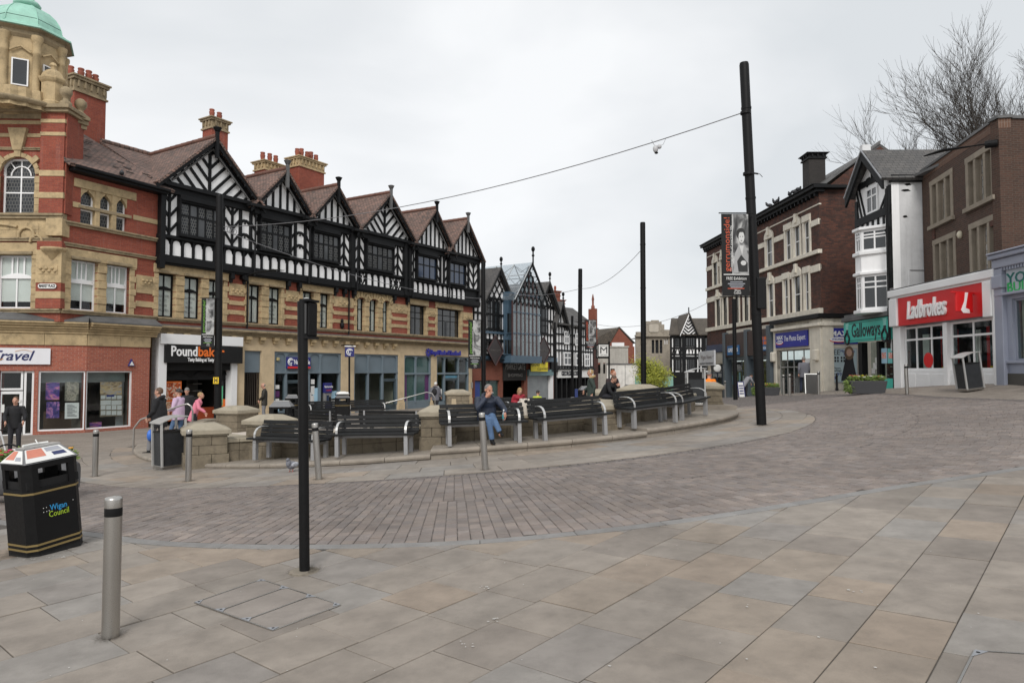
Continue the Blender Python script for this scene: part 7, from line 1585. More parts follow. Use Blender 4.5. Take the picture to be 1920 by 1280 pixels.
# red gabled house and pale block at the far end
rg = thing('gabled_house', 'red brick gabled house with a dark slate roof at the far end of the street', 'building', (14.5, 86, -.8)); gq = bpart(rg); Yg = 86
X_ = lambda px, Y: (px-960)/FPX*Y
zz_ = lambda py, Y: EZ + (HZ-py)/FPX*Y
FRG = Fac((X_(1143,Yg),Yg), (X_(1187,Yg),Yg)); c = FRG.L*.4; ze, zp = zz_(644,Yg), zz_(615,Yg)
gq('wall', BRK2, FRG, 0, FRG.L, -1.2, ze, -.3, 0); mb = MB(); fprism(mb, FRG, [(0,ze),(FRG.L,ze),(c,zp)], -.3, 0); mb.build('gable_wall', BRK2, rg)
mb = MB(); mb.slab([FRG.p(c,zp+.1,.1), FRG.p(-3.6,zp-.2,-3.5), FRG.p(-3.8,ze-.3,-.2), FRG.p(-.1,ze-.1,.1)], .12); mb.slab([FRG.p(c,zp+.1,-7), FRG.p(FRG.L+.2,ze,-7), FRG.p(FRG.L+.2,ze,.1), FRG.p(c,zp+.1,.1)], .12); mb.build('roof', SLATEB, rg); gq('side_wing', BRK2, FRG, -3, 0, -1.2, ze-.3, -7, -.1)
pb = thing('pale_block', 'pale concrete and white rendered low building below the red gabled house', 'building', (14, 79, -.8)); pq = bpart(pb); Yp = 79; CONC = mat('stained concrete', (.42,.40,.36), .9, var=.1, dirt=.3, streak=.4); FP = Fac((X_(1104,Yp),Yp), (X_(1197,Yp),Yp)); fx = lambda px: FP.hit(px, 690)[0]
wall(pb, FP, fx(1140), fx(1178), zz_(682,Yp), zz_(651,Yp), [], CONC, .4, name='concrete_wall'); wall(pb, FP, fx(1137), FP.L, -1.2, zz_(683,Yp), [(fx(1144), fx(1152), zz_(703,Yp), zz_(691,Yp))], mat('white render', (.66,.64,.60), .8, dirt=.2, streak=.3), .4, d=.3, name='rendered_wall'); pq('coping', CONC, FP, fx(1140)-.1, fx(1178)+.1, zz_(651,Yp), zz_(651,Yp)+.15, -.5, .1); pq('lead_flat', LEAD, FP, fx(1137), FP.L, zz_(683,Yp), zz_(683,Yp)+.12, -4, .4)
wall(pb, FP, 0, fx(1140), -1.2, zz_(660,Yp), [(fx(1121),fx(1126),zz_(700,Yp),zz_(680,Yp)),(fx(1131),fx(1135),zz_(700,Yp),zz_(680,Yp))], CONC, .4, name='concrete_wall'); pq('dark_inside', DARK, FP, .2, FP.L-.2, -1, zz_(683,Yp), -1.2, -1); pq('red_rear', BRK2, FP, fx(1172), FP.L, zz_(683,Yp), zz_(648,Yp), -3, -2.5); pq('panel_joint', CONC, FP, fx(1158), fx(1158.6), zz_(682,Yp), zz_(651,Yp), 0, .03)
pq('joint', LEAD, FP, fx(1171), fx(1171.6), -1, zz_(683,Yp), .3, .33); pq('roof_sign', WHTP, FP, fx(1148), fx(1171), zz_(650,Yp), zz_(642,Yp), -.3, -.1)
# stone fronted hall
sb = thing('stone_building', 'grey stone hall with a stepped parapet behind the green tree', 'building', (19, 92, -.8)); sq_ = bpart(sb); Ys = 92; GST = mat('grey stone', (.30,.265,.215), .9, var=.12, dirt=.5); FSB = Fac((X_(1192,Ys),Ys), (X_(1264,Ys),Ys)); sx = lambda px: FSB.hit(px, 660)[0]
zs_ = lambda py: zz_(py, Ys)
wops = [(sx(a), sx(b), zs_(662), zs_(637)) for a, b in ((1222,1227),(1229,1235),(1237,1242))] + [(sx(a), sx(b), zs_(645), zs_(635)) for a, b in ((1246,1248.5),(1250,1252.5))]
wall(sb, FSB, 0, FSB.L, -1.5, zs_(628), wops, GST, .4)
mb = MB(); fprism(mb, FSB, [(sx(1212),zs_(628)),(sx(1246),zs_(628)),(sx(1246),zs_(608)),(sx(1241),zs_(608)),(sx(1241),zs_(603)),(sx(1236),zs_(603)),(sx(1236),zs_(600)),(sx(1222),zs_(600)),(sx(1222),zs_(602)),(sx(1212),zs_(602))], -.4, .05); mb.build('stepped_parapet', GST, sb)
mb = MB(); fprism(mb, FSB, [(sx(1217),zs_(610)),(sx(1219),zs_(607.5)),(sx(1233),zs_(607.5)),(sx(1235),zs_(610)),(sx(1235),zs_(620)),(sx(1233),zs_(622.5)),(sx(1219),zs_(622.5)),(sx(1217),zs_(620))], .05, .16); mb.build('stone_tablet', mat('pale stone', (.42,.38,.32), .9), sb)
for a, b, t in ((1193,1204,622),(1245,1262,618)): sq_('parapet_pier', GST, FSB, sx(a), sx(b), zs_(632), zs_(t), -.4, .15)
mb = MB(); fbox(mb, FSB, -.1, FSB.L+.1, zs_(631), zs_(628), -.2, .4); mb.build('cornice', GST, sb)
for a, b, z0, z1 in wops: window(sb, FSB, a, b, z0, z1, .2, ss=[.5], zs=[.4,.7], fr=.06, bar=.05, fm=BLK if z1-z0 > 1.2 else WHTP, gm=GLD)
sq_('roof', SLATEB, FSB, 1, FSB.L, zs_(630), zs_(629), -9, -.4); mb = MB(); fprism(mb, FSB, [(sx(1243),zs_(628)),(sx(1263),zs_(628)),(sx(1243),zs_(606))], -3, -2); mb.build('rear_roof', SLATEB, sb)
# tudor house
th = thing('timbered_house', 'distant black and white timbered house with one gable and a brown roof', 'building', (21, 82, -.8)); tp = bpart(th); Yt = 82; FTH = Fac((X_(1258,Yt),Yt), (X_(1345,Yt),Yt)); tx_ = lambda px: FTH.hit(px, 660)[0]; tz = lambda py: zz_(py, Yt)
tp('wall', WHT, FTH, 0, FTH.L, -1.5, tz(627), -.3, 0)
for py, h in ((629,.3),(651,.18),(663,.18),(668,.3),(697,.3)): tp('timber_rail', TIMB, FTH, 0, FTH.L, tz(py)-h, tz(py), 0, .1)
for px in (1258,1264,1276,1280.5,1284,1304,1311,1317,1321,1331,1338,1344): tp('timber_post', TIMB, FTH, tx_(px)-.12, tx_(px)+.12, -.5, tz(629), 0, .09)
for (a, b), (t, bt) in (((1265,1274),(632,650)),((1285,1304),(631,650)),((1321,1331),(631,650)),((1265,1276),(673,694)),((1287,1307),(672,694)),((1318,1330),(672,694))):
    n_ = max(2, int((b-a)/4)); window(th, FTH, tx_(a), tx_(b), tz(bt), tz(t), -.1, ss=[k/n_ for k in range(1, n_)], fr=.1, bar=.1, fm=TIMB, gm=GLD)
for k in range(12):
    s = tx_(1264+6.2*k); mb = MB(); mb.tube([FTH.p(s-.2, tz(663), .05), FTH.p(s-.13, tz(656), .05), FTH.p(s, tz(652), .05), FTH.p(s+.13, tz(656), .05), FTH.p(s+.2, tz(663), .05)], .05, 4); mb.build('arch_brace', TIMB, th)
cg = tx_(1290); hg = tx_(1305)-cg; zgb, zga = tz(627), tz(591)
mb = MB(); fprism(mb, FTH, [(cg-hg,zgb),(cg+hg,zgb),(cg,zga)], 0, .3); mb.build('gable_wall', WHT, th)
for k in range(6):
    for sg_ in (-1, 1):
        z0 = zgb-.6+.42*k; t = min(1, (zga-.1-z0)/((zga-zgb)+hg*.9)); 
        if t > .1: mb = MB(); t0 = max(0, (zgb-z0)/(hg*.9)); fbeam(mb, FTH, (cg+sg_*hg*t0, z0+hg*.9*t0), (cg+sg_*hg*t, z0+hg*.9*t), .13, .3, .38); mb.build('timber_beam', TIMB, th)
for sg_ in (-1, 1):
    pl = [(cg,zga+.15),(cg,zga-.15),(cg+sg_*(hg+.1),zgb-.25),(cg+sg_*(hg+.1),zgb+.05)]; mb = MB(); fprism(mb, FTH, pl if sg_ < 0 else pl[::-1], .5, .62); mb.build('barge_board', TIMB if sg_ > 0 else WHT, th)
    q = [FTH.p(cg,zga+.2,.65), FTH.p(cg+sg_*(hg+.1),zgb,.65), FTH.p(cg+sg_*(hg+.1),zgb,-4), FTH.p(cg,zga+.2,-4)]; mb = MB(); mb.slab(q if sg_ < 0 else q[::-1], .1); mb.build('roof', SLATEB, th)
mb = MB(); mb.slab([FTH.p(-.3,zgb,.4), FTH.p(FTH.L+.3,zgb,.4), FTH.p(FTH.L+.3,tz(591),-4.5), FTH.p(-.3+1.4,tz(591),-4.5)], .12); mb.build('roof', SLATEB, th); tp('shop_front', BLK, FTH, 0, FTH.L, -1.5, tz(699), .02, .12)
mb = MB(); mb.tube([FTH.p(cg,zga,.55), FTH.p(cg,zga+.9,.55)], .07, 5); mb.build('finial', TIMB, th)
hd = thing('hoarding', 'low turquoise painted hoarding beyond the green tree', 'hoarding', (17, 70, -.8)); FH_ = Fac((X_(1190,72),72), (X_(1262,72),72))
for k in range(8): part('panel', mat('pale turquoise hoarding', (.17,.33,.28), .6, var=.15, scale=.6), hd, FH_, FH_.L*k/8+.01, FH_.L*(k+1)/8-.01, -1.2, zz_(705,72), -.05, 0)
# ================================================================== TREES
def limb(mb, p, d, r, L, lev, rg, tips, spread=.55, minr=.008, up=.12, n=6, segs=3):
    pts = [p.copy()]; rr = [r]; q = p.copy(); dd = d.copy()
    for k in range(segs):
        dd = (dd + Vector((rg.gauss(0,.14), rg.gauss(0,.14), rg.gauss(up*.4,.1)))).normalized(); q = q + dd*L/segs; pts.append(q.copy()); rr.append(r*(1-.45*(k+1)/segs))
        if lev > 0 and k >= 0:
            for _ in range(2 if lev > 1 else 3):
                ax_ = Vector((rg.gauss(0,1), rg.gauss(0,1), rg.gauss(0,.5))).normalized(); nd = (dd + ax_*spread*rg.uniform(.7,1.4) + Z3*up).normalized(); limb(mb, q, nd, max(minr, rr[-1]*.6), L*rg.uniform(.5,.75), lev-1, rg, tips, spread, minr, up, 5 if lev > 2 else 3, segs)
    mb.tube(pts, rr, n, 0, cap=False); tips.append((q.copy(), dd.copy()))
BARK = mat('dark bark', (.045,.036,.028), .9, var=.3)
rg_ = random.Random(11)
def bare_tree(x, y, z0, H, r, label, seed, lean=(0,0), sp=.31):
    rg = random.Random(seed); t = thing('bare_tree', label, 'tree', (x, y, z0), group='bare trees above the roofs'); base = Vector((x, y, z0)); tips = []
    mb = MB(); top = base + Vector((lean[0]*.4, lean[1]*.4, H*.42)); mb.tube([base, base.lerp(top,.5), top], [r, r*.85, r*.7], 10); mb.build('trunk', BARK, t)
    mb = MB()
    for k in range(9):
        w = 2*math.pi*k/9 + rg.random(); d = Vector((math.cos(w)*.65+lean[0]*.1, math.sin(w)*.65+lean[1]*.1, rg.uniform(.5,1.2))).normalized(); limb(mb, base.lerp(top, rg.uniform(.6,1)), d, r*.34, H*sp, 4, rg, tips, .5, .007, .14)
    mb.build('crown', BARK, t)
bare_tree(28.1, 36.5, 2, 17.5, .3, 'large bare tree rising behind the brown brick building at the right edge', 5, (-.5, 0))
bare_tree(26.9, 41, 2, 11.0, .17, 'smaller bare tree just above the slate roof of the white gabled building', 9, (0,0), .2)
LEAFM = mat('spring leaves', (.36,.37,.045), .7, var=.4, scale=1.5, bmp=0); LEAFM2 = mat('olive leaves', (.23,.26,.04), .7, var=.4, scale=1.5, bmp=0)
def leafy(x, y, z0, H, W, label, seed, cat='tree', name='young_tree', nleaf=9000, lm=None, sz=.09):
    rg = random.Random(seed); t = thing(name, label, cat, (x, y, z0)); base = Vector((x, y, z0)); tips = []
    mb = MB(); mb.tube([base, base+Vector((.05,0,H*.35)), base+Vector((0,.05,H*.8))], [.12,.09,.03], 8); mb.build('trunk', BARK, t); mb = MB()
    for k in range(12):
        w = 2.4*k; d = Vector((math.cos(w), math.sin(w), rg.uniform(.3,1.3))).normalized(); limb(mb, base+Z3*H*rg.uniform(.2,.6), d, .035, W*.42, 2, rg, tips, .6, .006, .1)
    mb.build('branches', BARK, t)
    mb = MB()
    for i in range(nleaf):
        p, d = rg.choice(tips); q = p + Vector((rg.gauss(0,.22), rg.gauss(0,.22), rg.gauss(0,.22))); a = Vector((rg.gauss(0,1), rg.gauss(0,1), rg.gauss(0,1))).normalized(); b = a.orthogonal().normalized(); s = sz*rg.uniform(.6,1.4)
        mb.add([q, q+a*s+b*s*.35, q+a*s*1.6, q+a*s-b*s*.35], [(0,1,2,3)], 0 if rg.random() < .65 else 1)
    mb.build('crown', [lm or LEAFM, LEAFM2], t, kind=None)
q = P(1220, 690, 52); leafy(q.x, 52, -.9, 4.0, 1.75, 'bushy young tree with yellow green spring leaves in the middle of the square', 3)
# ================================================================== STREET FURNITURE
# ---- benches
BW_ = mat('black stained slats', (.012,.0125,.013), .6, var=.35, scale=5, fine=70, bmp=.3, spec=.25)
ALU = mat('pale aluminium', (.52,.52,.51), .4, .5, var=.08, bmp=.03)
def make_bench(label, group):
    t = thing('bench', label, 'bench', (0,0,0), 0, group, local=True); L = .9
    for k, y in enumerate((-.30, -.135, .03)): mb = MB(); mb.b(-L, L, y-.075, y+.075, .435, .475); mb.build('seat_slat', BW_, t, bevel=.006)
    R_ = Matrix.Rotation(math.radians(-12), 3, 'X')
    for k in range(4): mb = MB(); mb.box(Vector((0,.115+.024*k,.515+.088*k)), (2*L-.04*(k == 3), .035, .080), R_); mb.build('back_slat', BW_, t, bevel=.006)
    for x in (-.72, .72):
        mb = MB(); mb.b(x-.04, x+.04, -.34, -.24, 0, .36); mb.b(x-.04, x+.04, .12, .20, 0, .36); mb.b(x-.04, x+.04, -.34, .20, .36, .432); mb.build('leg', GREYM, t, bevel=.006)
        mb = MB(); pts = [(x,-.33,.46),(x,-.33,.54),(x,-.30,.61),(x,-.23,.67),(x,-.13,.70),(x,-.02,.705),(x,.10,.695)]
        for a, b in zip(pts[:-1], pts[1:]):
            a, b = Vector(a), Vector(b); d = (b-a).normalized(); n = Vector((0,-d.z,d.y))*.007; w = Vector((.024,0,0)); mb.hexa([a-w-n,a+w-n,b+w-n,b-w-n,a-w+n,a+w+n,b+w+n,b-w+n])
        mb.build('armrest', ALU, t)
        mb = MB(); A, B = Vector((x,.18,.43)), Vector((x,.215,.82)); w = Vector((.022,0,0)); n = Vector((0,.03,0)); mb.hexa([A-w,A+w,A+w+n*1.6,A-w+n*1.6,B-w,B+w,B+w+n*.5,B-w+n*.5]); mb.build('back_post', GREYM, t)
    mb = MB(); mb.b(-.72, .72, -.12, -.06, .37, .43); mb.build('rail', GREYM, t)
    return t
gB = 'benches round the terrace'
def onring(deg, r): q = ringpt(deg, r); return (q.x, q.y, stepz(deg))
bp0 = make_bench('leftmost outward facing bench of the terrace, partly behind the thin black pole', gB)
bp0.location = onring(-108.0, 8.45); bp0.rotation_euler = (0,0,math.radians(-108+90))
for deg, r, lab, tl in ((-95, 8.5, 'empty bench just left of the pier with the paper bag', .02), (-80, 8.62, 'bench on which the man in the navy anorak sits', .02), (-67.2, 8.62, 'empty bench with the white paper carrier bag at its left end', .05), (-52.0, 8.5, 'bench below the two seated men, right of the broad pier', .05), (-38.5, 8.3, 'last bench on the right, beside the tall dark metal bin', .06)):
    q = onring(deg, r); dup(bp0, q, math.radians(deg+90), lab, gB, tilt=(0, -tl))
FZ = -.055
def fb(px, Y, face, lab, z=None):     # benches elsewhere: face = facing angle in degrees
    X = (px-960)/FPX*Y; dup(bp0, (X, Y, FZ if z is None else z), math.radians(face+90), lab, gB)
fb(594, 18.5, 60, 'inward facing bench seen from behind, left of centre'); fb(738, 18.3, 78, 'inward facing bench seen from behind, right beside the paper bag pier')
fb(612, 28.0, -55, 'far bench facing the viewer, left of the white topped bin', G(-7.6,28)); fb(686, 28.6, -62, 'far bench facing the viewer in front of the bank door', G(-6.2,28.6))
fb(935, 25.5, -75, 'far bench right behind the seated man', .0); fb(985, 25.0, -70, 'far bench with the woman in the red coat', .0); fb(1035, 23.5, -100, 'low far bench behind the long bench', .02)
fb(1175, 26.5, -120, 'far bench behind the two seated men', .12)
# ---- litter bins with pyramid lid
PIC = mat('grey bin lid', (.20,.20,.205), .4, .3, var=.1, bmp=.03)
def make_bin(label, group, poster=False):
    t = thing('litter_bin', label, 'litter bin', (0,0,0), 0, group, local=True); w, d = .56, .46
    def ring(z0, z1, m, nm, e_=0., hollow=False):
        mb = MB(); c = .07; pl = [(-w/2+c,-d/2),(w/2-c,-d/2),(w/2,-d/2+c),(w/2,d/2-c),(w/2-c,d/2),(-w/2+c,d/2),(-w/2,d/2-c),(-w/2,-d/2+c)]
        mb.prism([(x*(1+e_), y*(1+e_), z0) for x, y in pl], (0,0,z1-z0)); return mb.build(nm, m, t)
    ring(0, .04, BLKM, 'base'); ring(.04, .70, BLK, 'body'); 
    for z0, z1 in ((.075,.095),(.125,.145),(.645,.665)): ring(z0, z1, GOLD, 'gold_band', .012)
    for sx, sy in ((-1,-1),(1,-1),(1,1),(-1,1)):
        mb = MB(); mb.prism([(sx*w/2,sy*(d/2-.12),.70),(sx*w/2,sy*(d/2-.07),.70),(sx*(w/2-.07),sy*d/2,.70),(sx*(w/2-.13),sy*d/2,.70),(sx*(w/2-.13),sy*(d/2-.04),.70),(sx*(w/2-.04),sy*(d/2-.12),.70)][::sx*sy], (0,0,.20)); mb.build('corner_post', BLK, t)
    ring(.90, .955, BLK, 'hood_rim', .01)
    mb = MB(); mb.b(-w/2+.02, w/2-.02, -d/2+.02, -d/2+.03, .70, .78); mb.b(-w/2+.02, w/2-.02, d/2-.03, d/2-.02, .70, .78); mb.b(-w/2+.02, -w/2+.03, -d/2+.05, d/2-.05, .70, .78); mb.b(w/2-.03, w/2-.02, -d/2+.05, d/2-.05, .70, .78); mb.build('liner', BLKM, t)
    mb = MB(); mb.frust((0,0,.955), (w-.01,d-.01), (w*.66,d*.30), .135); mb.build('lid', PIC, t, bevel=.01); mb = MB(); mb.b(-w*.33, w*.33, -d*.15, d*.15, 1.09, 1.105); mb.build('ash_tray', ALU, t)
    return t
gL = 'black litter bins with pyramid lids'
bin0 = make_bin('black litter bin with gold bands and council lettering in the left foreground', gL)
bin0.location = GP(88, 1030); bin0.rotation_euler = (math.radians(-1), math.radians(-5.5), math.radians(64))
NB = dict(width=.19); WB_ = mat('sky blue letters', (.03,.30,.62), .5, bmp=0); WG_ = mat('lime letters', (.36,.52,.03), .5, bmp=0)
for s, z, m in (('Wigan', .475, WB_), ('Council', .41, WG_)): text(s, bin0, (.02,-.232,z), (1,0,0), (0,-1,0), .085, m, ext=.001, width=.17 if s == 'Wigan' else .20)
mb = MB()
for x, z in ((-.13,.49),(-.10,.49),(-.13,.45),(-.10,.45),(-.075,.45),(.17,.50)): mb.ell((x,-.232,z), (.006,.004,.006), 6, 4)
mb.build('rivet', ALU, bin0, kind='stuff')
# lid posters of the near bin
fpl = lambda x, f: Vector((x, -(.225)+f*.158, .958+f*.128))
PRD = mat('salmon print', (.60,.22,.15), .6, bmp=0); PGY = mat('grey print', (.35,.36,.40), .6, bmp=0)
def lidq(x0, x1, f0, f1, m, nm, e_): mb = MB(); n = Vector((0,-.63,.78))*e_; k = lambda x, f: x*(1-.33*f); mb.sheet([fpl(k(x0,f0),f0)+n, fpl(k(x1,f0),f0)+n, fpl(k(x1,f1),f1)+n, fpl(k(x0,f1),f1)+n]); mb.build(nm, m, bin0)
lidq(-.26, .24, .06, .96, PAPER, 'lid_poster', .006); lidq(-.24, -.03, .35, .92, PRD, 'poster_print', .008); lidq(.05, .20, .30, .55, mat('navy print', (.03,.04,.12), .6, bmp=0), 'poster_print', .008); lidq(.0, .2, .62, .9, PGY, 'poster_print', .008)
def lids(y0, y1, f0, f1, m, nm, e_): mb = MB(); P_ = lambda y, f: Vector((-(.275)+f*.092-e_, y*(1-.7*f), .958+f*.128+e_*.6)); mb.sheet([P_(y1,f0), P_(y0,f0), P_(y0,f1), P_(y1,f1)]); mb.build(nm, m, bin0)
lids(-.21, .2, .06, .94, PAPER, 'lid_poster', .006); lids(-.02, .17, .3, .9, PRD, 'poster_print', .008); lids(-.17, -.05, .25, .5, PGY, 'poster_print', .008)
mb = MB(); mb.tube([(-.16,-.02,1.125),(-.02,.03,1.12),(.10,.0,1.118)], .012, 5); mb.tube([(-.03,-.05,1.125),(.0,.04,1.16)], .006, 5); mb.build('cigarette_ends', PAPER, bin0, kind='stuff')
def bn(px, Y, z, rz, lab): dup0 = dup(bin0n, ((px-960)/FPX*Y, Y, z), math.radians(rz), lab, gL); return dup0
bin0n = make_bin('black litter bin inside the terrace behind the leftmost bench', gL); bin0n.location = ((530-960)/FPX*17.6, 17.6, FZ); bin0n.rotation_euler = (0,0,math.radians(5))
bn(549, 30, G(-9.5,30), 10, 'far black litter bin before the bank window, left of the thin black pole'); b3 = bn(643, 27.5, G(-6.7,27.5), 20, 'far black litter bin with a white paper heaped on its lid')
mb = MB(); mb.box((0,0,1.15), (.42,.3,.06)); mb.frust((0,0,1.11), (.5,.4), (.2,.16), .09); mb.build('paper_heap', PAPER, b3)
bn(855, 37, G(-3,37), 0, 'far black litter bin left of the bank entrance person'); bn(1184, 22.0, .27, 15, 'black litter bin above the benches, left of the centre lamp post'); bn(1098, 27.5, G(2.9,27.5), 8, 'black litter bin in front of the woman in the green parka')
# ---- steel framed bins with sloping lid
def make_bin2(label, group):
    t = thing('metal_litter_bin', label, 'litter bin', (0,0,0), 0, group, local=True); w, d, h = .52, .46, .92
    mb = MB(); mb.b(-w/2, w/2, -d/2, d/2, 0, .07); mb.build('base', STEEL, t, bevel=.006)
    mb = MB(); mb.b(-w/2+.02, w/2-.02, -d/2+.02, d/2-.02, .07, h-.10); mb.build('body', mat('black laminate', (.022,.024,.027), .5, var=.25, scale=6, bmp=.1), t)
    for sx, sy in ((-1,-1),(1,-1),(1,1),(-1,1)): mb = MB(); mb.b(sx*w/2-.022, sx*w/2+.022, sy*d/2-.022, sy*d/2+.022, .05, h+.12+(.05 if sx > 0 else -.02)); mb.build('corner_post', ALU, t, bevel=.004)
    mb = MB(); mb.b(-w/2, w/2, -d/2, d/2, h-.12, h-.10); mb.build('rim', BLKM, t)
    mb = MB(); n = 6
    for k in range(n):
        x0, x1 = -w/2-.05+(w+.1)*k/n, -w/2-.05+(w+.1)*(k+1)/n; z = lambda x: h+.13+.10*(x/w)+.05*(1-(2*x/(w+.1))**2)
        mb.hexa([(x0,-d/2-.04,z(x0)),(x1,-d/2-.04,z(x1)),(x1,d/2+.04,z(x1)),(x0,d/2+.04,z(x0)),(x0,-d/2-.04,z(x0)+.022),(x1,-d/2-.04,z(x1)+.022),(x1,d/2+.04,z(x1)+.022),(x0,d/2+.04,z(x0)+.022)])
    mb.build('lid', ALU, t); return t
gM = 'steel framed black litter bins'
m0 = make_bin2('steel framed black bin beside the left stone pier and handrail', gM); m0.location = GP(318, 876); m0.rotation_euler = (0, math.radians(-2), math.radians(50))
dup(m0, GP(1820, 731), math.radians(2), 'leaning steel framed bin with a pale sloping lid before the red bookmaker', gM, tilt=(0, math.radians(-7)))
q = P(1304, 754, 21.4); dup(m0, (q.x, q.y, stepz(-12)), math.radians(-8), 'steel framed bin with a raised white lid at the right end of the benches', gM)
# ---- bollards
def make_bollard(label, group):
    t = thing('bollard', label, 'bollard', (0,0,0), 0, group, local=True); r = .056
    mb = MB(); mb.lathe([(r,-.05),(r,.83)], n=28); mb.lathe([(r,.885),(r,.94),(r*.96,.952),(r*.7,.962),(.0001,.966)], n=28); mb.lathe([(r*.99,.83),(r*.99,.885)], n=28, mi=0); mb.build('post', STEEL, t)
    mb = MB(); mb.lathe([(r*.995,.825),(r*1.012,.83),(r*1.012,.88),(r*.995,.885)], n=28); mb.build('black_band', BLK, t); return t
gO = 'stainless steel bollards'
b0 = make_bollard('nearest steel bollard, large in the left foreground', gO); b0.location = GP(207, 1195)
for px, py, lab, tl in ((910,880,'leaning steel bollard in front of the seated man',(-.0,-.065)),(598,898,'leaning steel bollard right of the thin black pole',(-.0,-.085)),(353,902,'steel bollard in front of the metal bin by the left pier',(0,.0)),(178,893,'steel bollard alone on the left forecourt before the travel shop',(0,0)),(1701,738,'steel bollard before the white pilaster of the red bookmaker',(0,-.02))):
    dup(b0, GP(px, py), 0, lab, gO, tilt=tl)
for px, Y, lab in ((1468,33,'far steel bollard left of the photo shop window'),(1480,31,'far steel bollard before the photo shop window'),(1534,29.5,'far steel bollard at the photo shop corner pilaster'),(1359,40,'far steel bollard by the newsagent')): X = (px-960)/FPX*Y; dup(b0, (X, Y, G(X, Y)), 0, lab, gO)
t = thing('bollard', 'slim black iron bollard below the child poster', 'bollard', (0,0,0), 0, None, local=True); Y = 31.2; X = (1568-960)/FPX*Y; t.location = (X, Y, G(X,Y)); mb = MB(); mb.lathe([(.07,0),(.07,.1),(.05,.14),(.045,.62),(.06,.66),(.03,.70),(.05,.76),(.001,.80)], n=12); mb.build('post', BLK, t)
# ---- lamp posts and poles
def pole(label, base, top, r0, r1, group='tall black catenary posts', name='catenary_post', collar=True):
    base, top = Vector(base), Vector(top); t = thing(name, label, 'post', base, 0, group); d = (top-base)
    mb = MB(); mb.tube([base-d.normalized()*.3, base+d*.02, base+d*.995], [r0, r0, r1], 20); mb.tube([base+d*.995, top], [r1*.96, r1*.9], 20); mb.build('shaft', BLK, t)
    if collar:
        for f in (.30, .62, .87): mb = MB(); q = base+d*f; rr = r0+(r1-r0)*f; mb.tube([q, q+d.normalized()*.05], rr+.010, 20); mb.build('collar', BLK, t)
    return t
pA = pole('tallest black post right of centre, leaning slightly left with a photo banner', GP(1428,796), P(1395,118,16.6), .115, .112)
pB = pole('tall black post at left in front of the bakery with a green lettered banner', P(408,800,26), P(412,366,26), .135, .128); pC = pole('tall black post at the far end of the timbered building', P(907,772,40), P(906,491,40), .13, .125)
pD = pole('tall black post in the distance before the white and black row', P(1087,757,46.5), P(1088,504,46.5), .15, .14); pE = pole('tall black post rising behind the right-hand benches', P(1207,745,33), P(1205,417,33), .13, .125)
pole('slim black post behind the photo banner before the brown bakery', P(1379,744,33), P(1376,560,33), .10, .09, 'slim black posts', 'slim_post', False); pole('slim black post nearest the arcade shutter', P(1041,757,52), P(1040,604,52), .10, .09, 'slim black posts', 'slim_post', False); pole('slim black post left of the distant tall post', P(1073,757,50), P(1073,592,50), .10, .09, 'slim black posts', 'slim_post', False); pole('thin black post under the navy roundel sign', P(655,770,32.5), P(655,669,32.5), .045, .045, 'slim black posts', 'slim_post', False)
sb_ = GP(571, 1071); sp_ = thing('signal_pole', 'thin black pole with a signal box seen from behind in the foreground', 'signal pole', sb_); top = P(567,566,sb_.y)
mb = MB(); mb.tube([sb_-Z3*.1, sb_+Z3*.001, top], .045, 20); mb.tube([top, top+Z3*.006], [.047,.04], 20); mb.build('shaft', BLK, sp_)
c = P(578, 598, sb_.y+.02); ht = 65*sb_.y/FPX
mb = MB(); mb.box(c+Vector((0,.05,0)), (.07,.15,ht), Matrix.Rotation(-.25, 3, 'Z')); mb.build('signal_box', BLK, sp_, bevel=.012); mb = MB(); mb.box(c+Vector((-.012,-.05,0)), (.02,.012,ht*.86), Matrix.Rotation(-.25, 3, 'Z')); mb.build('back_rib', mat('worn black plastic', (.05,.05,.05), .5), sp_)
[MB().box(c+Vector((.0,.03,z_)), (.09,.19,.02), Matrix.Rotation(-.25, 3, 'Z')).build('end_cap', BLK, sp_) for z_ in (ht/2+.012, -ht/2-.012)]; mb = MB(); mb.ell(c+Vector((-.02,0,ht/2+.03)), (.03,.03,.006), 6, 4); mb.build('dropping', PAPER, sp_)
ps = MB(); ps.lathe([(.001,.009),(.10,.009),(.13,.006),(.14,-.01)], sb_, 14); ps.build('concrete_patch', mat('patch concrete', (.22,.19,.15), .95, dirt=.4), sp_)
# fittings on the nearest post
s = P(1428,550,16.6); mb = MB(); mb.box(s+Vector((-.02,.0,0)), (.22,.16,.76)); mb.build('control_box', BLK, pA, bevel=.02)
for py, l in ((326,.14),(212,0)): q = P(1403 if py > 300 else 1398, py, 16.6); mb = MB(); mb.tube([q+Vector((.1,0,.02)), q+Vector((.1+l,0,.0))], .02, 6); mb.tube([q-Z3*.03, q+Z3*.03], .125, 16); mb.build('fitting', BLK, pA)
q = P(1419,327,16.6); mb = MB(); mb.tube([q, q+Vector((.07,0,.01)), q+Vector((.13,-.02,-.07))], .008, 5); mb.build('loose_wire', BLK, pA)
q = P(408,713,25.9); mb = MB(); mb.box(q+Vector((0,-.14,0)), (.2,.02,.24)); mb.build('yellow_plate', mat('hydrant yellow', (.75,.5,.02), .5, bmp=0), pB); text('H', pB, q+Vector((0,-.155,0)), (1,0,0), (0,-1,0), .24, INK, ext=.001, width=.12, bold=.01)
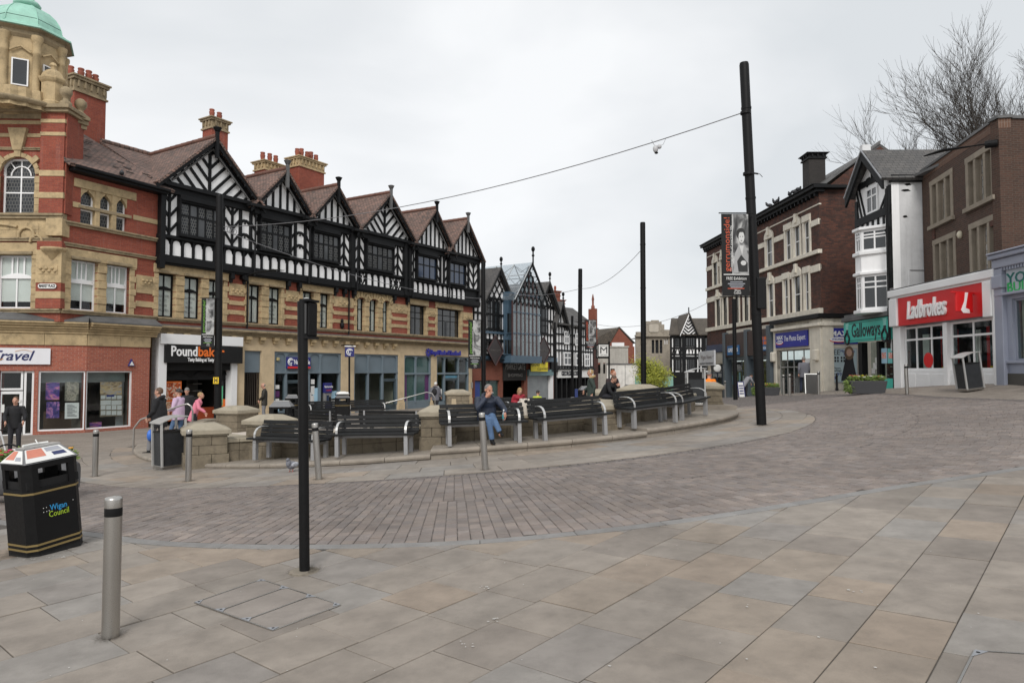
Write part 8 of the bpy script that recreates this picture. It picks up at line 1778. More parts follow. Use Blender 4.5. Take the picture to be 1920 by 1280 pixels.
# ---- exhibition banners
GPH = lambda nm, sd_: picture(nm, [(.30,(.02,.02,.022)),(.45,(.09,.09,.09)),(.55,(.25,.25,.25)),(.65,(.45,.45,.44)),(.8,(.06,.06,.06))], 2.2, sd_, (1,1,.8), .6, 2.0)
def banner(label, A, u, w, h, arm, txtc, post, portrait=False):
    """A = top inner corner, u = direction the banner reaches out (unit), facing -y"""
    t = thing('banner', label, 'banner', A, group='exhibition banners on the posts'); u = Vector(u).normalized(); F = Fac(tuple(A[:2]), tuple((A+u)[:2])) if u.x > 0 else Fac(tuple((A+u*w)[:2]), tuple(A[:2])); z1 = A.z; z0 = z1-h
    part('sheet', BLKM, t, F, 0, w, z0, z1, -.012, 0); d = .002
    part('photo_print', GPH('photo print ' + ('a' if portrait else 'b'), 3 if portrait else 7), t, F, w*.40, w*.97, z0+h*.27, z1-.01, 0, d); part('rule', PAPER, t, F, w*.06, w*.97, z0+h*.255, z0+h*.265, 0, .003); part('rule', PAPER, t, F, w*.385, w*.40, z0+h*.265, z1-.01, 0, .003)
    text('gerrumonside!', t, F.p(w*.20, z0+h*.63, .003), (0,0,1), F.n, w*.30, txtc, ext=.001, width=h*.66, up=-F.u)
    text('Photographs of everyday life', t, F.p(w*.345, z0+h*.58, .003), (0,0,1), F.n, w*.09, PAPER, ext=.001, width=h*.55, up=-F.u)
    text('FREE Exhibition', t, F.p(w*.52, z0+h*.21, .003), F.u, F.n, w*.15, PAPER, ext=.001, width=w*.72); 
    for k, fw_ in enumerate((.45,.62,.5,.42)): part('print_line', PGY, t, F, w*(.52-fw_/2), w*(.52+fw_/2), z0+h*(.165-.022*k), z0+h*(.174-.022*k), 0, .002)
    part('print_line', txtc, t, F, w*.2, w*.8, z0+h*.085, z0+h*.094, 0, .002)
    text('Wigan', t, F.p(w*.55, z0+h*.065, .003), F.u, F.n, w*.12, PAPER, ext=.001, width=w*.22); text('Council', t, F.p(w*.55, z0+h*.035, .003), F.u, F.n, w*.12, PAPER, ext=.001, width=w*.25)
    if portrait:
        dk = mat('print black', (.02,.02,.02), .7, bmp=0); md = mat('print mid grey', (.30,.30,.30), .7, var=.25, bmp=0); lt = mat('print pale', (.50,.50,.49), .7, var=.15, bmp=0)
        ovl = lambda nm, cx, cz, rx, rz_, m, dd, a0=0, a1=2*math.pi: fprism(MB(), F, [(w*cx+math.cos(q)*w*rx, z0+h*cz+math.sin(q)*h*rz_) for q in np.linspace(a0, a1, 18, endpoint=a1-a0 < 6)], 0, dd).build(nm, m, t)
        fprism(MB(), F, [(w*.42,z0+h*.28),(w*.95,z0+h*.28),(w*.95,z0+h*.50),(w*.84,z0+h*.62),(w*.62,z0+h*.62),(w*.48,z0+h*.52)], 0, .003).build('printed_dress', md, t); fprism(MB(), F, [(w*.64,z0+h*.61),(w*.80,z0+h*.61),(w*.74,z0+h*.50)], 0, .004).build('printed_neckline', lt, t)
        ovl('printed_hair', .70, .755, .165, .072, dk, .0045); ovl('printed_face', .72, .715, .105, .072, lt, .006); ovl('printed_hair', .71, .775, .125, .035, dk, .0075, 0, math.pi)
        for ex in (.675, .765): ovl('printed_eye', ex, .722, .022, .005, dk, .0075)
        ovl('printed_mouth', .72, .672, .03, .005, dk, .0075); fprism(MB(), F, [(w*.55,z0+h*.42),(w*.70,z0+h*.50),(w*.93,z0+h*.40),(w*.93,z0+h*.29),(w*.60,z0+h*.29)], 0, .005).build('printed_shawl', dk, t); ovl('printed_hands', .78, .40, .10, .03, lt, .0065)
    for z in (z1+.02, z0-.02): mb = MB(); q0 = A - u*arm; mb.tube([Vector((q0.x, q0.y, z)), Vector((q0.x, q0.y, z)) + u*(w+arm+.06)], .014, 6); mb.build('banner_arm', BLK, t)
    return t
OR2 = mat('orange red letters', (.50,.075,.025), .5, bmp=0); LG2 = mat('lime banner letters', (.13,.34,.03), .5, bmp=0)
A = P(1404, 401, 16.45); banner('large photo banner with orange vertical lettering on the tallest post', A, (-1,.0,0), 52*16.5/FPX, (556-401)*16.5/FPX, .12, OR2, pA, True)
A = P(403, 559, 25.8); banner('photo banner with lime vertical lettering on the post before the bakery', A, (-1,0,0), 25*25.8/FPX, (651-559)*25.8/FPX, .15, LG2, pB)
A = P(902, 600, 39.8); banner('photo banner with lime lettering at the end of the timbered building', A, (-1,0,0), 24*39.8/FPX, (690-600)*39.8/FPX, .15, LG2, pC)
A = P(1096, 600, 46.3); banner('distant photo banner with orange lettering on the post before the white row', A, (1,0,0), 22*46.3/FPX, (655-600)*46.3/FPX, .15, OR2, pD)
# ---- hanging M sign on a post
q = P(1142, 640, 55); t = thing('sign_post', 'tall thin post with two square white signs lettered M at the far end', 'sign', P(1142,757,55)); mb = MB(); mb.tube([P(1142,757,55), q], .07, 8); mb.build('post', BLK, t)
for k, (px, dy) in enumerate(((1132,0),(1129,.5))):
    c = P(px, 657+2*k, 55+dy); w = 23*55/FPX/2; FQ = Fac((c.x-w,c.y),(c.x+w,c.y)); part('panel', BLK, t, FQ, 0, 2*w, c.z-w-.06, c.z+w+.06, -.08, 0); part('face', PAPER, t, FQ, .08, 2*w-.08, c.z-w+.02, c.z+w-.02, 0, .02)
    if k == 0: text('M', t, FQ.p(w, c.z, .025), FQ.u, FQ.n, .75, INK, ext=.005, width=.56); text('ARCADE', t, FQ.p(w, c.z-.36, .025), FQ.u, FQ.n, .14, INK, ext=.002, width=.55); text('MAKINSON', t, FQ.p(w, c.z+.36, .025), FQ.u, FQ.n, .14, INK, ext=.002, width=.6)
# ---- overhead cables
CAB = mat('steel cable', (.20,.20,.21), .5, .3)
def cable(label, a, b, sag, r=.011, n=18, name='overhead_cable'):
    a, b = Vector(a), Vector(b); pts = [a.lerp(b, k/n) - Z3*sag*4*(k/n)*(1-k/n) for k in range(n+1)]; t = MB(); t.tube(pts, r, 5); o = t.build(name, CAB, None); tag(o, label, 'cable', 'overhead cables'); return pts, o
c1, o1 = cable('long overhead cable from the bakery post to the tallest post carrying a small light fitting', P(419,425,26), P(1388,213,16.6), .62, .013)
q = P(1222, 277, 17.9); q = min(c1, key=lambda v: abs((v.x/v.y) - (1222-960)/FPX)); t = thing('cable_light', 'small pale light fitting hanging from the long cable', 'light', q)
mb = MB(); mb.ell(q+Vector((-.02,0,-.20)), (.07,.06,.10), 8, 6); mb.ell(q+Vector((.08,0,-.14)), (.06,.05,.06), 8, 6); mb.build('housing', mat('pale grey plastic', (.42,.42,.43), .5), t); mb = MB(); mb.ell(q+Vector((0,0,-.30)), (.05,.05,.03), 8, 5); mb.build('lens', BLK, t); mb = MB(); mb.tube([q+Vector((-.12,0,.03)), q+Vector((-.03,0,-.14))], .006, 4); mb.tube([q+Vector((.10,0,-.12)), q+Vector((.18,0,-.08)), q+Vector((.26,0,.10))], .006, 4); mb.build('wire', CAB, t)
cable('overhead cable from the bakery post to the post ending the timbered building', P(419,432,26), P(905,560,40), .5, .014); cable('overhead cable from the arcade post to the distant post', P(908,545,40), P(1088,541,46.5), .35, .014); cable('overhead cable curving from the distant post up to the post behind the benches', P(1090,541,46.5), P(1203,468,33), .5, .013); cable('faint overhead cable between the centre post and the brown brick building', P(1110,606,60), P(1330,566,50), .9, .014)
mb = MB(); q = P(435,430,26.4); 
for k in range(3): mb.tube([q+Vector((.1*k-.1+math.cos(w)*.09, 0, math.sin(w)*.09-.05*k)) for w in np.linspace(0, 6.3, 9)], .012, 4)
mb.build('cable_coil', CAB, pB)
# ---- handrails
def rail_(label, pts, posts):
    t = thing('handrail', label, 'handrail', pts[0], group='steel handrails'); mb = MB(); mb.tube(pts, .024, 10); mb.build('rail', STEEL, t)
    for a, b in posts: mb = MB(); mb.tube([a, b], .022, 10); mb.build('post', STEEL, t)
a = GP(250, 846); zt = a.z; b = Vector((-8.95, 18.9, 0)); b.z = G(b.x, b.y); H_ = .66
A1 = a+Z3*.62; B1 = P(352, 757, b.y)
rail_('curved steel handrail held by the man in the black hoodie', [a, A1, a.lerp(B1,.06)+Z3*.66, a.lerp(B1,.12)+Z3*.70, B1+Vector((-.15,0,-.03)), B1, B1+Vector((.09,0,-.06)), B1+Vector((.13,.02,-.2)), Vector((B1.x+.13, b.y, G(B1.x,b.y)))], [])
c0, c1_ = P(718, 757, 31), P(800, 735, 32); rail_('sloping steel handrail in front of the bank windows', [P(717,775,31), c0, c1_, c1_+Vector((.25,0,-.06)), c1_+Vector((.38,0,-.25)), Vector((c1_.x+.4, 32, G(c1_.x,32)-.1))], [(P(763,745,31.5), P(763,778,31.5))])
# ---- planters
def planter(label, cx, cy, z, L, d, h, rz, flare, m, seed, rounded=False, fl=None):
    t = thing('planter', label, 'planter', (cx, cy, z), rz, None, local=True); rg = random.Random(seed)
    mb = MB()
    if rounded:
        pr = [(-d*.30,0),(-d*.46,.08*h),(-d*.5,.45*h),(-d*.5,.8*h),(-d*.42,.97*h),(-d*.34,h),(d*.34,h),(d*.42,.97*h),(d*.5,.8*h),(d*.5,.45*h),(d*.46,.08*h),(d*.30,0)]
        ends = [(-L/2,.82),(-L/2+.06,.95),(-L/2+.14,1.0),(L/2-.14,1.0),(L/2-.06,.95),(L/2,.82)]; n = len(pr); vs = [(x, y*k, (q-h*.5)*k+h*.5) for x, k in ends for y, q in pr]
        mb.add(vs, [(i*n+j, (i+1)*n+j, (i+1)*n+(j+1) % n, i*n+(j+1) % n) for i in range(len(ends)-1) for j in range(n)], 0, True); mb.add(vs[:n], [tuple(range(n))]); mb.add(vs[-n:], [tuple(range(n))[::-1]])
    else: mb.frust((0,0,0), (L*flare,d*flare), (L,d), h)
    mb.build('trough', m, t, bevel=0 if rounded else .02); mb = MB(); mb.b(-L/2+.12, L/2-.12, -d/2+.08, d/2-.08, h-.03, h+.012); mb.build('soil', BED, t)
    cols = fl or [(.75,.55,.02),(.55,.03,.10),(.75,.72,.7),(.45,.04,.05),(.8,.35,.04)]; ms = [mat('petal %d' % k, c, .6, var=.1, bmp=0) for k, c in enumerate(cols)]; mb = MB()
    for k in range(1500):
        x, y = rg.uniform(-L/2+.05, L/2-.05), rg.uniform(-d/2+.03, d/2-.03); q = Vector((x, y, h+rg.uniform(.0,.16))); a = Vector((rg.gauss(0,1), rg.gauss(0,1), rg.gauss(.4,.6))).normalized(); b = a.orthogonal().normalized(); s = rg.uniform(.03,.06); mb.add([q, q+a*s+b*s*.4, q+a*s*1.7, q+a*s-b*s*.4], [(0,1,2,3)])
    if not rounded:
        for k in range(420): q = Vector((-L/2*flare-rg.uniform(-.05,.14), rg.uniform(-d/2,d/2), h-rg.random()*h*.85)); a = Vector((rg.gauss(-.5,1), rg.gauss(0,1), rg.gauss(-.4,.6))).normalized(); b = a.orthogonal().normalized(); s = rg.uniform(.04,.07); mb.add([q, q+a*s+b*s*.4, q+a*s*1.7, q+a*s-b*s*.4], [(0,1,2,3)])
    mb.build('leaves', mat('bedding leaves', (.13,.19,.04), .7, var=.4, scale=4, bmp=0), t, kind='stuff')
    for j in range(int(26*L)):
        mb = MB(); q = Vector((rg.uniform(-L/2+.06, L/2-.06), rg.uniform(-d/2+.02, d/2-.05), h+rg.uniform(.10,.20))); r_ = rg.uniform(.025,.045)
        for k in range(5): w = k*1.257; mb.ell(q+Vector((math.cos(w)*r_*.7, math.sin(w)*r_*.7, 0)), (r_*.7,r_*.7,r_*.35), 6, 4)
        mb.build('flower', ms[j % len(ms)], t)
    return t
TR = mat('grey plastic trough', (.10,.10,.105), .6, var=.12); TRD = mat('dark zinc trough', (.045,.046,.05), .6, var=.15)
planter('rounded grey plastic trough of mixed flowers behind the near litter bin', -7.95, 11.4, G(-7.95,11.4)+.12, 1.5, .55, .52, math.radians(6), 1, TR, 1, True)
q = GP(1625, 738); planter('dark tapered planter with yellow pansies and trailing ivy before the turquoise bakery', q.x, q.y, q.z, 1.25, .5, .46, math.radians(-8), .86, TRD, 2, fl=[(.8,.5,.02),(.75,.74,.7),(.8,.25,.03),(.7,.68,.6)]); Y = 35; X = (1437-960)/FPX*Y; planter('dark planter of yellow green foliage before the brown bakery', X, Y, G(X,Y), 1.2, .5, .42, 0, .9, TRD, 3, fl=[(.55,.5,.05),(.3,.35,.05)])
# ---- pavement boards
def aboard(label, px, py, Y, w, h, rz, m, frame):
    X = (px-960)/FPX*Y; t = thing('pavement_board', label, 'sign', (X, Y, G(X,Y)), math.radians(rz), None, local=True)
    for sg_ in (-1, 1):
        R_ = Matrix.Rotation(sg_*.22, 3, 'X'); mb = MB(); mb.box((0, sg_*.16, h/2), (w, .02, h), R_); mb.build('board', m, t); mb = MB()
        for x in (-w/2, w/2): mb.box((x, sg_*.16-.0, h/2+.03), (.035,.032,h+.04), R_)
        mb.box((0, sg_*.05, h+.01), (w,.035,.035), R_); mb.build('frame', frame, t)
    return t
aboard('dark grey pavement board with a pale frame by the photo shop door', 1521, 735, 30.5, .55, .86, -18, mat('charcoal board', (.04,.038,.036), .7), ALU); t = aboard('white and navy newspaper board by the brown bakery', 1386, 745, 37.5, .34, .80, 10, PAPER, NAVY)
for k in range(4): mb = MB(); mb.box((0,-.235+.03*k,.2+.14*k), (.24,.01,.05), Matrix.Rotation(-.22,3,'X')); mb.build('headline', NAVY, t)
aboard('dark board leaning by the newsagent door', 1341, 745, 33, .3, .6, 60, BLKM, BLKM)
# ---- bag, bottle, cafe chairs, bicycle, pushchair, pigeons
q = ringpt(-73.4, 8.3); z = stepz(-73.4); t = thing('carrier_bag', 'white paper carrier bag standing between the two middle benches', 'bag', (q.x, q.y, z+.50), math.radians(15), None, local=True)
mb = MB(); mb.frust((0,0,0), (.24,.13), (.20,.10), .36); mb.build('bag', mat('white paper bag', (.66,.60,.52), .8, var=.05), t, bevel=.008); mb = MB(); mb.tube([(-.05,-.055,.34),(-.05,-.05,.41),(.05,-.05,.41),(.05,-.055,.34)], .006, 5); mb.build('handle', BLK, t); mb = MB(); mb.ell((.02,-.05,.30), (.05,.015,.04), 8, 5); mb.build('print_mark', BLK, t); mb = MB(); mb.b(-.3,.3,-.12,.12,-.05,-.002); mb.b(-.27,-.22,-.1,.1,-.5,-.05); mb.b(.22,.27,-.1,.1,-.5,-.05); sh = mb.build('stone_shelf', COPM, None, org=(0,0,0)); sh.location = (q.x, q.y, z+.50); sh.rotation_euler = (0,0,math.radians(15)); tag(sh, 'small stone shelf between the middle benches carrying the white bag', 'shelf')
q = ringpt(-86.3, 7.9); t = thing('paper_bag', 'small crumpled paper cup bag on the pier cap left of the seated man', 'bag', (q.x+.32, q.y+.05, 1.05), .3, None, local=True); mb = MB(); mb.frust((0,0,-.05), (.11,.08), (.08,.06), .19); mb.build('bag', mat('tan paper', (.45,.36,.24), .85), t)
def pigeon(label, loc, rz, s=1.0, dark=False, grp=None):
    c = (.035,.037,.042) if dark else (.17,.175,.20); m = mat('dark feathers' if dark else 'grey feathers', c, .7, var=.35, scale=14, bmp=.1); b = MB(); b.ell((0,0,.12), (.075,.13,.075), 12, 8); b.ell((0,.11,.17), (.045,.055,.07), 10, 6); b.ell((0,.135,.235), (.030,.038,.032), 10, 6); b.tube([(0,-.08,.11),(0,-.20,.085)], [.05,.035], 8, sq=.3); b.tube([(0,.165,.232),(0,.195,.222)], [.008,.003], 5)
    o = b.build('pigeon', m, None, org=(0,0,0)); o.location = loc; o.rotation_euler = (0,0,rz); o.scale = (s,s,s); tag(o, label, 'bird', grp); ORG[o.name] = (0,0,0)
    mb = MB()
    for sx in (-.03,.03): mb.tube([(sx,.01,.06),(sx,.02,.0)], .007, 5); mb.tube([(sx,.05,.004),(sx,-.02,.004)], .006, 4)
    mb.build('legs', mat('pink legs', (.45,.12,.10), .7), o)
    if not dark: 
        for sx in (-1, 1): mb = MB(); mb.ell((sx*.055,-.02,.13), (.03,.13,.05), 8, 6); w = mb.build('wing', mat('barred wing', (.36,.37,.40), .7, var=.5, scale=18, bmp=0), o)
    return o
pigeon('grey pigeon standing on the slabs left of the leaning bollard', GP(547, 884), 2.9, 1.05)
for k, (px, py) in enumerate(((1443,384),(1453,378),(1458,376),(1489,357),(1497,355),(1481,362))):
    s_, z_ = FM.hit(px, py, .35); pigeon(('first','second','third','fifth','sixth','fourth')[k] + ' from the left of the dark pigeons along the black eaves gutter', FM.p(s_, HB+.21, .36), 1.2+k, 1.3, True, 'pigeons on the eaves')
s_, z_ = F0.hit(229, 324, .5); pigeon('dark pigeon on the gutter of the red brick wing', F0.p(s_, 9.42, .48), .5, 1.2, True)
bk_ = thing('bicycle', 'dark bicycle cut off at the left edge behind the flower trough', 'bicycle', (-11.35, 14.9, G(-11.35,14.9)), math.radians(12), None, local=True)
for x in (-.52, .52):
    mb = MB(); mb.tube([(x+math.cos(w)*.33, 0, .34+math.sin(w)*.33) for w in np.linspace(0, 2*math.pi, 25)], .02, 6); wh = mb.build('wheel', BLK, bk_); mb = MB()
    for k in range(10): w = k*.628; mb.tube([(x,0,.34),(x+math.cos(w)*.32,0,.34+math.sin(w)*.32)], .003, 3)
    mb.build('spokes', ALU, wh)
mb = MB()
for a, b in (((-.52,0,.34),(-.12,0,.34)),((-.12,0,.34),(-.22,0,.85)),((-.12,0,.34),(.36,0,.78)),((-.2,0,.78),(.36,0,.82)),((-.52,0,.34),(-.2,0,.78)),((.52,0,.34),(.36,0,.95))): mb.tube([a, b], .018, 6)
mb.build('frame', mat('white bike frame', (.6,.6,.6), .4), bk_); mb = MB(); mb.tube([(.36,-.30,1.0),(.38,0,.98),(.36,.30,1.0)], .015, 6); mb.build('handlebar', BLK, bk_); mb = MB(); mb.ell((-.24,0,.90), (.13,.07,.035), 10, 6); mb.build('saddle', BLK, bk_)
pc_ = thing('wheelchair', 'grey wheelchair with a large rear wheel by the distant shops', 'wheelchair', ((1074-960)/FPX*32, 32, G(2.8,32)), math.radians(15), None, local=True)
for y in (-.28, .28):
    mb = MB(); mb.tube([(.1+math.cos(w)*.3, y, .31+math.sin(w)*.3) for w in np.linspace(0, 2*math.pi, 21)], .018, 5); mb.build('wheel', GREYM, pc_)
mb = MB(); mb.b(-.25,.2,-.24,.24,.48,.54); mb.b(.18,.24,-.24,.24,.5,1.0); mb.build('seat', mat('blue fabric', (.05,.08,.25), .8), pc_); mb = MB(); mb.tube([(-.4,-.25,.05),(-.28,-.25,.5),(.22,-.25,.5),(.22,-.25,.95),(.36,-.25,.95)], .016, 5); mb.tube([(-.4,.25,.05),(-.28,.25,.5),(.22,.25,.5),(.22,.25,.95),(.36,.25,.95)], .016, 5); mb.build('frame', GREYM, pc_)
def cafe_chair(label, X, Y, rz):
    t = thing('cafe_chair', label, 'chair', (X, Y, G(X,Y)), rz, 'metal cafe chairs', local=True); mb = MB(); mb.b(-.2,.2,-.2,.2,.43,.46); mb.build('seat', ALU, t)
    for sx, sy in ((-.18,-.18),(.18,-.18),(.18,.18),(-.18,.18)): mb = MB(); mb.tube([(sx,sy,0),(sx,sy,.45 if sy < 0 else .9)], .012, 5); mb.build('leg', ALU, t)
    mb = MB(); 
    for z in (.6,.72,.86): mb.tube([(-.18,.18,z),(.18,.18,z)], .012, 5)
    mb.build('backrest', ALU, t)
for k, (px, Y) in enumerate(((1149,40),(1157,41),(1163,40))): cafe_chair(('leftmost','middle','rightmost')[k] + ' of three pale metal cafe chairs beyond the two seated men', (px-960)/FPX*Y, Y, .5*k)
# ================================================================== PEOPLE
SKIN = mat('skin', (.50,.27,.19), .55, var=.12, scale=9, bmp=.08); SKIN2 = mat('weathered skin', (.43,.21,.14), .55, var=.15, scale=9, bmp=.1)
def remesh(o, v, it=3):
    r = o.modifiers.new('remesh', 'REMESH'); r.mode = 'VOXEL'; r.voxel_size = v; r.use_smooth_shade = True
    s = o.modifiers.new('smooth', 'SMOOTH'); s.factor = .5; s.iterations = it
def hand(mb, w, d, thumb, s=1.0, curl=.5):
    """w wrist, d pointing direction, thumb side direction"""
    w = Vector(w); d = Vector(d).normalized(); th = Vector(thumb); th = (th - d*th.dot(d)).normalized(); pn = d.cross(th)
    mb.tube([w, w+d*.04*s, w+d*.085*s], [.026*s,.036*s,.034*s], 8, sq=.55); 
    for k, L in enumerate((.068,.078,.072,.056)):
        b = w+d*.082*s+th*(.027-.018*k)*s; m = b+d*L*.55*s; e_ = m+(d*(1-curl)+pn*curl).normalized()*L*.55*s; mb.tube([b-d*.02*s, m, e_], [.0098*s,.009*s,.0075*s], 6)
    b = w+d*.03*s+th*.026*s; mb.tube([b, b+(d*.6+th*.8).normalized()*.035*s, b+(d*.9+th*.35).normalized()*.07*s], [.012*s,.0105*s,.0085*s], 6)
def person(label, loc, face, jk, tr, hair, pose=None, H=1.72, fat=1.0, coat=.80, skin=None, shoes=None, vox=.016, group=None, hood=False, hairstyle='short', tilt=0, legs_cov=True, collar=None):
    k = H/1.74; J = dict(pel=(0,0,.93), chest=(0,.0,1.25), neck=(0,.0,1.46), head=(0,.03,1.625), lsh=(-.185,0,1.41), rsh=(.185,0,1.41), lel=(-.25,-.03,1.13), rel=(.25,-.03,1.13), lwr=(-.26,.06,.89), rwr=(.26,.06,.89), lhip=(-.09,0,.93), rhip=(.09,0,.93), lkn=(-.10,.03,.50), rkn=(.10,.03,.50), lan=(-.11,-.02,.09), ran=(.11,-.02,.09), look=(0,1,0), lhd=(0,.15,-1), rhd=(0,.15,-1))
    J.update(pose or {}); V = {n: Vector(v) for n, v in J.items()}
    skin = skin or SKIN; lk_ = V['look'].normalized(); sd_ = lk_.cross(Z3).normalized(); up = sd_.cross(lk_)
    mb = MB(); hc = V['head']
    # skull, jaw, nose, brow, ears, lips
    def rel(x, y, z): return hc + sd_*x + lk_*y + up*z
    def ell(c, r):
        n, m = 12, 8; vs = []; 
        for i in range(m+1):
            a = -math.pi/2+math.pi*i/m
            for q in range(n): w = 2*math.pi*q/n; x, y, z = math.cos(a)*math.cos(w)*r[0], math.cos(a)*math.sin(w)*r[1], math.sin(a)*r[2]; vs.append(Vector(c) + sd_*x + lk_*y + up*z)
        mb.add(vs, [(i*n+q, i*n+(q+1) % n, (i+1)*n+(q+1) % n, (i+1)*n+q) for i in range(m) for q in range(n)], 0, True)
    ell(rel(0,-.012,.028), (.077,.096,.092)); ell(rel(0,.018,-.045), (.060,.072,.072)); ell(rel(0,.058,-.088), (.028,.024,.022)); ell(rel(0,.094,-.018), (.014,.022,.024)); ell(rel(0,.083,.016), (.050,.016,.012)); ell(rel(0,.083,-.058), (.024,.012,.010))
    for sx in (-1, 1): ell(rel(sx*.079,-.01,-.008), (.012,.022,.032)); ell(rel(sx*.048,.05,-.03), (.022,.028,.026))
    mb.tube([V['neck']-Z3*.06, V['neck'].lerp(hc,.35), hc-up*.03], [.062,.055,.055], 10)
    mb.tube([V['pel']-Z3*.06, V['pel'].lerp(V['chest'],.4), V['chest'], V['neck']-Z3*.05, V['neck']], [.14*fat,.135*fat,.15,.14,.06], 12, sq=.64)
    for s in 'lr':
        mb.tube([V[s+'sh'], V[s+'el'], V[s+'wr']], [.046,.038,.026], 8); hand(mb, V[s+'wr'], V[s+'hd'], (.0,.8,.3) if abs(V[s+'hd'].z) > .6 else (0,0,1))
        mb.tube([V[s+'hip'], V[s+'kn'], V[s+'an']], [.08,.053,.038], 9)
        a = V[s+'an']; mb.tube([a-Z3*.04-Vector((0,.04,0)), a-Z3*.05+Vector((0,.10,0))], .034, 8)
    body = mb.build('person', skin, None, org=(0,0,0)); remesh(body, vox*.75, 2); ORG[body.name] = (0,0,0)
    body.location = loc; body.rotation_euler = (tilt, 0, math.radians(face-90)); body.scale = (k,k,k); tag(body, label, 'person', group)
    # jacket
    mb = MB(); P0, P1 = V['pel'], V['chest']; bot = P0+(P0-P1).normalized()*(.93-coat) if coat < .93 else P0
    wd = [.185*fat,.178*fat,.18*fat,.19*(.6+.4*fat),.17,.085]
    mb.tube([bot, P0, P0.lerp(P1,.5), P1, V['neck']-Z3*.07, V['neck']+Z3*.0], wd, 16, sq=.68)
    for s in 'lr':
        sh, el, wr = V[s+'sh'], V[s+'el'], V[s+'wr']; ctr = V['neck'].lerp(V['chest'], .25)
        mb.tube([sh.lerp(ctr,.45), sh, sh.lerp(el,.5), el, el.lerp(wr,.5), wr.lerp(el,.04)], [.06,.075*(.5+.5*fat),.068*(.5+.5*fat),.060,.055,.046], 10)
    if hood: mb.tube([V['neck']+Vector((-.10,.04,-.02)), V['neck']+Vector((-.09,-.06,.03)), V['neck']+Vector((0,-.11,.05)), V['neck']+Vector((.09,-.06,.03)), V['neck']+Vector((.10,.04,-.02))], [.03,.045,.055,.045,.03], 8)
    else: mb.tube([V['neck']-Z3*.03, V['neck']+Z3*.035], [.075,.062], 12)
    j = mb.build('jacket', jk, body); remesh(j, vox, 3)
    if collar is not None: mb = MB(); mb.tube([V['neck']+Vector((-.11,.05,0)), V['neck']+Vector((-.11,-.06,.03)), V['neck']+Vector((0,-.12,.05)), V['neck']+Vector((.11,-.06,.03)), V['neck']+Vector((.11,.05,0))], .05, 8); mb.build('fur_collar', collar, body)
    # trousers
    mb = MB(); mb.tube([V['pel']+Z3*.06, V['pel']-Z3*.07], [.16*fat,.15*fat], 12, sq=.7)
    for s in 'lr': mb.tube([V[s+'hip']-Vector((0,0,.0)), V[s+'hip'].lerp(V[s+'kn'],.5), V[s+'kn'], V[s+'kn'].lerp(V[s+'an'],.5), V[s+'an'].lerp(V[s+'kn'],.06)], [.098,.086,.068,.062,.058], 10)
    q = mb.build('trousers', tr, body); remesh(q, vox, 2)
    for s in 'lr':
        a = V[s+'an']; kn = V[s+'kn']; fw = Vector((0,1,0)); dn = (a-kn).normalized(); 
        if abs(dn.z) < .75: fw = (Vector((0,1,-.4))).normalized()
        mb = MB(); b_ = a+dn*.045; mb.tube([b_-fw*.07, b_-fw*.03, b_+fw*.05, b_+fw*.13, b_+fw*.17], [.030,.046,.046,.040,.022], 10, sq=.85); mb.tube([a-dn*.03, b_], [.045,.045], 8); f_ = mb.build('shoe', shoes or BLKM, body); remesh(f_, vox*.8, 2)
    # hair and eyes
    mb0 = mb; mb = MB()
    def cap(c, r, lo=0.0):
        n, m = 14, 7; vs = []
        for i in range(m+1):
            a = lo+(math.pi/2-lo)*i/m
            for q in range(n): w = 2*math.pi*q/n; vs.append(rel(c[0]+math.cos(a)*math.cos(w)*r[0], c[1]+math.cos(a)*math.sin(w)*r[1], c[2]+math.sin(a)*r[2]))
        mb.add(vs, [(i*n+q, i*n+(q+1) % n, (i+1)*n+(q+1) % n, (i+1)*n+q) for i in range(m) for q in range(n)], 0, True)
    if hairstyle == 'short': cap((0,-.024,.036), (.081,.096,.090), -.12); cap((0,-.05,-.0), (.077,.066,.06), -.6)
    elif hairstyle == 'hat': cap((0,-.012,.045), (.088,.106,.10), -.1)
    elif hairstyle == 'bald': cap((0,-.055,-.005), (.080,.060,.05), -.6)
    elif hairstyle == 'bun': cap((0,-.022,.036), (.087,.102,.096), -.3); cap((0,-.12,.03), (.05,.05,.05), -1.5)
    else: cap((0,-.025,.036), (.09,.102,.098), -.2); mb.tube([rel(0,-.05,.05), rel(0,-.075,-.06), rel(0,-.085,-.17)], [.075,.082,.05], 12)
    mb.build('hair', hair, body)
    for sx in (-1, 1): mb = MB(); mb.ell(rel(sx*.032,.083,.0), (.011,.007,.008), 8, 5); mb.build('eye', BLK, body)
    return body
HG = mat('grey hair', (.19,.18,.17), .8, var=.25, fine=60); HD = mat('dark hair', (.03,.022,.018), .6, var=.3); HBR = mat('brown hair', (.10,.055,.03), .6, var=.3); HBL = mat('fair hair', (.36,.24,.11), .6, var=.3); HGI = mat('ginger hair', (.28,.09,.03), .6, var=.3)
CB = mat('black cotton', (.012,.012,.014), .85, var=.3, scale=6); NV = mat('navy anorak', (.022,.03,.052), .6, var=.35, scale=7, bmp=.5, bd=.02); DEN = mat('blue denim', (.085,.15,.27), .85, var=.3, scale=7, bmp=.4, bd=.01); DK = mat('dark trousers', (.02,.02,.025), .85, var=.2)
LIL_ = mat('lilac knit', (.52,.38,.52), .9, var=.06, scale=8); PNK = mat('pink coat', (.70,.22,.30), .9, var=.08); GRC = mat('grey coat', (.13,.13,.15), .9, var=.12); GRT = mat('grey trousers', (.20,.20,.21), .9, var=.1); GNP = mat('dark green parka', (.035,.05,.042), .85, var=.2); RDC = mat('red coat', (.30,.02,.035), .85, var=.15); HVO = mat('hi-vis orange', (.90,.22,.01), .7, var=.06); HVY = mat('hi-vis yellow', (.42,.50,.05), .7, var=.06)
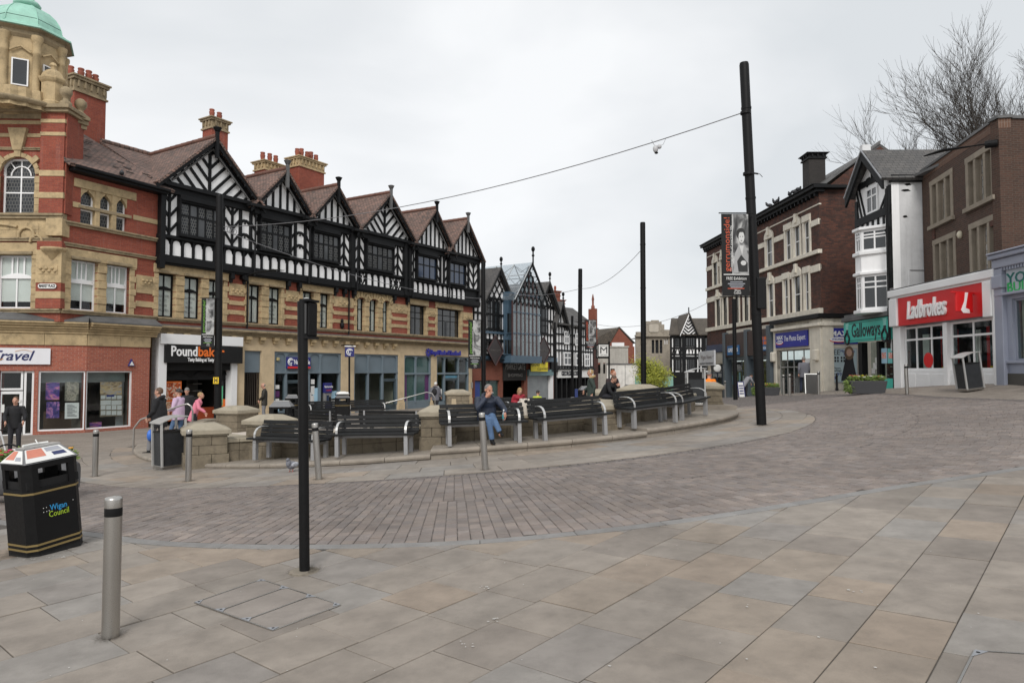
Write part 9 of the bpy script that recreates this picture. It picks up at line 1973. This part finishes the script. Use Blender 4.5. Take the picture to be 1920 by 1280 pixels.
# the seated man
sc_ = onring(-80, 8.62); sq0 = Vector((sc_[0], sc_[1], sc_[2]))
bx = .10   # along the bench from its middle towards the right of the picture
tang = Vector((math.cos(math.radians(10)), math.sin(math.radians(10)), 0)); man = person('grey haired man in a navy anorak and jeans sitting cross-legged, hand at his mouth', sq0+tang*bx+Z3*.0, -76, NV, DEN, HG,
  dict(pel=(0,-.10,.55), chest=(.02,-.06,.80), neck=(.01,.03,.985), head=(.0,.10,1.125), lsh=(-.20,-.01,.925), rsh=(.205,-.01,.925), lel=(-.35,.08,.70), lwr=(-.31,.27,.64), rel=(.26,.20,.74), rwr=(.075,.205,.985), lhip=(-.09,-.08,.53), rhip=(.09,-.08,.53), lkn=(-.02,.36,.60), rkn=(.06,.37,.52), lan=(-.17,.40,.26), ran=(-.02,.34,.09), look=(-.35,1,-.12), lhd=(.05,.25,-1), rhd=(-.6,.05,.55)), H=1.72, fat=1.18, coat=.80, skin=SKIN2, vox=.013, hood=True)
mb = MB(); mb.tube([(-.02,.235,1.07),(-.06,.28,1.075)], .005, 6); mb.build('cigarette', PAPER, man)
q = sq0+tang*(bx+.30); t = thing('bottle', 'small bottle with a blue green label held on the bench seat', 'bottle', (q.x+math.cos(math.radians(-80))*.22, q.y+math.sin(math.radians(-80))*.22, q.z+.478), 0, None, local=True)
mb = MB(); mb.lathe([(.001,0),(.034,0),(.034,.15),(.015,.19),(.014,.22)], n=14); mb.build('glass', mat('clear plastic', (.30,.33,.35), .15), t); mb = MB(); mb.lathe([(.0345,.05),(.0345,.13)], n=14); mb.build('label', mat('teal label', (.05,.32,.36), .5, bmp=0), t); mb = MB(); mb.lathe([(.016,.215),(.016,.235),(.001,.236)], n=10); mb.build('cap', PAPER, t)
gd = lambda px, Y: Vector(((px-960)/FPX*Y, Y, G((px-960)/FPX*Y, Y)))
walk = dict(lkn=(-.10,.16,.52), lan=(-.11,.20,.10), rkn=(.10,-.02,.50), ran=(.11,-.28,.14), lel=(-.25,-.12,1.14), lwr=(-.25,-.05,.92), rel=(.25,.06,1.13), rwr=(.24,.24,.95))
b = person('heavy man in a black hoodie walking left with a hand on the rail', gd(301,17.9), 180, CB, GRT, HBR, dict(walk, rel=(.26,.10,1.12), rwr=(.20,.34,1.0), lel=(-.27,.02,1.13), lwr=(-.2,.2,.98)), 1.72, 1.45, .72, hood=True)
mb = MB(); mb.ell((-.2,.12,.52), (.10,.08,.15), 10, 7); mb.build('blue_bag', mat('blue plastic bag', (.04,.15,.55), .4), b)
b = person('dark haired woman in a lilac jumper and jeans walking left', gd(337,20.3), 175, LIL_, DEN, HD, dict(walk, rel=(.26,.05,1.14), rwr=(.12,.22,1.08), lel=(-.26,.03,1.14), lwr=(-.15,.22,1.05)), 1.60, 1.28, .76, hairstyle='bun')
person('person in a long black coat and grey hat in the bakery doorway', gd(352,23.5), -75, CB, DK, HG, None, 1.52, 1.1, .55, hairstyle='hat')
person('fair haired woman in a pink coat stooping forward by the bakery', gd(366,21.6), 15, PNK, DK, HBL, dict(chest=(0,.10,1.22), neck=(0,.17,1.40), head=(0,.22,1.55), lsh=(-.17,.12,1.36), rsh=(.17,.12,1.36), rel=(.26,.2,1.1), rwr=(.24,.42,.95), lel=(-.24,.1,1.1), lwr=(-.22,.3,1.0)), 1.50, 1.05, .62)
person('bald man in a dark jacket and grey trousers looking down before the barred gate', gd(497,28.6), 195, mat('black brown jacket', (.03,.027,.02), .7), GRT, HG, dict(head=(0,.06,1.61), look=(0,1,-.5), rel=(.25,.05,1.13), rwr=(.12,.22,1.0), lel=(-.25,.05,1.13), lwr=(-.1,.2,.98)), 1.62, 1.05, .74, hairstyle='bald')
person('young man in a dark jacket pushing the bicycle on the left', gd(32,18.8), -58, CB, DK, HBR, dict(rel=(.26,.12,1.14), rwr=(.22,.32,1.0), lel=(-.26,.12,1.14), lwr=(-.22,.32,1.0), look=(.2,1,-.25)), 1.53, .95, .78)
b = person('white haired person in a grey hooded jacket with a backpack at the bank', gd(817,33), 75, GRC, DK, mat('white hair', (.6,.6,.58), .8), walk, 1.52, 1.15, .74, hood=True); mb = MB(); mb.ell((0,-.17,1.22), (.14,.09,.2), 10, 7); mb.build('backpack', CB, b)
sit = dict(pel=(0,0,.55), chest=(0,.05,.84), neck=(0,.10,1.03), head=(0,.14,1.19), lsh=(-.17,.07,.99), rsh=(.17,.07,.99), lel=(-.24,.10,.74), rel=(.24,.10,.74), lwr=(-.10,.32,.72), rwr=(.10,.32,.72), lhip=(-.09,.02,.53), rhip=(.09,.02,.53), lkn=(-.11,.44,.52), rkn=(.11,.44,.52), lan=(-.11,.42,.09), ran=(.11,.42,.09), look=(0,1,-.4), lhd=(.3,.8,-.2), rhd=(-.3,.8,-.2))
b = person('fair haired woman in a red coat sitting bent over a white paper', Vector(((970-960)/FPX*24.7, 24.7, 0)), -70, RDC, DK, HBL, dict(sit, chest=(0,.10,.83), neck=(0,.2,.99), head=(0,.27,1.12), lsh=(-.17,.16,.95), rsh=(.17,.16,.95)), 1.68, 1.0, .86, hairstyle='long'); mb = MB(); mb.box((0,.36,.70), (.26,.2,.05), Matrix.Rotation(.4,3,'X')); mb.ell((-.05,.42,.58), (.08,.05,.09), 8, 6); mb.build('white_paper', PAPER, b)
person('seated person in a yellow hi-vis vest behind the far benches', Vector(((1006-960)/FPX*27.5, 27.5, -.10)), 60, HVY, DK, HD, sit, 1.5, .8, .86)
b = person('woman in a dark green parka with a fur collar and headphones walking left', gd(1108,22.6), 172, GNP, DK, HBL, dict(walk, rel=(.25,.05,1.15), rwr=(.2,.25,1.02)), 1.66, 1.15, .68, collar=mat('tan fur', (.38,.27,.13), .95, fine=50)); mb = MB(); mb.tube([(math.cos(w)*.095, .02, 1.64+math.sin(w)*.105) for w in np.linspace(.0, math.pi, 9)], .012, 6); mb.build('headphones', ALU, b)
person('man in black leaning forward, left of two seated at the terrace back', Vector(((1131-960)/FPX*22.6, 22.6, .45)), -35, CB, DK, HBR, dict(sit, chest=(0,.16,.82), neck=(0,.30,.97), head=(0,.38,1.08), lsh=(-.17,.25,.94), rsh=(.17,.25,.94), lwr=(-.12,.5,.5), rwr=(.12,.5,.5), lel=(-.22,.35,.7), rel=(.22,.35,.7), look=(0,1,-.9)), 1.74, 1.1, .86)
person('ginger haired man in jeans, right of two seated at the terrace back', Vector(((1145-960)/FPX*22.9, 22.9, .50)), -60, mat('maroon black jacket', (.03,.018,.02), .8), DEN, HGI, dict(sit, rwr=(.0,.3,.85), lwr=(-.02,.3,.82), look=(-.2,1,-.1)), 1.76, 1.0, .84)
person('person in an orange hi-vis coat behind the right-hand pier', Vector(((1327-960)/FPX*24.0, 24.0, G(6.8,24)+.05)), 60, HVO, DK, HG, dict(sit, chest=(0,.06,.86)), 1.74, 1.25, .82)
person('grey haired man in a grey jacket and navy trousers at the photo shop door', gd(1507,32.3), 80, GRC, mat('navy trousers', (.02,.028,.055), .85), HG, walk, 1.70, 1.15, .76)
b = person('stooping person in a long grey padded coat before the brown bakery', gd(1397,38.5), 10, mat('pale grey padded coat', (.25,.25,.27), .9, var=.12), DK, HD, dict(chest=(0,.16,1.15), neck=(0,.32,1.26), head=(0,.42,1.33), lsh=(-.17,.26,1.24), rsh=(.17,.26,1.24), lel=(-.24,.35,1.0), rel=(.24,.35,1.0), lwr=(-.2,.5,.85), rwr=(.2,.5,.85), look=(0,1,-.6)), 1.48, 1.2, .5)
# ================================================================== fit lettering to its width, turn it into meshes
bpy.context.view_layer.update()
for o, w in FONTOBJ:
    if w:
        x = o.dimensions.x
        if x > 1e-4: o.matrix_basis = o.matrix_basis @ Matrix.Diagonal((w/x, 1, 1, 1))
_dg = bpy.context.evaluated_depsgraph_get()
for o, w in FONTOBJ:
    me = bpy.data.meshes.new_from_object(o.evaluated_get(_dg)); nm = o.name; par = o.parent; mb_ = o.matrix_basis.copy(); o.name = nm + '_old'
    n = bpy.data.objects.new('lettering', me); COL.objects.link(n); n.parent = par; n.matrix_basis = mb_
    bpy.data.objects.remove(o)
